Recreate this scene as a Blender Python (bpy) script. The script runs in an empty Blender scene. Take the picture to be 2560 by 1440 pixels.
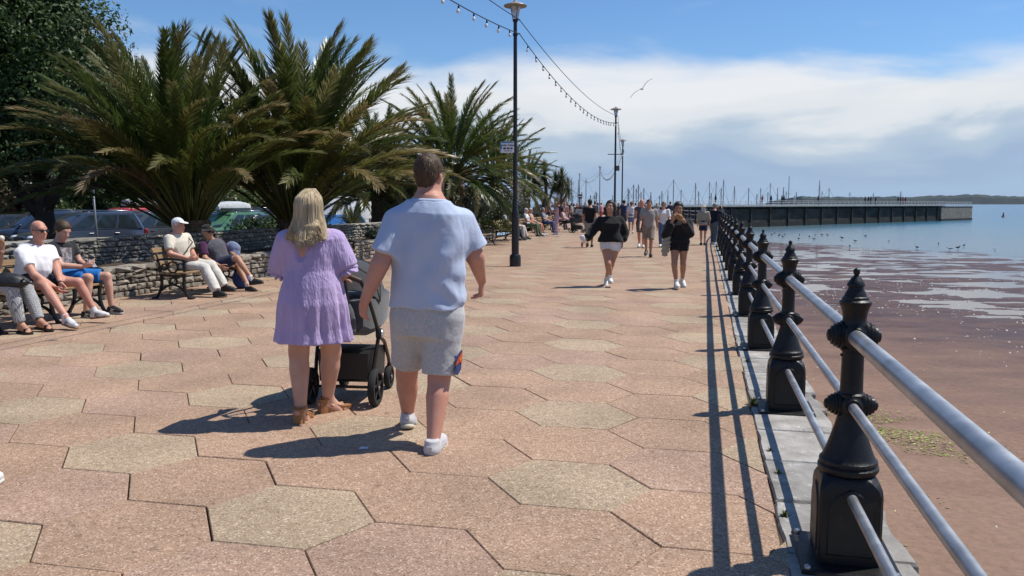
import bpy, math, random
import numpy as np
from mathutils import Vector, Matrix
R = math.radians
PI = math.pi
scene = bpy.context.scene
C = scene.collection

# ------------------------------------------------------------------ camera
CAM_F, CAM_P, CAM_H = 2050.0, 0.1023, 1.55
cam_data = bpy.data.cameras.new('camera')
cam_data.sensor_width = 36.0
cam_data.lens = 36.0 * CAM_F / 2560.0
cam_data.clip_start = 0.05
cam_data.clip_end = 60000
cam = bpy.data.objects.new('camera', cam_data)
C.objects.link(cam)
cam.location = (0, 0, CAM_H)
cam.rotation_euler = (PI / 2 - CAM_P, 0, 0)
scene.camera = cam

# ------------------------------------------------------------------ sun and sky
SUN_EL, SUN_DIR = 59.0, (0.965, 0.26)          # direction on the ground towards the sun
sun_data = bpy.data.lights.new('sun', 'SUN')
sun_data.energy = 5.0
sun_data.angle = R(0.53)
sun_data.color = (1.0, 0.95, 0.87)
sun = bpy.data.objects.new('sun', sun_data)
C.objects.link(sun)
sv = Vector((SUN_DIR[0] * math.cos(R(SUN_EL)), SUN_DIR[1] * math.cos(R(SUN_EL)), math.sin(R(SUN_EL))))
sun.rotation_euler = sv.to_track_quat('Z', 'Y').to_euler()
sun.location = sv * 50

world = bpy.data.worlds.new('World')
scene.world = world
world.use_nodes = True
nt = world.node_tree
nt.nodes.clear()
def wn(t, **kw):
    n = nt.nodes.new(t)
    for k, v in kw.items():
        setattr(n, k, v)
    return n
def wmath(op, a, b=None, clamp=False):
    n = wn('ShaderNodeMath', operation=op, use_clamp=clamp)
    for i, v in enumerate((a, b)):
        if v is None: continue
        if isinstance(v, (int, float)): n.inputs[i].default_value = v
        else: nt.links.new(v, n.inputs[i])
    return n.outputs[0]
sky = wn('ShaderNodeTexSky', sky_type='NISHITA')
sky.sun_disc = False
sky.sun_elevation = R(SUN_EL)
sky.sun_rotation = math.atan2(SUN_DIR[0], SUN_DIR[1])
sky.air_density = 1.0; sky.dust_density = 0.15; sky.ozone_density = 3.0
tc = wn('ShaderNodeTexCoord')
sep = wn('ShaderNodeSeparateXYZ'); nt.links.new(tc.outputs['Generated'], sep.inputs[0])
zz = sep.outputs[2]
# clouds: soft banks low over the sea, wispy edges, all the way round
mp = wn('ShaderNodeMapping'); mp.inputs['Scale'].default_value = (1.0, 1.0, 4.2)
mp.inputs['Location'].default_value = (0.35, 0.0, 0.0)
nt.links.new(tc.outputs['Generated'], mp.inputs['Vector'])
n1 = wn('ShaderNodeTexNoise'); n1.inputs['Scale'].default_value = 3.3; n1.inputs['Detail'].default_value = 7; n1.inputs['Roughness'].default_value = 0.56
n1.inputs['Distortion'].default_value = 0.5
nt.links.new(mp.outputs[0], n1.inputs['Vector'])
n2 = wn('ShaderNodeTexNoise'); n2.inputs['Scale'].default_value = 7.0; n2.inputs['Detail'].default_value = 5; n2.inputs['Roughness'].default_value = 0.55
nt.links.new(mp.outputs[0], n2.inputs['Vector'])
def ramp(sock, pts, interp='EASE'):
    r = wn('ShaderNodeValToRGB'); r.color_ramp.interpolation = interp
    els = r.color_ramp.elements
    while len(els) < len(pts): els.new(0.5)
    for e, (p, c) in zip(els, pts):
        e.position = p; e.color = (c, c, c, 1) if isinstance(c, (int, float)) else c
    nt.links.new(sock, r.inputs[0])
    return r.outputs[0]
# height profile of the bank: thick 1 to 8 degrees above the horizon, thinning upwards
prof = ramp(zz, [(0.0, 0.97), (0.09, 0.98), (0.120, 0.88), (0.148, 0.52), (0.178, 0.22), (0.22, 0.06), (0.5, 0.0), (1.0, 0.0)])
dens = wmath('ADD', wmath('ADD', prof, wmath('MULTIPLY', wmath('SUBTRACT', n1.outputs[0], 0.5), 1.35)), wmath('MULTIPLY', wmath('SUBTRACT', n2.outputs[0], 0.5), 0.45))
mask = ramp(dens, [(0.12, 0.0), (0.82, 0.96)])
# cloud brightness: white tops over blue-grey, shaded undersides
zc = wmath('ADD', wmath('ADD', zz, wmath('MULTIPLY', wmath('SUBTRACT', n1.outputs[0], 0.5), 0.13)), wmath('MULTIPLY', wmath('SUBTRACT', n2.outputs[0], 0.5), 0.07))
ccol = ramp(zc, [(0.0, (4.7, 6.5, 9.0, 1)), (0.040, (4.5, 6.0, 8.4, 1)), (0.070, (5.8, 7.2, 8.9, 1)), (0.105, (9.9, 10.3, 10.7, 1)), (0.14, (10.9, 11.1, 11.4, 1)), (1.0, (10.9, 11.1, 11.4, 1))])
mix = wn('ShaderNodeMix', data_type='RGBA')
tint = wn('ShaderNodeMix', data_type='RGBA', blend_type='MULTIPLY')
tint.inputs[0].default_value = 1.0
nt.links.new(sky.outputs[0], tint.inputs[6]); tint.inputs[7].default_value = (1.03, 1.33, 1.63, 1)
nt.links.new(mask, mix.inputs[0]); nt.links.new(tint.outputs[2], mix.inputs[6]); nt.links.new(ccol, mix.inputs[7])
bg = wn('ShaderNodeBackground'); bg.inputs['Strength'].default_value = 0.074
nt.links.new(mix.outputs[2], bg.inputs['Color'])
wo = wn('ShaderNodeOutputWorld'); nt.links.new(bg.outputs[0], wo.inputs['Surface'])

scene.view_settings.view_transform = 'Standard'
scene.view_settings.look = 'None'
scene.view_settings.exposure = 0.08
scene.view_settings.gamma = 1.0
scene.view_settings.use_curve_mapping = False
scene.cycles.max_bounces = 6
scene.cycles.transparent_max_bounces = 8
scene.cycles.caustics_reflective = False
scene.cycles.caustics_refractive = False
scene.cycles.sample_clamp_indirect = 4.0
scene.cycles.use_denoising = True
# ------------------------------------------------------------------ helpers
rng = random.Random(7)
def cray(px, py):
    a = (px - 1280) / CAM_F; b = (720 - py) / CAM_F
    return np.array([a, math.cos(CAM_P) + b * math.sin(CAM_P), -math.sin(CAM_P) + b * math.cos(CAM_P)])
def G(px, py, z=0.0):
    """where the photograph's pixel meets the level z"""
    d = cray(px, py); t = (z - CAM_H) / d[2]
    return np.array([d[0] * t, d[1] * t, z])
def W(px, py, y):
    """the pixel's point at distance y"""
    d = cray(px, py); t = y / d[1]
    return np.array([d[0] * t, y, CAM_H + d[2] * t])

MATS = {}
def M(name, col=(0.5, 0.5, 0.5), rough=0.6, metal=0.0, var=0.12, scale=6.0, bump=0.0, bscale=40.0, spec=0.5, detail=4.0,
      col2=None, rand=0.0, stretch=(1, 1, 1), mid=0.5, sharp=0.0, coat=0.0, trans=0.0, ior=1.45, bdist=0.01, rvar=0.0, sheen=0.0, emit=None):
    if name in MATS: return MATS[name]
    m = bpy.data.materials.new(name); m.use_nodes = True
    nt = m.node_tree; b = nt.nodes['Principled BSDF']
    b.inputs['Roughness'].default_value = rough
    b.inputs['Metallic'].default_value = metal
    b.inputs['Specular IOR Level'].default_value = spec
    b.inputs['IOR'].default_value = ior
    b.inputs['Coat Weight'].default_value = coat
    b.inputs['Coat Roughness'].default_value = 0.08
    b.inputs['Transmission Weight'].default_value = trans
    if sheen: b.inputs['Sheen Weight'].default_value = sheen
    if emit:
        b.inputs['Emission Color'].default_value = (*emit[:3], 1); b.inputs['Emission Strength'].default_value = emit[3]
    c1 = (*col, 1)
    if col2 is None:
        col2 = tuple(max(0, c * (1 - var * 2)) for c in col)
    tcn = nt.nodes.new('ShaderNodeTexCoord')
    mpn = nt.nodes.new('ShaderNodeMapping'); mpn.inputs['Scale'].default_value = stretch
    nt.links.new(tcn.outputs['Object'], mpn.inputs['Vector'])
    nz = nt.nodes.new('ShaderNodeTexNoise'); nz.inputs['Scale'].default_value = scale; nz.inputs['Detail'].default_value = detail
    nt.links.new(mpn.outputs[0], nz.inputs['Vector'])
    rp = nt.nodes.new('ShaderNodeValToRGB')
    w = 0.22 * (1 - sharp) + 0.015
    rp.color_ramp.elements[0].position = max(0, mid - w); rp.color_ramp.elements[1].position = min(1, mid + w)
    rp.color_ramp.elements[0].color = (*col2, 1); rp.color_ramp.elements[1].color = c1
    nt.links.new(nz.outputs[0], rp.inputs[0])
    out = rp.outputs[0]
    if rand:
        oi = nt.nodes.new('ShaderNodeObjectInfo')
        hs = nt.nodes.new('ShaderNodeHueSaturation')
        ma = nt.nodes.new('ShaderNodeMapRange'); ma.inputs['To Min'].default_value = 1 - rand; ma.inputs['To Max'].default_value = 1 + rand
        nt.links.new(oi.outputs['Random'], ma.inputs['Value']); nt.links.new(ma.outputs[0], hs.inputs['Value'])
        nt.links.new(out, hs.inputs['Color']); out = hs.outputs[0]
    nt.links.new(out, b.inputs['Base Color'])
    if rvar:
        mr = nt.nodes.new('ShaderNodeMapRange'); mr.inputs['To Min'].default_value = rough - rvar; mr.inputs['To Max'].default_value = rough + rvar
        nt.links.new(nz.outputs[0], mr.inputs['Value']); nt.links.new(mr.outputs[0], b.inputs['Roughness'])
    if bump:
        bz = nt.nodes.new('ShaderNodeTexNoise'); bz.inputs['Scale'].default_value = bscale; bz.inputs['Detail'].default_value = 3
        nt.links.new(mpn.outputs[0], bz.inputs['Vector'])
        bn = nt.nodes.new('ShaderNodeBump'); bn.inputs['Strength'].default_value = bump; bn.inputs['Distance'].default_value = bdist
        nt.links.new(bz.outputs[0], bn.inputs['Height']); nt.links.new(bn.outputs[0], b.inputs['Normal'])
    MATS[name] = m
    return m

def tag(o, label=None, cat=None, group=None, kind=None):
    if label: o['label'] = label
    if cat: o['category'] = cat
    if group: o['group'] = group
    if kind: o['kind'] = kind
    return o
def empty(name, loc=(0, 0, 0), label=None, cat=None, group=None, rotz=0.0):
    o = bpy.data.objects.new(name, None); C.objects.link(o)
    o.location = loc; o.rotation_euler = (0, 0, rotz); o.empty_display_size = 0.2
    return tag(o, label, cat, group)
def link(name, me, parent=None, local=False, mat=None):
    o = bpy.data.objects.new(name, me); C.objects.link(o)
    if parent is not None:
        o.parent = parent
        if not local:                       # the mesh is in world coordinates: undo the parents' offsets
            p, off = parent, Vector((0, 0, 0))
            while p is not None:
                off += Vector(p.location); p = p.parent
            o.location = -off
    return o
def mesh(name, v, f, mats, smooth=False, mi=None):
    me = bpy.data.meshes.new(name)
    v = np.asarray(v, dtype=np.float32).reshape(-1, 3)
    if isinstance(f, np.ndarray):
        k = f.shape[1]; nf = len(f)
        me.vertices.add(len(v)); me.vertices.foreach_set('co', v.ravel())
        me.loops.add(nf * k); me.loops.foreach_set('vertex_index', f.astype(np.int32).ravel())
        me.polygons.add(nf); me.polygons.foreach_set('loop_start', np.arange(0, nf * k, k, dtype=np.int32))
        me.update(calc_edges=True)
    else:
        me.from_pydata(v.tolist(), [], f)
    if not isinstance(mats, (list, tuple)): mats = [mats]
    for m in mats: me.materials.append(m)
    if mi is not None: me.polygons.foreach_set('material_index', np.asarray(mi, dtype=np.int32))
    if smooth: me.polygons.foreach_set('use_smooth', [True] * len(me.polygons))
    me.validate()
    return me

class MB:
    """collects shapes for one mesh"""
    def __init__(s): s.v = []; s.f = []; s.m = []; s.cur = 0
    def add(s, v, f):
        n = len(s.v); s.v.extend([tuple(map(float, p)) for p in v])
        for q in f: s.f.append([n + i for i in q]); s.m.append(s.cur)
    def box(s, c, d, rot=None, bevel=0.0):
        x, y, z = d[0] / 2, d[1] / 2, d[2] / 2
        if bevel:
            b = min(bevel, x * .9, y * .9, z * .9); P = []
            for sz in (-1, 1):
                for (X, Y, Z) in ((x - b, y - b, z), (x, y, z - b)):
                    pass
            # rings from bottom to top: inset cap, full, full, inset cap
            rings = [(x - b, y - b, -z), (x, y, -z + b), (x, y, z - b), (x - b, y - b, z)]
            for X, Y, Z in rings:
                c8 = b if X == x else 0.0
                c8 = b * 0.7
                P += [(-X + c8, -Y, Z), (X - c8, -Y, Z), (X, -Y + c8, Z), (X, Y - c8, Z), (X - c8, Y, Z), (-X + c8, Y, Z), (-X, Y - c8, Z), (-X, -Y + c8, Z)]
            F = [list(range(7, -1, -1)), list(range(24, 32))]
            for r in range(3):
                for i in range(8): F.append([r * 8 + i, r * 8 + (i + 1) % 8, r * 8 + 8 + (i + 1) % 8, r * 8 + 8 + i])
        else:
            P = [(sx * x, sy * y, sz * z) for sz in (-1, 1) for sy in (-1, 1) for sx in (-1, 1)]
            F = [[0, 2, 3, 1], [4, 5, 7, 6], [0, 1, 5, 4], [2, 6, 7, 3], [0, 4, 6, 2], [1, 3, 7, 5]]
        if rot is not None:
            rm = rot if isinstance(rot, Matrix) else Matrix.Rotation(rot, 3, 'Z')
            P = [rm @ Vector(p) for p in P]
        s.add([(p[0] + c[0], p[1] + c[1], p[2] + c[2]) for p in P], F); return s
    def lathe(s, prof, c=(0, 0, 0), n=16, axis=None, cap=True):
        """prof: (radius, height) from bottom to top"""
        q = Vector(axis).to_track_quat('Z', 'Y').to_matrix() if axis is not None else Matrix.Identity(3)
        P = []
        for r, z in prof:
            for i in range(n):
                a = 2 * PI * i / n; w = q @ Vector((r * math.cos(a), r * math.sin(a), z))
                P.append((w[0] + c[0], w[1] + c[1], w[2] + c[2]))
        F = []
        for k in range(len(prof) - 1):
            for i in range(n):
                j = (i + 1) % n; F.append([k * n + i, k * n + j, k * n + n + j, k * n + n + i])
        if cap:
            F.append(list(range(n - 1, -1, -1))); F.append([(len(prof) - 1) * n + i for i in range(n)])
        s.add(P, F); return s
    def tube(s, pts, r, n=8, cap=True, flat=None, closed=False):
        """pts polyline; r radius or list; flat=(w,h,updir) for a bar of rectangular section"""
        pts = [Vector(p) for p in pts]; m = len(pts)
        rr = r if isinstance(r, (list, tuple, np.ndarray)) else [r] * m
        P = []; prev = None
        for i, p in enumerate(pts):
            if closed: t = pts[(i + 1) % m] - pts[(i - 1) % m]
            else: t = pts[min(i + 1, m - 1)] - pts[max(i - 1, 0)]
            if t.length < 1e-9: t = Vector((0, 0, 1))
            t.normalize()
            if flat: u = Vector(flat[2])
            elif prev is not None: u = prev
            else: u = Vector((0, 0, 1)) if abs(t.z) < 0.9 else Vector((1, 0, 0))
            u = (u - t * u.dot(t)).normalized() if (u - t * u.dot(t)).length > 1e-6 else t.orthogonal().normalized()
            prev = u; w = t.cross(u)
            if flat:
                a, b = flat[0] / 2, flat[1] / 2
                for (x, y) in ((-a, -b), (a, -b), (a, b), (-a, b)): P.append(p + u * x + w * y)
            else:
                for k in range(n):
                    an = 2 * PI * k / n; P.append(p + (u * math.cos(an) + w * math.sin(an)) * rr[i])
        nn = 4 if flat else n
        F = []
        for i in range(m if closed else m - 1):
            for k in range(nn):
                l = (k + 1) % nn; i2 = (i + 1) % m
                F.append([i * nn + k, i * nn + l, i2 * nn + l, i2 * nn + k])
        if cap and not closed:
            F.append(list(range(nn - 1, -1, -1))); F.append([(m - 1) * nn + k for k in range(nn)])
        s.add(P, F); return s
    def loft(s, rings, cap=True, closed=True):
        n = len(rings[0]); P = [p for r in rings for p in r]; F = []
        for k in range(len(rings) - 1):
            for i in range(n if closed else n - 1):
                j = (i + 1) % n; F.append([k * n + i, k * n + j, k * n + n + j, k * n + n + i])
        if cap: F.append(list(range(n - 1, -1, -1))); F.append([(len(rings) - 1) * n + i for i in range(n)])
        s.add(P, F); return s
    def ball(s, c, r, n=12, m=8, rot=None):
        if not isinstance(r, (list, tuple)): r = (r, r, r)
        P = []; F = []
        for k in range(1, m):
            th = PI * k / m
            for i in range(n):
                a = 2 * PI * i / n; P.append((r[0] * math.sin(th) * math.cos(a), r[1] * math.sin(th) * math.sin(a), -r[2] * math.cos(th)))
        P += [(0, 0, -r[2]), (0, 0, r[2])]; b, t = len(P) - 2, len(P) - 1
        for k in range(m - 2):
            for i in range(n):
                j = (i + 1) % n; F.append([k * n + i, k * n + j, k * n + n + j, k * n + n + i])
        for i in range(n):
            j = (i + 1) % n; F.append([b, j, i]); F.append([t, (m - 2) * n + i, (m - 2) * n + j])
        if rot is not None: P = [rot @ Vector(p) for p in P]
        s.add([(p[0] + c[0], p[1] + c[1], p[2] + c[2]) for p in P], F); return s
    def quad(s, a, b, c, d): s.add([a, b, c, d], [[0, 1, 2, 3]]); return s
    def xf(s, mat):
        s.v = [tuple(mat @ Vector(p)) for p in s.v]; return s
    def me(s, name, mats, smooth=False):
        return mesh(name, s.v, s.f, mats, smooth, s.m if isinstance(mats, (list, tuple)) and len(mats) > 1 else None)
    def build(s, name, mats, parent=None, local=False, smooth=False, auto=None):
        me = s.me(name, mats, smooth)
        if auto:
            me.polygons.foreach_set('use_smooth', [True] * len(me.polygons))
            me.set_sharp_from_angle(angle=R(auto))
        return link(name, me, parent, local)
def copy_tree(o, parent=None):
    c = o.copy(); C.objects.link(c)
    if parent is not None: c.parent = parent
    for ch in list(o.children): copy_tree(ch, c)
    return c
def clip_poly(poly, nx, ny, d):
    """keep the side nx*x + ny*y <= d"""
    out = []
    for i in range(len(poly)):
        a, b = poly[i], poly[(i + 1) % len(poly)]
        da, db = nx * a[0] + ny * a[1] - d, nx * b[0] + ny * b[1] - d
        if da <= 0: out.append(a)
        if (da < 0 < db) or (db < 0 < da):
            t = da / (da - db); out.append((a[0] + t * (b[0] - a[0]), a[1] + t * (b[1] - a[1])))
    return out
def vnoise(p, seed=0):
    """value noise of an (n,k) array"""
    p = np.asarray(p, dtype=np.float64); k = p.shape[1]
    i = np.floor(p).astype(np.int64); f = p - i; f = f * f * (3 - 2 * f); out = np.zeros(len(p))
    pr = (374761393, 668265263, 2147483647)
    for c in range(1 << k):
        w = np.ones(len(p)); h = np.full(len(p), seed * 1013904223 + 12345, dtype=np.int64)
        for a in range(k):
            bit = (c >> a) & 1
            w = w * (f[:, a] if bit else 1 - f[:, a]); h = h + (i[:, a] + bit) * pr[a]
        h = (h ^ (h >> 13)) * 1274126177; h = h & 0x7fffffff; h = (h ^ (h >> 16)) * 73244475 & 0x7fffffff
        out += w * ((h & 0xffff) / 65535.0)
    return out
def fbm(p, seed=0, o=4):
    p = np.asarray(p, dtype=np.float64); t = 0; a = 0.5
    for j in range(o): t = t + a * vnoise(p * 2 ** j, seed + j); a *= 0.5
    return t

# ------------------------------------------------------------------ shared lines of the place
FENCE = [(0.25, -1.72), (0.855, 0.86), (1.46, 3.47), (2.07, 6.10), (2.68, 8.74), (3.30, 11.37), (3.92, 14.00), (4.53, 16.63), (5.15, 19.26), (5.77, 21.90), (6.38, 24.53), (6.98, 27.16),
         (7.60, 29.80), (8.22, 32.42), (8.88, 35.02), (9.58, 37.60), (10.30, 40.2), (11.0, 42.8), (11.66, 45.4), (12.25, 48.0), (12.75, 50.6), (13.2, 53.2), (13.55, 55.9), (13.85, 58.5), (14.1, 61.2), (14.3, 63.9), (14.4, 66.6), (14.45, 69.3)]
FAR_EDGE = [(14.3, 76), (14.0, 84), (13.5, 93), (13.3, 105), (13.2, 117)]
def off_line(pts, d):
    out = []
    for i, p in enumerate(pts):
        a = pts[max(i - 1, 0)]; b = pts[min(i + 1, len(pts) - 1)]
        t = Vector((b[0] - a[0], b[1] - a[1])).normalized(); out.append((p[0] + t.y * d, p[1] - t.x * d))
    return out
def interp_x(line, y):
    ys = [p[1] for p in line]; xs = [p[0] for p in line]
    return float(np.interp(y, ys, xs))
WALL_FRONT = [(-9.2, 1.5), (-8.0, 7.0), (-7.05, 11.3), (-6.55, 13.48), (-5.2, 17.83), (-4.6, 21.0), (-3.9, 24.0), (-2.9, 27.2), (-1.9, 31.0), (-0.8, 36.0), (0.2, 42.0), (1.6, 50.0), (2.2, 60.0), (2.6, 80), (2.4, 117)]
# ------------------------------------------------------------------ paving
def paver_mat(name, c1, c2, c3):
    if name in MATS: return MATS[name]
    m = bpy.data.materials.new(name); m.use_nodes = True; nt = m.node_tree; b = nt.nodes['Principled BSDF']
    N = nt.nodes.new; L = nt.links.new
    tcn = N('ShaderNodeTexCoord'); geo = N('ShaderNodeNewGeometry')
    P = geo.outputs['Position']
    vo = N('ShaderNodeTexVoronoi'); vo.inputs['Scale'].default_value = 122; vo.inputs['Randomness'].default_value = 1.0; L(P, vo.inputs['Vector'])
    sp = N('ShaderNodeSeparateColor'); L(vo.outputs['Color'], sp.inputs[0])
    rp = N('ShaderNodeValToRGB'); rp.color_ramp.interpolation = 'CONSTANT'
    els = rp.color_ramp.elements
    stops = [(0.0, c1), (0.34, c2), (0.62, c3), (0.82, tuple(x * .66 for x in c1)), (0.92, tuple(min(.8, x * 1.28 + .045) for x in c3))]
    while len(els) < len(stops): els.new(0.5)
    for e, (p, c) in zip(els, stops): e.position = p; e.color = (*c, 1)
    L(sp.outputs[0], rp.inputs[0])
    n1 = N('ShaderNodeTexNoise'); n1.inputs['Scale'].default_value = 1.3; n1.inputs['Detail'].default_value = 6; L(P, n1.inputs['Vector'])
    mr = N('ShaderNodeMapRange'); mr.inputs['From Min'].default_value = .25; mr.inputs['From Max'].default_value = .75; mr.inputs['To Min'].default_value = .72; mr.inputs['To Max'].default_value = 1.08; L(n1.outputs[0], mr.inputs['Value'])
    oi = N('ShaderNodeObjectInfo'); m2 = N('ShaderNodeMapRange'); m2.inputs['To Min'].default_value = .95; m2.inputs['To Max'].default_value = 1.06; L(oi.outputs['Random'], m2.inputs['Value'])
    mu = N('ShaderNodeMath'); mu.operation = 'MULTIPLY'; L(mr.outputs[0], mu.inputs[0]); L(m2.outputs[0], mu.inputs[1])
    n3 = N('ShaderNodeTexNoise'); n3.inputs['Scale'].default_value = 22; n3.inputs['Detail'].default_value = 5; L(P, n3.inputs['Vector'])
    m3 = N('ShaderNodeMapRange'); m3.inputs['From Min'].default_value = .3; m3.inputs['From Max'].default_value = .7; m3.inputs['To Min'].default_value = .84; m3.inputs['To Max'].default_value = 1.1; L(n3.outputs[0], m3.inputs['Value'])
    mu2 = N('ShaderNodeMath'); mu2.operation = 'MULTIPLY'; L(mu.outputs[0], mu2.inputs[0]); L(m3.outputs[0], mu2.inputs[1])
    # small dark spots (old chewing gum, oil)
    v2 = N('ShaderNodeTexVoronoi'); v2.inputs['Scale'].default_value = 2.1; L(P, v2.inputs['Vector'])
    m4 = N('ShaderNodeMapRange'); m4.inputs['From Min'].default_value = .035; m4.inputs['From Max'].default_value = .06; m4.inputs['To Min'].default_value = .72; m4.inputs['To Max'].default_value = 1; L(v2.outputs['Distance'], m4.inputs['Value'])
    mu3 = N('ShaderNodeMath'); mu3.operation = 'MULTIPLY'; L(mu2.outputs[0], mu3.inputs[0]); L(m4.outputs[0], mu3.inputs[1])
    mx = N('ShaderNodeMix'); mx.data_type = 'RGBA'; mx.blend_type = 'MULTIPLY'; mx.inputs[0].default_value = 1; L(rp.outputs[0], mx.inputs[6]); L(mu3.outputs[0], mx.inputs[7])
    L(mx.outputs[2], b.inputs['Base Color'])
    b.inputs['Roughness'].default_value = .82; b.inputs['Specular IOR Level'].default_value = .25
    bn = N('ShaderNodeBump'); bn.inputs['Strength'].default_value = .45; bn.inputs['Distance'].default_value = .004; L(vo.outputs['Distance'], bn.inputs['Height']); L(bn.outputs[0], b.inputs['Normal'])
    MATS[name] = m; return m
m_pink = paver_mat('pink aggregate', (.36, .230, .150), (.405, .264, .180), (.425, .300, .210))
m_pink2 = paver_mat('rose aggregate', (.36, .230, .162), (.40, .262, .190), (.425, .302, .220))
m_buff = paver_mat('buff aggregate', (.372, .268, .175), (.415, .312, .208), (.44, .348, .245))
m_joint = M('joint dirt', (.085, .062, .045), .95, var=.25, scale=3, bump=.3)
m_far = M('far paving', (.37, .24, .168), .85, var=.10, scale=.7, detail=6)

fence_in = off_line(FENCE, -0.235)
fence_in2 = fence_in + [(p[0] - .2, p[1]) for p in FAR_EDGE]
def promenade_sheet():
    ys = list(np.arange(-2.0, 118, 1.0)); v = []; f = []
    for y in ys: v += [(interp_x(WALL_FRONT, y) - .2, y, -.022), (interp_x(fence_in2, y) + .12, y, -.022)]
    for i in range(len(ys) - 1): f.append([2 * i, 2 * i + 1, 2 * i + 3, 2 * i + 2])
    n = len(v)
    return mesh('promenade', v, f, [m_joint])
promenade = tag(link('promenade', promenade_sheet()), kind='structure')

O = np.array([-1.12107802, 3.98131883]); EX = np.array([0.45026045, -0.09872849]); EY = np.array([0.04579686, 0.43621369])
S3 = math.sqrt(3)
hexes = []
for i in range(-40, 70):
    for j in range(-40, 90):
        c = i * np.array([1.5, S3 / 2]) + j * np.array([0, S3])
        w = O + c[0] * EX + c[1] * EY
        if not (1.6 < w[1] < 66): continue
        if not (interp_x(WALL_FRONT, w[1]) - .5 < w[0] < interp_x(fence_in2, w[1]) + .5): continue
        poly = []
        for k in range(6):
            a = R(60 * k); q = c + np.array([math.cos(a), math.sin(a)]); q = O + q[0] * EX + q[1] * EY; poly.append((q[0], q[1]))
        hexes.append((w, poly, (i % 2 == 0 and j % 2 == 0)))
def in_frame(w):
    if w[1] < 2.5: return 0
    px = 1280 + w[0] / w[1] * CAM_F
    return -250 < px < 2700
hexes.sort(key=lambda h: (0 if in_frame(h[0]) else 1, h[0][1]))
prng = random.Random(3)
def make_paver(w, poly, near):
    # joints: each side set back by its own small gap
    cx, cy = w
    P = poly
    for k in range(6):
        a, b = poly[k], poly[(k + 1) % 6]
        nx, ny = (b[1] - a[1]), -(b[0] - a[0]); l = math.hypot(nx, ny); nx /= l; ny /= l
        if nx * (a[0] - cx) + ny * (a[1] - cy) < 0: nx, ny = -nx, -ny
        g = prng.choice([.0012, .0016, .0022, .004, .0055]) if near else .003
        P = clip_poly(P, nx, ny, nx * a[0] + ny * a[1] - g)
        if len(P) < 3: return None
    # cut along the coping
    yy = cy
    for (a, b) in zip(fence_in2[:-1], fence_in2[1:]):
        if a[1] - 1.2 < yy < b[1] + 1.2:
            tx, ty = b[0] - a[0], b[1] - a[1]; l = math.hypot(tx, ty); nx, ny = ty / l, -tx / l
            jit = prng.uniform(-.012, .02) if near else 0
            P = clip_poly(P, nx, ny, nx * a[0] + ny * a[1] - .012 + jit)
            if len(P) < 3: return None
    ar = 0
    for i in range(len(P)):
        a, b = P[i], P[(i + 1) % len(P)]; ar += a[0] * b[1] - b[0] * a[1]
    if abs(ar) < .01: return None
    if ar < 0: P = P[::-1]
    n = len(P); mx = sum(p[0] for p in P) / n; my = sum(p[1] for p in P) / n
    dz = prng.uniform(-.0015, .0015); tx, ty = prng.uniform(-.004, .004), prng.uniform(-.004, .004)
    def z(p): return dz + tx * (p[0] - mx) + ty * (p[1] - my)
    V = []
    for s, zz in ((1, -.03), (1, -.005), (1 - .004 / .38, 0)):
        for p in P:
            q = (mx + (p[0] - mx) * s, my + (p[1] - my) * s); V.append((q[0], q[1], zz + z(q)))
    F = [[2 * n + i for i in range(n)]]
    for r in range(2):
        for i in range(n): F.append([r * n + i, r * n + (i + 1) % n, r * n + n + (i + 1) % n, r * n + n + i])
    return V, F
count = 0; rest = {0: MB(), 1: MB()}
for w, poly, buff in hexes:
    r = make_paver(w, poly, count < 300)
    if r is None: continue
    if count < 300:
        mat = m_buff if buff else (m_pink if prng.random() < .7 else m_pink2)
        link('paver', mesh('paver', r[0], r[1], mat), promenade); count += 1
    else:
        rest[1 if buff else 0].add(*r)
mbr = MB(); mbr.add(rest[0].v, rest[0].f); mbr.cur = 1; mbr.add(rest[1].v, rest[1].f)
tag(mbr.build('paving', [m_pink, m_buff], promenade), kind='stuff')
# beyond the last slab told apart: plain paving
v = []; f = []; ys = list(np.arange(63.5, 118, 2.0))
for y in ys: v += [(interp_x(WALL_FRONT, y) - .1, y, -.012), (interp_x(fence_in2, y) + .02, y, -.012)]
for i in range(len(ys) - 1): f.append([2 * i, 2 * i + 1, 2 * i + 3, 2 * i + 2])
link('far_paving', mesh('far_paving', v, f, m_far), promenade)

# ------------------------------------------------------------------ coping and sea wall
m_slate = M('grey slate', (.38, .362, .33), .72, var=.22, scale=4.5, bump=.9, bscale=11, rand=.2, detail=9, col2=(.17, .155, .135), bdist=.018)
def vein(m):
    nt = m.node_tree; b = nt.nodes['Principled BSDF']; src = b.inputs['Base Color'].links[0].from_socket
    geo = nt.nodes.new('ShaderNodeNewGeometry')
    wv = nt.nodes.new('ShaderNodeTexNoise'); wv.inputs['Scale'].default_value = 2.4; wv.inputs['Detail'].default_value = 4; wv.inputs['Distortion'].default_value = 1.6
    nt.links.new(geo.outputs['Position'], wv.inputs['Vector'])
    rp = nt.nodes.new('ShaderNodeValToRGB'); e = rp.color_ramp.elements
    e[0].position = .492; e[0].color = (0, 0, 0, 1); e[1].position = .5; e[1].color = (.5, .5, .5, 1); n = e.new(.508); n.color = (0, 0, 0, 1)
    nt.links.new(wv.outputs[0], rp.inputs[0])
    mx = nt.nodes.new('ShaderNodeMix'); mx.data_type = 'RGBA'; nt.links.new(rp.outputs[0], mx.inputs[0]); nt.links.new(src, mx.inputs[6]); mx.inputs[7].default_value = (.62, .61, .58, 1)
    nt.links.new(mx.outputs[2], b.inputs['Base Color'])
vein(m_slate)
m_wall_sea = M('sea wall stone', (.20, .17, .15), .85, var=.3, scale=2, bump=.6, bscale=9, stretch=(1, 1, 2))
sea_wall = None
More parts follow.
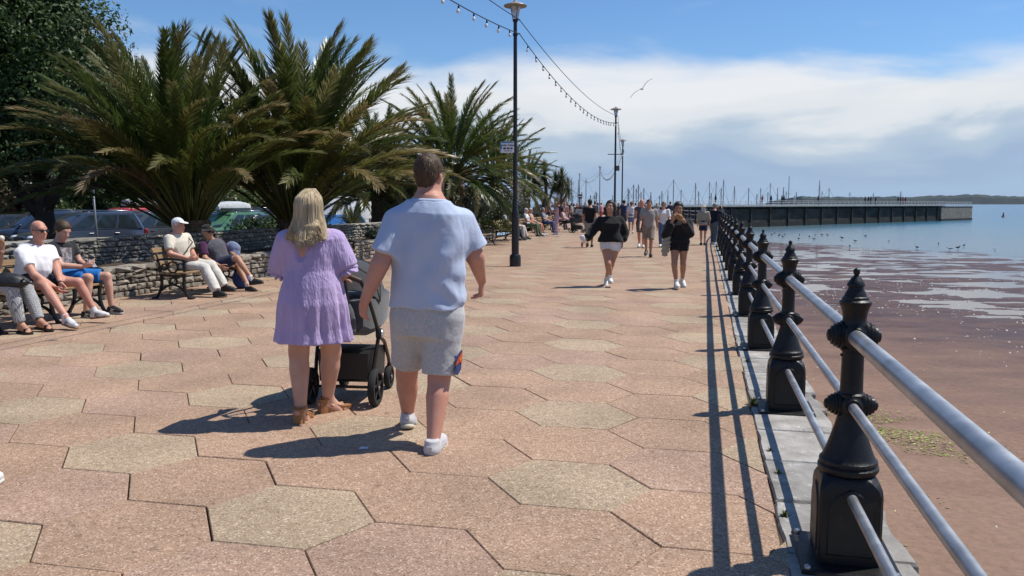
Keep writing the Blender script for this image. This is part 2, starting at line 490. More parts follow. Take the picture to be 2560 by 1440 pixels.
inn, out = off_line(FENCE, -.24), off_line(FENCE, .29)
allo = out + FAR_EDGE; alli = off_line(out, -.5) + [(p[0] - .5, p[1]) for p in FAR_EDGE]
mb = MB()
for i in range(len(allo) - 1):
    a, b = allo[i], allo[i + 1]; c, d = alli[i], alli[i + 1]
    mb.add([(a[0] - .02, a[1], -.16), (b[0] - .02, b[1], -.16), (b[0] + .12, b[1], -3.4), (a[0] + .12, a[1], -3.4), (c[0], c[1], -.16), (d[0], d[1], -.16)], [[0, 1, 2, 3], [4, 5, 1, 0]])
sea_wall = tag(mb.build('sea_wall', m_wall_sea), 'dark stone sea wall under the coping and railing, dropping to the beach', 'wall')
crng = random.Random(11)
# slabs along the railing
seg = []
for i in range(1, len(FENCE) - 1):
    a, b = FENCE[i], FENCE[i + 1]; L_ = math.hypot(b[0] - a[0], b[1] - a[1]); t = 0
    n = 4 if a[1] < 20 else 3
    cuts = [0] + sorted((k + crng.uniform(-.22, .22)) / n for k in range(1, n)) + [1]
    for t0, t1 in zip(cuts[:-1], cuts[1:]): seg.append((a, b, t0, t1))
for (a, b, t0, t1) in seg:
    tx, ty = b[0] - a[0], b[1] - a[1]; L_ = math.hypot(tx, ty); tx /= L_; ty /= L_; nx, ny = ty, -tx
    def pt(t, d): return (a[0] + tx * t * L_ + nx * d, a[1] + ty * t * L_ + ny * d)
    g = .006 / L_; near = a[1] < 12
    ring = []
    di, do = -.24, .29
    K = 5 if near else 2
    for k in range(K): ring.append(pt(t0 + g + (t1 - t0 - 2 * g) * k / (K - 1), di + crng.uniform(-.008, .008)))
    for k in range(K): ring.append(pt(t1 - g - (t1 - t0 - 2 * g) * k / (K - 1), do + crng.uniform(-.025, .02)))
    n = len(ring); mx = sum(p[0] for p in ring) / n; my = sum(p[1] for p in ring) / n
    z0 = crng.uniform(-.004, .006)
    V = []
    for s, z in ((1, -.16), (1, z0 - .014), (.965, z0 + .002)):
        for p in ring: V.append((mx + (p[0] - mx) * s, my + (p[1] - my) * s, z))
    F = [[2 * n + n - 1 - i for i in range(n)]]
    for r in range(2):
        for i in range(n): F.append([r * n + (i + 1) % n, r * n + i, r * n + n + i, r * n + n + (i + 1) % n])
    link('coping_stone', mesh('coping_stone', V, F, m_slate), sea_wall)

# ------------------------------------------------------------------ beach, sea, hills
ZW = -2.6
def shore_s(x, y): return -(.91 * (x - 27) + .41 * (y - 94))
def beach_z(x, y):
    P = np.stack([x, y], 1); s = shore_s(x, y)
    big = fbm(P * np.array([1 / 7.0, 1 / 4.5]) + 3, 1, 3) - .44
    med = fbm(P * np.array([1 / 1.9, 1 / .75]) + 9, 5, 4) - .47
    h = np.where(s > 0, -.012 + .0009 * s, .012 * s)
    amp = np.clip((s + 6) / 10, .15, 1)
    dry = np.clip((s - 34) / 24, 0, 1); dry = dry * dry * (3 - 2 * dry)
    h = h + .035 * dry * (fbm(P * np.array([.5, 1.3]), 33, 4) - .45) + amp * (1 - .72 * dry) * (.09 * big + .20 * med) + dry * .34 + np.clip(s - 34, 0, 30) * .002
    rip = fbm(P * 7, 21, 2) - .35
    return ZW + h + .010 * rip * (1 - .5 * dry)
def grid(x0, x1, nx, y0, y1, ny, fz):
    X, Y = np.meshgrid(np.linspace(x0, x1, nx), np.linspace(y0, y1, ny), indexing='ij')
    Z = fz(X.ravel(), Y.ravel()); V = np.stack([X.ravel(), Y.ravel(), Z], 1)
    I = np.arange(nx * ny).reshape(nx, ny); F = np.stack([I[:-1, :-1], I[1:, :-1], I[1:, 1:], I[:-1, 1:]], -1).reshape(-1, 4)
    return V, F
def sand_material():
    m = bpy.data.materials.new('red beach sand'); m.use_nodes = True; nt = m.node_tree; b = nt.nodes['Principled BSDF']; N = nt.nodes.new; L = nt.links.new
    geo = N('ShaderNodeNewGeometry'); sp = N('ShaderNodeSeparateXYZ'); L(geo.outputs['Position'], sp.inputs[0])
    mpx = N('ShaderNodeMapping'); mpx.inputs['Scale'].default_value = (.45, 1.1, 1); mpx.inputs['Rotation'].default_value = (0, 0, .35); L(geo.outputs['Position'], mpx.inputs['Vector'])
    n1 = N('ShaderNodeTexNoise'); n1.inputs['Scale'].default_value = .8; n1.inputs['Detail'].default_value = 8; n1.inputs['Roughness'].default_value = .62; L(mpx.outputs[0], n1.inputs['Vector'])
    ma = N('ShaderNodeMath'); ma.operation = 'MULTIPLY_ADD'; L(n1.outputs[0], ma.inputs[0]); ma.inputs[1].default_value = .46; L(sp.outputs[2], ma.inputs[2])
    mr = N('ShaderNodeMapRange'); mr.inputs['From Min'].default_value = ZW + .24; mr.inputs['From Max'].default_value = ZW + .62; L(ma.outputs[0], mr.inputs['Value'])
    rp = N('ShaderNodeValToRGB'); e = rp.color_ramp.elements
    e[0].position = 0; e[0].color = (.085, .048, .037, 1); e[1].position = 1; e[1].color = (.28, .182, .134, 1)
    k = e.new(.35); k.color = (.155, .094, .072, 1)
    L(mr.outputs[0], rp.inputs[0])
    n2 = N('ShaderNodeTexNoise'); n2.inputs['Scale'].default_value = 9; n2.inputs['Detail'].default_value = 6; n2.inputs['Roughness'].default_value = .65; L(geo.outputs['Position'], n2.inputs['Vector'])
    m2 = N('ShaderNodeMapRange'); m2.inputs['From Min'].default_value = .3; m2.inputs['From Max'].default_value = .7; m2.inputs['To Min'].default_value = .82; m2.inputs['To Max'].default_value = 1.12; L(n2.outputs[0], m2.inputs['Value'])
    mx = N('ShaderNodeMix'); mx.data_type = 'RGBA'; mx.blend_type = 'MULTIPLY'; mx.inputs[0].default_value = 1; L(rp.outputs[0], mx.inputs[6]); L(m2.outputs[0], mx.inputs[7])
    L(mx.outputs[2], b.inputs['Base Color'])
    m3 = N('ShaderNodeMapRange'); m3.inputs['To Min'].default_value = .38; m3.inputs['To Max'].default_value = .85; L(mr.outputs[0], m3.inputs['Value']); L(m3.outputs[0], b.inputs['Roughness'])
    b.inputs['Specular IOR Level'].default_value = .10
    bz = N('ShaderNodeTexNoise'); bz.inputs['Scale'].default_value = 7; bz.inputs['Detail'].default_value = 7; bz.inputs['Roughness'].default_value = .7; mpy = N('ShaderNodeMapping'); mpy.inputs['Scale'].default_value = (.6, 1.5, 1); L(geo.outputs['Position'], mpy.inputs['Vector']); L(mpy.outputs[0], bz.inputs['Vector'])
    bn = N('ShaderNodeBump'); bn.inputs['Strength'].default_value = .9; bn.inputs['Distance'].default_value = .05; L(bz.outputs[0], bn.inputs['Height']); L(bn.outputs[0], b.inputs['Normal'])
    return m
m_sand = sand_material()
V, F = grid(0.4, 75, 420, -6, 125, 640, beach_z)
# keep only the seaward side of the wall
fx = np.interp(V[:, 1], [p[1] for p in allo], [p[0] for p in allo])
keepv = V[:, 0] > fx - .15
F = F[keepv[F].all(1)]
tag(link('beach', mesh('beach', V, F, m_sand, smooth=True)), kind='structure')

def water_material(name, calm):
    m = bpy.data.materials.new(name); m.use_nodes = True; nt = m.node_tree; b = nt.nodes['Principled BSDF']; N = nt.nodes.new; L = nt.links.new
    geo = N('ShaderNodeNewGeometry')
    if calm:
        b.inputs['Base Color'].default_value = (.10, .062, .048, 1); b.inputs['Roughness'].default_value = .07
        n1 = N('ShaderNodeTexNoise'); n1.inputs['Scale'].default_value = 6; n1.inputs['Detail'].default_value = 3; L(geo.outputs['Position'], n1.inputs['Vector'])
        bn = N('ShaderNodeBump'); bn.inputs['Strength'].default_value = .25; bn.inputs['Distance'].default_value = .01; L(n1.outputs[0], bn.inputs['Height']); L(bn.outputs[0], b.inputs['Normal'])
    else:
        # greener over the shallows, bluer in deep water, long streaks of wind
        mp = N('ShaderNodeMapping'); mp.inputs['Scale'].default_value = (.006, .02, 1); mp.inputs['Rotation'].default_value = (0, 0, R(-12)); L(geo.outputs['Position'], mp.inputs['Vector'])
        n0 = N('ShaderNodeTexNoise'); n0.inputs['Scale'].default_value = 1.0; n0.inputs['Detail'].default_value = 5; L(mp.outputs[0], n0.inputs['Vector'])
        ln = N('ShaderNodeVectorMath'); ln.operation = 'DOT_PRODUCT'; L(geo.outputs['Position'], ln.inputs[0]); ln.inputs[1].default_value = (.91, .41, 0)
        mr = N('ShaderNodeMapRange'); mr.inputs['From Min'].default_value = 63; mr.inputs['From Max'].default_value = 330; L(ln.outputs['Value'], mr.inputs['Value'])
        ad = N('ShaderNodeMath'); ad.operation = 'MULTIPLY_ADD'; L(n0.outputs[0], ad.inputs[0]); ad.inputs[1].default_value = .5; L(mr.outputs[0], ad.inputs[2])
        rp = N('ShaderNodeValToRGB'); e = rp.color_ramp.elements
        e[0].position = .22; e[0].color = (.13, .15, .155, 1); e[1].position = 1.0; e[1].color = (.02, .105, .185, 1)
        k = e.new(.42); k.color = (.075, .135, .16, 1); k = e.new(.6); k.color = (.035, .12, .175, 1)
        L(ad.outputs[0], rp.inputs[0]); L(rp.outputs[0], b.inputs['Base Color'])
        b.inputs['Roughness'].default_value = .22
        n1 = N('ShaderNodeTexNoise'); n1.inputs['Scale'].default_value = .55; n1.inputs['Detail'].default_value = 6; n1.inputs['Roughness'].default_value = .6; L(geo.outputs['Position'], n1.inputs['Vector'])
        bn = N('ShaderNodeBump'); bn.inputs['Strength'].default_value = .5; bn.inputs['Distance'].default_value = .16; L(n1.outputs[0], bn.inputs['Height']); L(bn.outputs[0], b.inputs['Normal'])
    b.inputs['IOR'].default_value = 1.33
    return m
m_sea = water_material('sea water', False); m_pool = water_material('pool water', True)
# the sea beyond the shoreline, the sheet standing in the pools inside it
def sline(y, s): return 27 - (s + .41 * (y - 94)) / .91
ysp = [-400, -60, 20, 60, 94, 130, 200, 400, 3000, 14000]
v = []; f = []
for y in ysp:
    v += [(sline(max(min(y, 130), -60), 1.5) if y <= 130 else -300.0 if y > 200 else sline(130, 1.5) - (y - 130) * 3, y, ZW), (14000, y, ZW)]
for i in range(len(ysp) - 1): f.append([2 * i, 2 * i + 1, 2 * i + 3, 2 * i + 2])
n = len(v); v += [(-14000, 400, ZW), (-300, 400, ZW), (-300, 14000, ZW), (-14000, 14000, ZW)]; f.append([n, n + 1, n + 2, n + 3])
tag(link('sea', mesh('sea', v, f, m_sea)), kind='structure')
v = []; f = []
for y in np.arange(-60, 131, 10.0): v += [(interp_x(allo, y) + .3, y, ZW), (max(sline(y, 1.5), interp_x(allo, y) + .3), y, ZW)]
for i in range(len(v) // 2 - 1): f.append([2 * i, 2 * i + 1, 2 * i + 3, 2 * i + 2])
tag(link('tide_pool_water', mesh('tide_pool_water', v, f, m_pool)), kind='structure')

# low headland across the bay
m_head = M('headland woods', (.026, .040, .034), .95, var=.35, scale=.012, detail=8)
m_field = M('headland fields', (.16, .17, .08), .95, var=.2, scale=.02)
xs = np.linspace(2080, 5200, 261); v = []; f = []
top = 34 + 30 * (fbm(np.stack([xs / 420, xs * 0], 1), 3, 5) - .2) + 14 * (fbm(np.stack([xs / 38, xs * 0], 1), 8, 2) - .4)
top = top * 1.3 * np.clip((xs - 2076) / 40, .02, 1) + np.clip((xs - 3000) / 900, 0, 1) * 14
for x, t in zip(xs, top): v += [(x, 5990, ZW - 2), (x + 6, 6000, 3), (x + 10, 6040, t * .7), (x + 20, 6110, t), (x + 40, 6900, t * .4), (x + 40, 7000, ZW - 2)]
for i in range(len(xs) - 1):
    for k in range(5): f.append([i * 6 + k, i * 6 + 6 + k, i * 6 + 7 + k, i * 6 + 1 + k])
tag(link('headland', mesh('headland', v, f, [m_head], smooth=False)), kind='structure')

# ------------------------------------------------------------------ car park, bank and hillside on the left
m_tar = M('asphalt', (.055, .055, .057), .9, var=.2, scale=2, bump=.3, bscale=60)
m_soil = M('bed soil', (.075, .052, .035), .95, var=.3, scale=4, bump=.6, bscale=15)
m_grass = M('bank grass', (.075, .095, .03), .95, var=.3, scale=1.2, bump=.7, bscale=6, col2=(.11, .085, .04))
CP_Z = -.42
back_line = off_line(WALL_FRONT, -1.37)
bed_edge = off_line(WALL_FRONT, -5.2)
def strip(la, lb, ya, yb, za, zb, step=1.0):
    v = []; f = []; ys = np.arange(ya, yb + .01, step)
    for y in ys: v += [(interp_x(la, y), y, za), (interp_x(lb, y), y, zb)]
    for i in range(len(ys) - 1): f.append([2 * i + 1, 2 * i, 2 * i + 2, 2 * i + 3])
    return v, f
mb = MB()
mb.add(*strip(WALL_FRONT, back_line, 0, 30, .42, .46)); mb.add(*strip(back_line, bed_edge, 0, 112, .45, .30)); mb.add(*strip(WALL_FRONT, back_line, 30, 112, .30, .45))
tag(mb.build('planting_bed', m_soil), kind='structure')
lo = [(p[0] - .9, p[1]) for p in bed_edge]
mb = MB(); mb.add(*strip(bed_edge, lo, 0, 112, .30, CP_Z)); far = [(-300, -20), (-300, 200)]
mb.add(*strip(lo, [(-70, -20), (-70, 200)], 0, 112, CP_Z, CP_Z - .004))
tag(mb.build('car_park', m_tar), kind='structure')
# hillside rising to the left beyond the car park
def hill_z(x, y):
    # silhouette given by bearing: high on the left, falling to nothing on the right
    b = x / np.maximum(y, 1)
    h = np.interp(b, [-1.6, -.62, -.53, -.495, -.44, -.36, -.30, -.25, -.16, -.05, .02], [30, 27, 21, 15.5, 11, 7.5, 4.6, 3.6, 3.2, 2.2, 0.4])
    t = np.clip((y - 47) / 28, 0, 1); t = t ** .8
    n = (fbm(np.stack([x / 7, y / 7], 1), 31, 4) - .45) * 2.4
    return CP_Z + .35 + t * (h - CP_Z) + n * np.clip(t * 3, 0, 1) * np.clip(h / 10, .15, 1)
V, F = grid(-150, 2.0, 200, 47, 84, 60, hill_z)
tag(link('hillside', mesh('hillside', V, F, m_grass, smooth=True)), kind='structure')
# land under everything on the left, below the sea wall's foot
tag(link('ground', mesh('ground', [(-3000, -400, -3.3), (0.2, -400, -3.3), (13.4, 118, -3.3), (-300, 330, -3.3), (-3000, 330, -3.3)], [[0, 1, 2, 3, 4]], m_soil)), kind='structure')

# ------------------------------------------------------------------ stone walls
m_rub = M('limestone rubble', (.37, .335, .28), .88, col2=(.17, .14, .11), scale=5, bump=.8, bscale=18, rand=.34, detail=6, bdist=.02)
m_rub2 = M('weathered limestone', (.33, .31, .27), .9, var=.3, scale=4, bump=.8, bscale=16, rand=.32, detail=6, bdist=.02)
m_mort = M('old mortar', (.16, .145, .12), .95, var=.3, scale=6, bump=.6, bscale=30)
srng = random.Random(5)
def stone_variant(seed):
    r = random.Random(seed); b = .10; P = []
    # unit block, face towards -y; uneven rim and a face that bulges a little
    for (s, y) in ((1.0, .5), (1.0, -.30), (.86, -.5)):
        for (x, z) in ((-1, -1), (0, -1), (1, -1), (1, 0), (1, 1), (0, 1), (-1, 1), (-1, 0)):
            k = .93 if x and z else 1.0
            P.append((x * .5 * s * k + r.uniform(-.045, .045), y + r.uniform(-.07, .07) * (y < 0), z * .5 * s * k + r.uniform(-.05, .05)))
    P.append((r.uniform(-.1, .1), -.5 - r.uniform(.02, .16), r.uniform(-.1, .1)))
    F = []
    for k in range(2):
        for i in range(8): F.append([k * 8 + i, k * 8 + (i + 1) % 8, k * 8 + 8 + (i + 1) % 8, k * 8 + 8 + i])
    for i in range(8): F.append([16 + i, 16 + (i + 1) % 8, 24])
    return P, F
STV = [stone_variant(s) for s in range(14)]
STM = {}
def stone_mesh(i, mat):
    k = (i, mat.name)
    if k not in STM: STM[k] = mesh('stone', *STV[i], mat)
    return STM[k]
def rubble_wall(name, label, line, ya, yb, z0, z1, sw, sh, depth, mat, limit, cap=None, rest_from=None):
    """line at the visible face (facing +x); stones laid in uneven courses"""
    pts = []; y = ya
    while y < yb: pts.append((interp_x(line, y), y)); y += .25
    mb = MB()
    a = [(p[0] - .05, p[1]) for p in pts]; b = [(p[0] - depth, p[1]) for p in pts]
    for i in range(len(pts) - 1):
        A, B, D, E_ = a[i], a[i + 1], b[i], b[i + 1]
        mb.add([(A[0], A[1], z0 - .1), (B[0], B[1], z0 - .1), (B[0], B[1], z1 - .03), (A[0], A[1], z1 - .03), (D[0], D[1], z1 - .03), (E_[0], E_[1], z1 - .03), (D[0], D[1], z0 - .1), (E_[0], E_[1], z0 - .1)],
               [[0, 1, 2, 3], [3, 2, 5, 4], [4, 5, 7, 6]])
    A, D = a[0], b[0]
    mb.add([(A[0], A[1], z0 - .1), (A[0], A[1], z1 - .03), (D[0], D[1], z1 - .03), (D[0], D[1], z0 - .1)], [[0, 1, 2, 3]])
    wall = tag(mb.build(name, m_mort), label, 'wall')
    seglen = [0]
    for p, q in zip(pts[:-1], pts[1:]): seglen.append(seglen[-1] + math.hypot(q[0] - p[0], q[1] - p[1]))
    tot = seglen[-1]
    def at_s(s):
        yy = float(np.interp(s, seglen, [p[1] for p in pts])); xx = float(np.interp(s, seglen, [p[0] for p in pts]))
        y2 = float(np.interp(s + .2, seglen, [p[1] for p in pts])); x2 = float(np.interp(s + .2, seglen, [p[0] for p in pts]))
        y1 = float(np.interp(s - .2, seglen, [p[1] for p in pts])); x1 = float(np.interp(s - .2, seglen, [p[0] for p in pts]))
        return xx, yy, math.atan2(y2 - y1, x2 - x1)
    stones = []; z = z0 - .04
    ztop = z1 - (cap or 0)
    while z < ztop - .03:
        h = min(srng.uniform(*sh), ztop - z)
        if ztop - z - h < .04: h = ztop - z
        s = srng.uniform(0, .15)
        while s < tot - .05:
            w = srng.uniform(*sw); 
            if s + w > tot: break
            hh = h * srng.uniform(.86, 1.0)
            if srng.random() < .16 and h > .1:
                stones.append((s + w / 2, z + h * .27, w * .97, h * .5)); stones.append((s + w / 2, z + h * .77, w * .97, h * .46))
            else: stones.append((s + w / 2, z + h / 2, w * .975, hh * .97))
            s += w
        z += h
    if cap:
        s = 0
        while s < tot - .05:
            w = srng.uniform(sw[1] * .8, sw[1] * 1.7); stones.append((s + w / 2, z1 - cap / 2, w * .98, cap * srng.uniform(.9, 1.2), 1)); s += w
    stones.sort(key=lambda t: at_s(t[0])[1])
    mbs = MB()
    for n, st in enumerate(stones):
        x, y, an = at_s(st[0]); iv = srng.randrange(14)
        iscap = len(st) > 4
        dd = depth + .04 if iscap else srng.uniform(.16, .22)
        off = -dd / 2 + .012 + (srng.uniform(.0, .03))
        # local -y must face +x side: direction along wall = local x
        c = (x - math.sin(an) * -off * 1, y + math.cos(an) * -off, st[1])
        rz = an
        mat4 = Matrix.Translation(c) @ Matrix.Rotation(rz, 4, 'Z') @ Matrix.Rotation(srng.uniform(-.04, .04), 4, 'Y') @ Matrix.Diagonal((st[2], dd, st[3], 1))
        if n < limit:
            o = bpy.data.objects.new('capstone' if iscap else 'stone', stone_mesh(iv, mat)); C.objects.link(o); o.parent = wall; o.matrix_local = mat4
        else:
            P, Fq = STV[iv]; mbs.add([mat4 @ Vector(p) for p in P], Fq)
    if mbs.v: tag(mbs.build('stonework', mat, wall), kind='stuff')
    return wall
rubble_wall('front_wall', 'low grey rubble stone wall right behind the benches', WALL_FRONT, 9.0, 30.0, 0, .50, (.14, .40), (.09, .16), .34, m_rub, 300, cap=.10)
rubble_wall('back_wall', 'taller rubble wall behind the low one, between the planting bed and the parked cars', back_line, 11.0, 30.0, .40, .93, (.14, .34), (.055, .10), .36, m_rub2, 300, cap=.07)
# rough boulder wall at the far side of the car park
ret_line = [(-70, 46.2), (-2, 46.2)]
m_pale = M('pale boulders', (.42, .385, .33), .9, var=.25, scale=2, bump=.6, bscale=8, rand=.25)
mb = MB(); mb.box((-36, 46.6, .1), (68, .5, 1.3))
rw = tag(mb.build('boulder_wall', m_mort), 'rough pale stone retaining wall at the far side of the car park', 'wall')
n = 0
for row in range(3):
    x = -34.0 + row * .2
    while x < -4:
        w = srng.uniform(.45, 1.0); h = .46
        o = bpy.data.objects.new('boulder', stone_mesh(srng.randrange(14), m_pale)); C.objects.link(o); o.parent = rw
        o.matrix_local = Matrix.Translation((x + w / 2, 46.32 + srng.uniform(-.1, .1), -.28 + row * .44 + srng.uniform(-.03, .03))) @ Matrix.Rotation(srng.uniform(-.1, .1), 4, 'Y') @ Matrix.Diagonal((w * .98, .6, h * srng.uniform(.85, 1.1), 1))
        x += w; n += 1

# ------------------------------------------------------------------ harbour pier
m_conc = M('pale pier concrete', (.42, .41, .39), .85, var=.15, scale=.6, bump=.2)
m_pwall = M('stained pier wall', (.095, .085, .075), .95, spec=.08, var=.3, scale=.35, stretch=(1, 1, 2.5), detail=7)
m_pweed = M('weedy pier foot', (.022, .024, .020), .8, var=.3, scale=1.5)
m_pend = M('pier head masonry', (.27, .24, .20), .9, var=.25, scale=.8, stretch=(1, 1, 4), detail=6)
m_pile = M('timber pile', (.085, .078, .07), .9, spec=.1, var=.3, scale=4)
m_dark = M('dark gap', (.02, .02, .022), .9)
m_rail_w = M('white pier railing', (.55, .56, .56), .6)
A0 = Vector((12.5, 119.8, 0)); B0 = Vector((119.6, 215, 0)); ud = (B0 - A0).normalized(); un = Vector((ud.y, -ud.x, 0))
PL = (B0 - A0).length
def pp(s, d, z): q = A0 + ud * s + un * d; return (q.x, q.y, z)
pier = empty('harbour_pier', A0, 'long stone harbour pier with pale walkway and dark timber piles, across the bay', 'pier')
def pbox(name, mat, s0, s1, d0, d1, z0, z1, parent):
    mb = MB(); P = [pp(s, d, z) for z in (z0, z1) for (s, d) in ((s0, d0), (s1, d0), (s1, d1), (s0, d1))]
    mb.add(P, [[3, 2, 1, 0], [4, 5, 6, 7], [0, 1, 5, 4], [1, 2, 6, 5], [2, 3, 7, 6], [3, 0, 4, 7]])
    return mb.build(name, mat, parent)
HB = PL - 20
pbox('wall', m_pwall, -4, HB - .01, -8, 0, -1.75, .60, pier); pbox('wall_foot', m_pweed, -4, HB - .01, -8.1, .12, -3.4, -1.75, pier)
deck = pbox('deck', m_conc, -4, HB + 2, -7.6, .55, 1.0, 1.36, pier)
pbox('deck_edge', m_conc, -4, HB + 2, .555, .66, 1.08, 1.30, pier)
head = pbox('pier_head', m_pend, HB, PL, -8.5, .5, -2.15, .86, pier); pbox('pier_head_foot', m_pweed, HB, PL + .1, -8.6, .62, -3.4, -2.15, pier)
pbox('head_deck', m_conc, HB + .01, PL + .2, -8.6, .6, .862, 1.06, pier)
for k in range(24):
    s = HB - 1.5 - k * 6.3
    if s < 0: break
    pbox('pile', m_pile, s - .16, s + .16, .01, .34, -3.3, 1.0, pier)
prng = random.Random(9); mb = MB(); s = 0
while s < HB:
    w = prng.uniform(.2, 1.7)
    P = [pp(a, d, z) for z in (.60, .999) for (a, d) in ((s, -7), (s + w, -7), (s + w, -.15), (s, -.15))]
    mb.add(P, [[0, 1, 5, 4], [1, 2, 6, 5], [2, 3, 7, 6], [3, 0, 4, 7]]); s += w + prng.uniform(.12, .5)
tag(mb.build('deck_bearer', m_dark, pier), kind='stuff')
mb = MB()
for z in (1.75, 2.1): mb.tube([pp(-4, .4, z), pp(HB + 2, .4, z)], .03, 5); 
for z in (1.45, 1.75, 2.0): mb.tube([pp(HB + 2.5, .4, z), pp(PL, .4, z), pp(PL, -8, z)], .03, 5)
s = 0
while s < HB + 2: mb.tube([pp(s, .4, 1.36), pp(s, .4, 2.1)], .04, 4); s += 1.8
s = HB + 2.5
while s < PL: mb.tube([pp(s, .4, 1.06), pp(s, .4, 2.05)], .05, 4); s += 1.1
tag(mb.build('railing', m_rail_w, pier), kind='stuff')
# ------------------------------------------------------------------ railing
m_iron = M('black painted iron', (.0095, .0095, .010), .42, col2=(.035, .022, .016), mid=.30, sharp=.55, scale=16, detail=9, bump=.2, bscale=70, spec=.38, rvar=.12)
m_galv = M('galvanised tube', (.50, .51, .52), .44, metal=.8, var=.22, scale=9, bump=.06, bscale=60, detail=6, rvar=.08)
m_bolt = M('bright bolt', (.55, .55, .56), .35, metal=.9)
def post_meshes():
    out = {}
    mb = MB()
    # pedestal: square with rounded shoulder and raised arched panels
    rings = []
    def sq(h, z, c): return [(-h + c, -h, z), (h - c, -h, z), (h, -h + c, z), (h, h - c, z), (h - c, h, z), (-h + c, h, z), (-h, h - c, z), (-h, -h + c, z)]
    for h, z, c in ((.142, .02, .012), (.142, .325, .012), (.139, .352, .02), (.130, .376, .035), (.118, .395, .05), (.10, .405, .05)): rings.append(sq(h, z, c))
    mb.loft(rings)
    for k in range(4):
        rm = Matrix.Rotation(k * PI / 2, 3, 'Z'); prof = [(-.105, .06), (.105, .06), (.105, .24)]
        prof += [(.105 * math.cos(a), .24 + .105 * math.sin(a)) for a in np.linspace(.25, PI - .25, 9)] + [(-.105, .24)]
        a = [rm @ Vector((x, -.1425, z)) for x, z in prof]; b = [rm @ Vector((x * .94, -.150, .2 + (z - .2) * .95)) for x, z in prof]
        mb.loft([a, b])
    mb.lathe([(.10, .395), (.134, .400), (.141, .41), (.141, .424), (.132, .432), (.136, .44), (.134, .452), (.124, .46), (.118, .47), (.103, .505), (.09, .54), (.078, .575), (.068, .605), (.061, .635), (.058, .655), (.062, .66),
              (.062, .675), (.058, .68), (.056, .70), (.058, .72), (.064, .727), (.064, .738), (.055, .745), (.053, .752), (.052, .80), (.050, .92), (.056, .925), (.056, .937), (.052, .942), (.052, 1.035), (.050, 1.04)], n=24)
    mb.box((0, 0, .69), (.10, .10, .085), bevel=.02); mb.box((0, 0, .99), (.115, .12, .10), bevel=.025)
    for z in (.905,): 
        for s in (-1, 1): mb.ball((0, s * .052, z), .007, 6, 4)
    out['post'] = (mb, m_iron)
    def knob(z, k):
        m = MB()
        for s in (-1, 1):
            m.lathe([(.052 * k, .03), (.064 * k, .05), (.064 * k, .06), (.056 * k, .064), (.058 * k, .074), (.05 * k, .078), (.05 * k, .09), (.042 * k, .094), (.04 * k, .104), (.028 * k, .108), (.024 * k, .118), (.008, .124)], (0, 0, z), 16, (0, s, 0))
            m.lathe([(.05 * k, .02), (.058 * k, .045), (.058 * k, .056), (.05 * k, .06), (.052 * k, .068), (.043 * k, .074), (.04 * k, .082)], (0, 0, z), 16, (s, 0, 0))
        return m
    out['collar'] = (knob(.99, 1.0), m_iron); out['lower_collar'] = (knob(.69, .86), m_iron)
    m = MB()
    m.lathe([(.060, 1.036), (.055, 1.05), (.0545, 1.07), (.059, 1.095), (.068, 1.118), (.073, 1.126), (.073, 1.138), (.061, 1.146), (.060, 1.156), (.052, 1.16), (.046, 1.175), (.036, 1.19), (.034, 1.20), (.041, 1.204), (.041, 1.212), (.034, 1.222), (.024, 1.236), (.013, 1.246), (.011, 1.252)], n=20)
    m.ball((0, 0, 1.264), .0165, 12, 8); out['finial'] = (m, m_iron)
    m = MB(); m.box((0, 0, .011), (.44, .40, .022), bevel=.006); out['base_plate'] = (m, m_iron)
    m = MB(); m.lathe([(.016, .02), (.016, .032), (.012, .036), (.006, .037)], n=6); out['bolt'] = (m, m_bolt)
    m = MB()
    m.lathe([(.028, -.158), (.036, -.154), (.036, .154), (.028, .158)], (0, 0, .315), 14, (1, 0, 0))
    out['rail_socket'] = (m, m_iron)
    return out
def slim(k, b):
    if k != 'base_plate': b.v = [(x * .89, y * .89, z) for x, y, z in b.v]
    return b
PM = {k: (slim(k, b).me(k, mt), mt) for k, (b, mt) in post_meshes().items()}
for k, (me, _) in PM.items():
    if k != 'base_plate':
        me.polygons.foreach_set('use_smooth', [True] * len(me.polygons)); me.set_sharp_from_angle(angle=R(32))
railing = empty('seafront_railing', (FENCE[2][0], FENCE[2][1], 0), 'black iron posts with three grey rails along the right edge of the promenade', 'railing')
posts = FENCE[1:]
for i, p in enumerate(posts):
    a = FENCE[i]; b = FENCE[min(i + 2, len(FENCE) - 1)]
    ang = math.atan2(b[1] - a[1], b[0] - a[0])
    po = link('post', PM['post'][0]); po.parent = railing; po.location = (p[0] - FENCE[2][0], p[1] - FENCE[2][1], 0); po.rotation_euler = (rng.uniform(-.006, .006), rng.uniform(-.006, .006), ang)
    for k in ('collar', 'lower_collar', 'finial', 'base_plate', 'rail_socket'):
        if i > 14 and k == 'rail_socket': continue
        o = link(k, PM[k][0]); o.parent = po
    if i < 8:
        for sx in (-1, 1):
            for sy in (-1, 1): o = link('bolt', PM['bolt'][0]); o.parent = po; o.location = (sx * .195, sy * .175, 0)
rail_specs = (('top_rail', .99, .0335), ('middle_rail', .69, .0215), ('bottom_rail', .315, .0215))
for i in range(len(FENCE) - 1):
    a, b = FENCE[i], FENCE[i + 1]
    for nm, z, r in rail_specs:
        m = MB(); t = Vector((b[0] - a[0], b[1] - a[1], 0)); L_ = t.length; t.normalize()
        m.tube([(a[0] + t.x * .06, a[1] + t.y * .06, z), (b[0] - t.x * .06, b[1] - t.y * .06, z)], r, 18 if i < 6 else 10)
        m.build(nm, m_galv, railing, smooth=True, auto=40)
        if nm == 'top_rail' and i < 8:      # weld seam along the tube
            pass

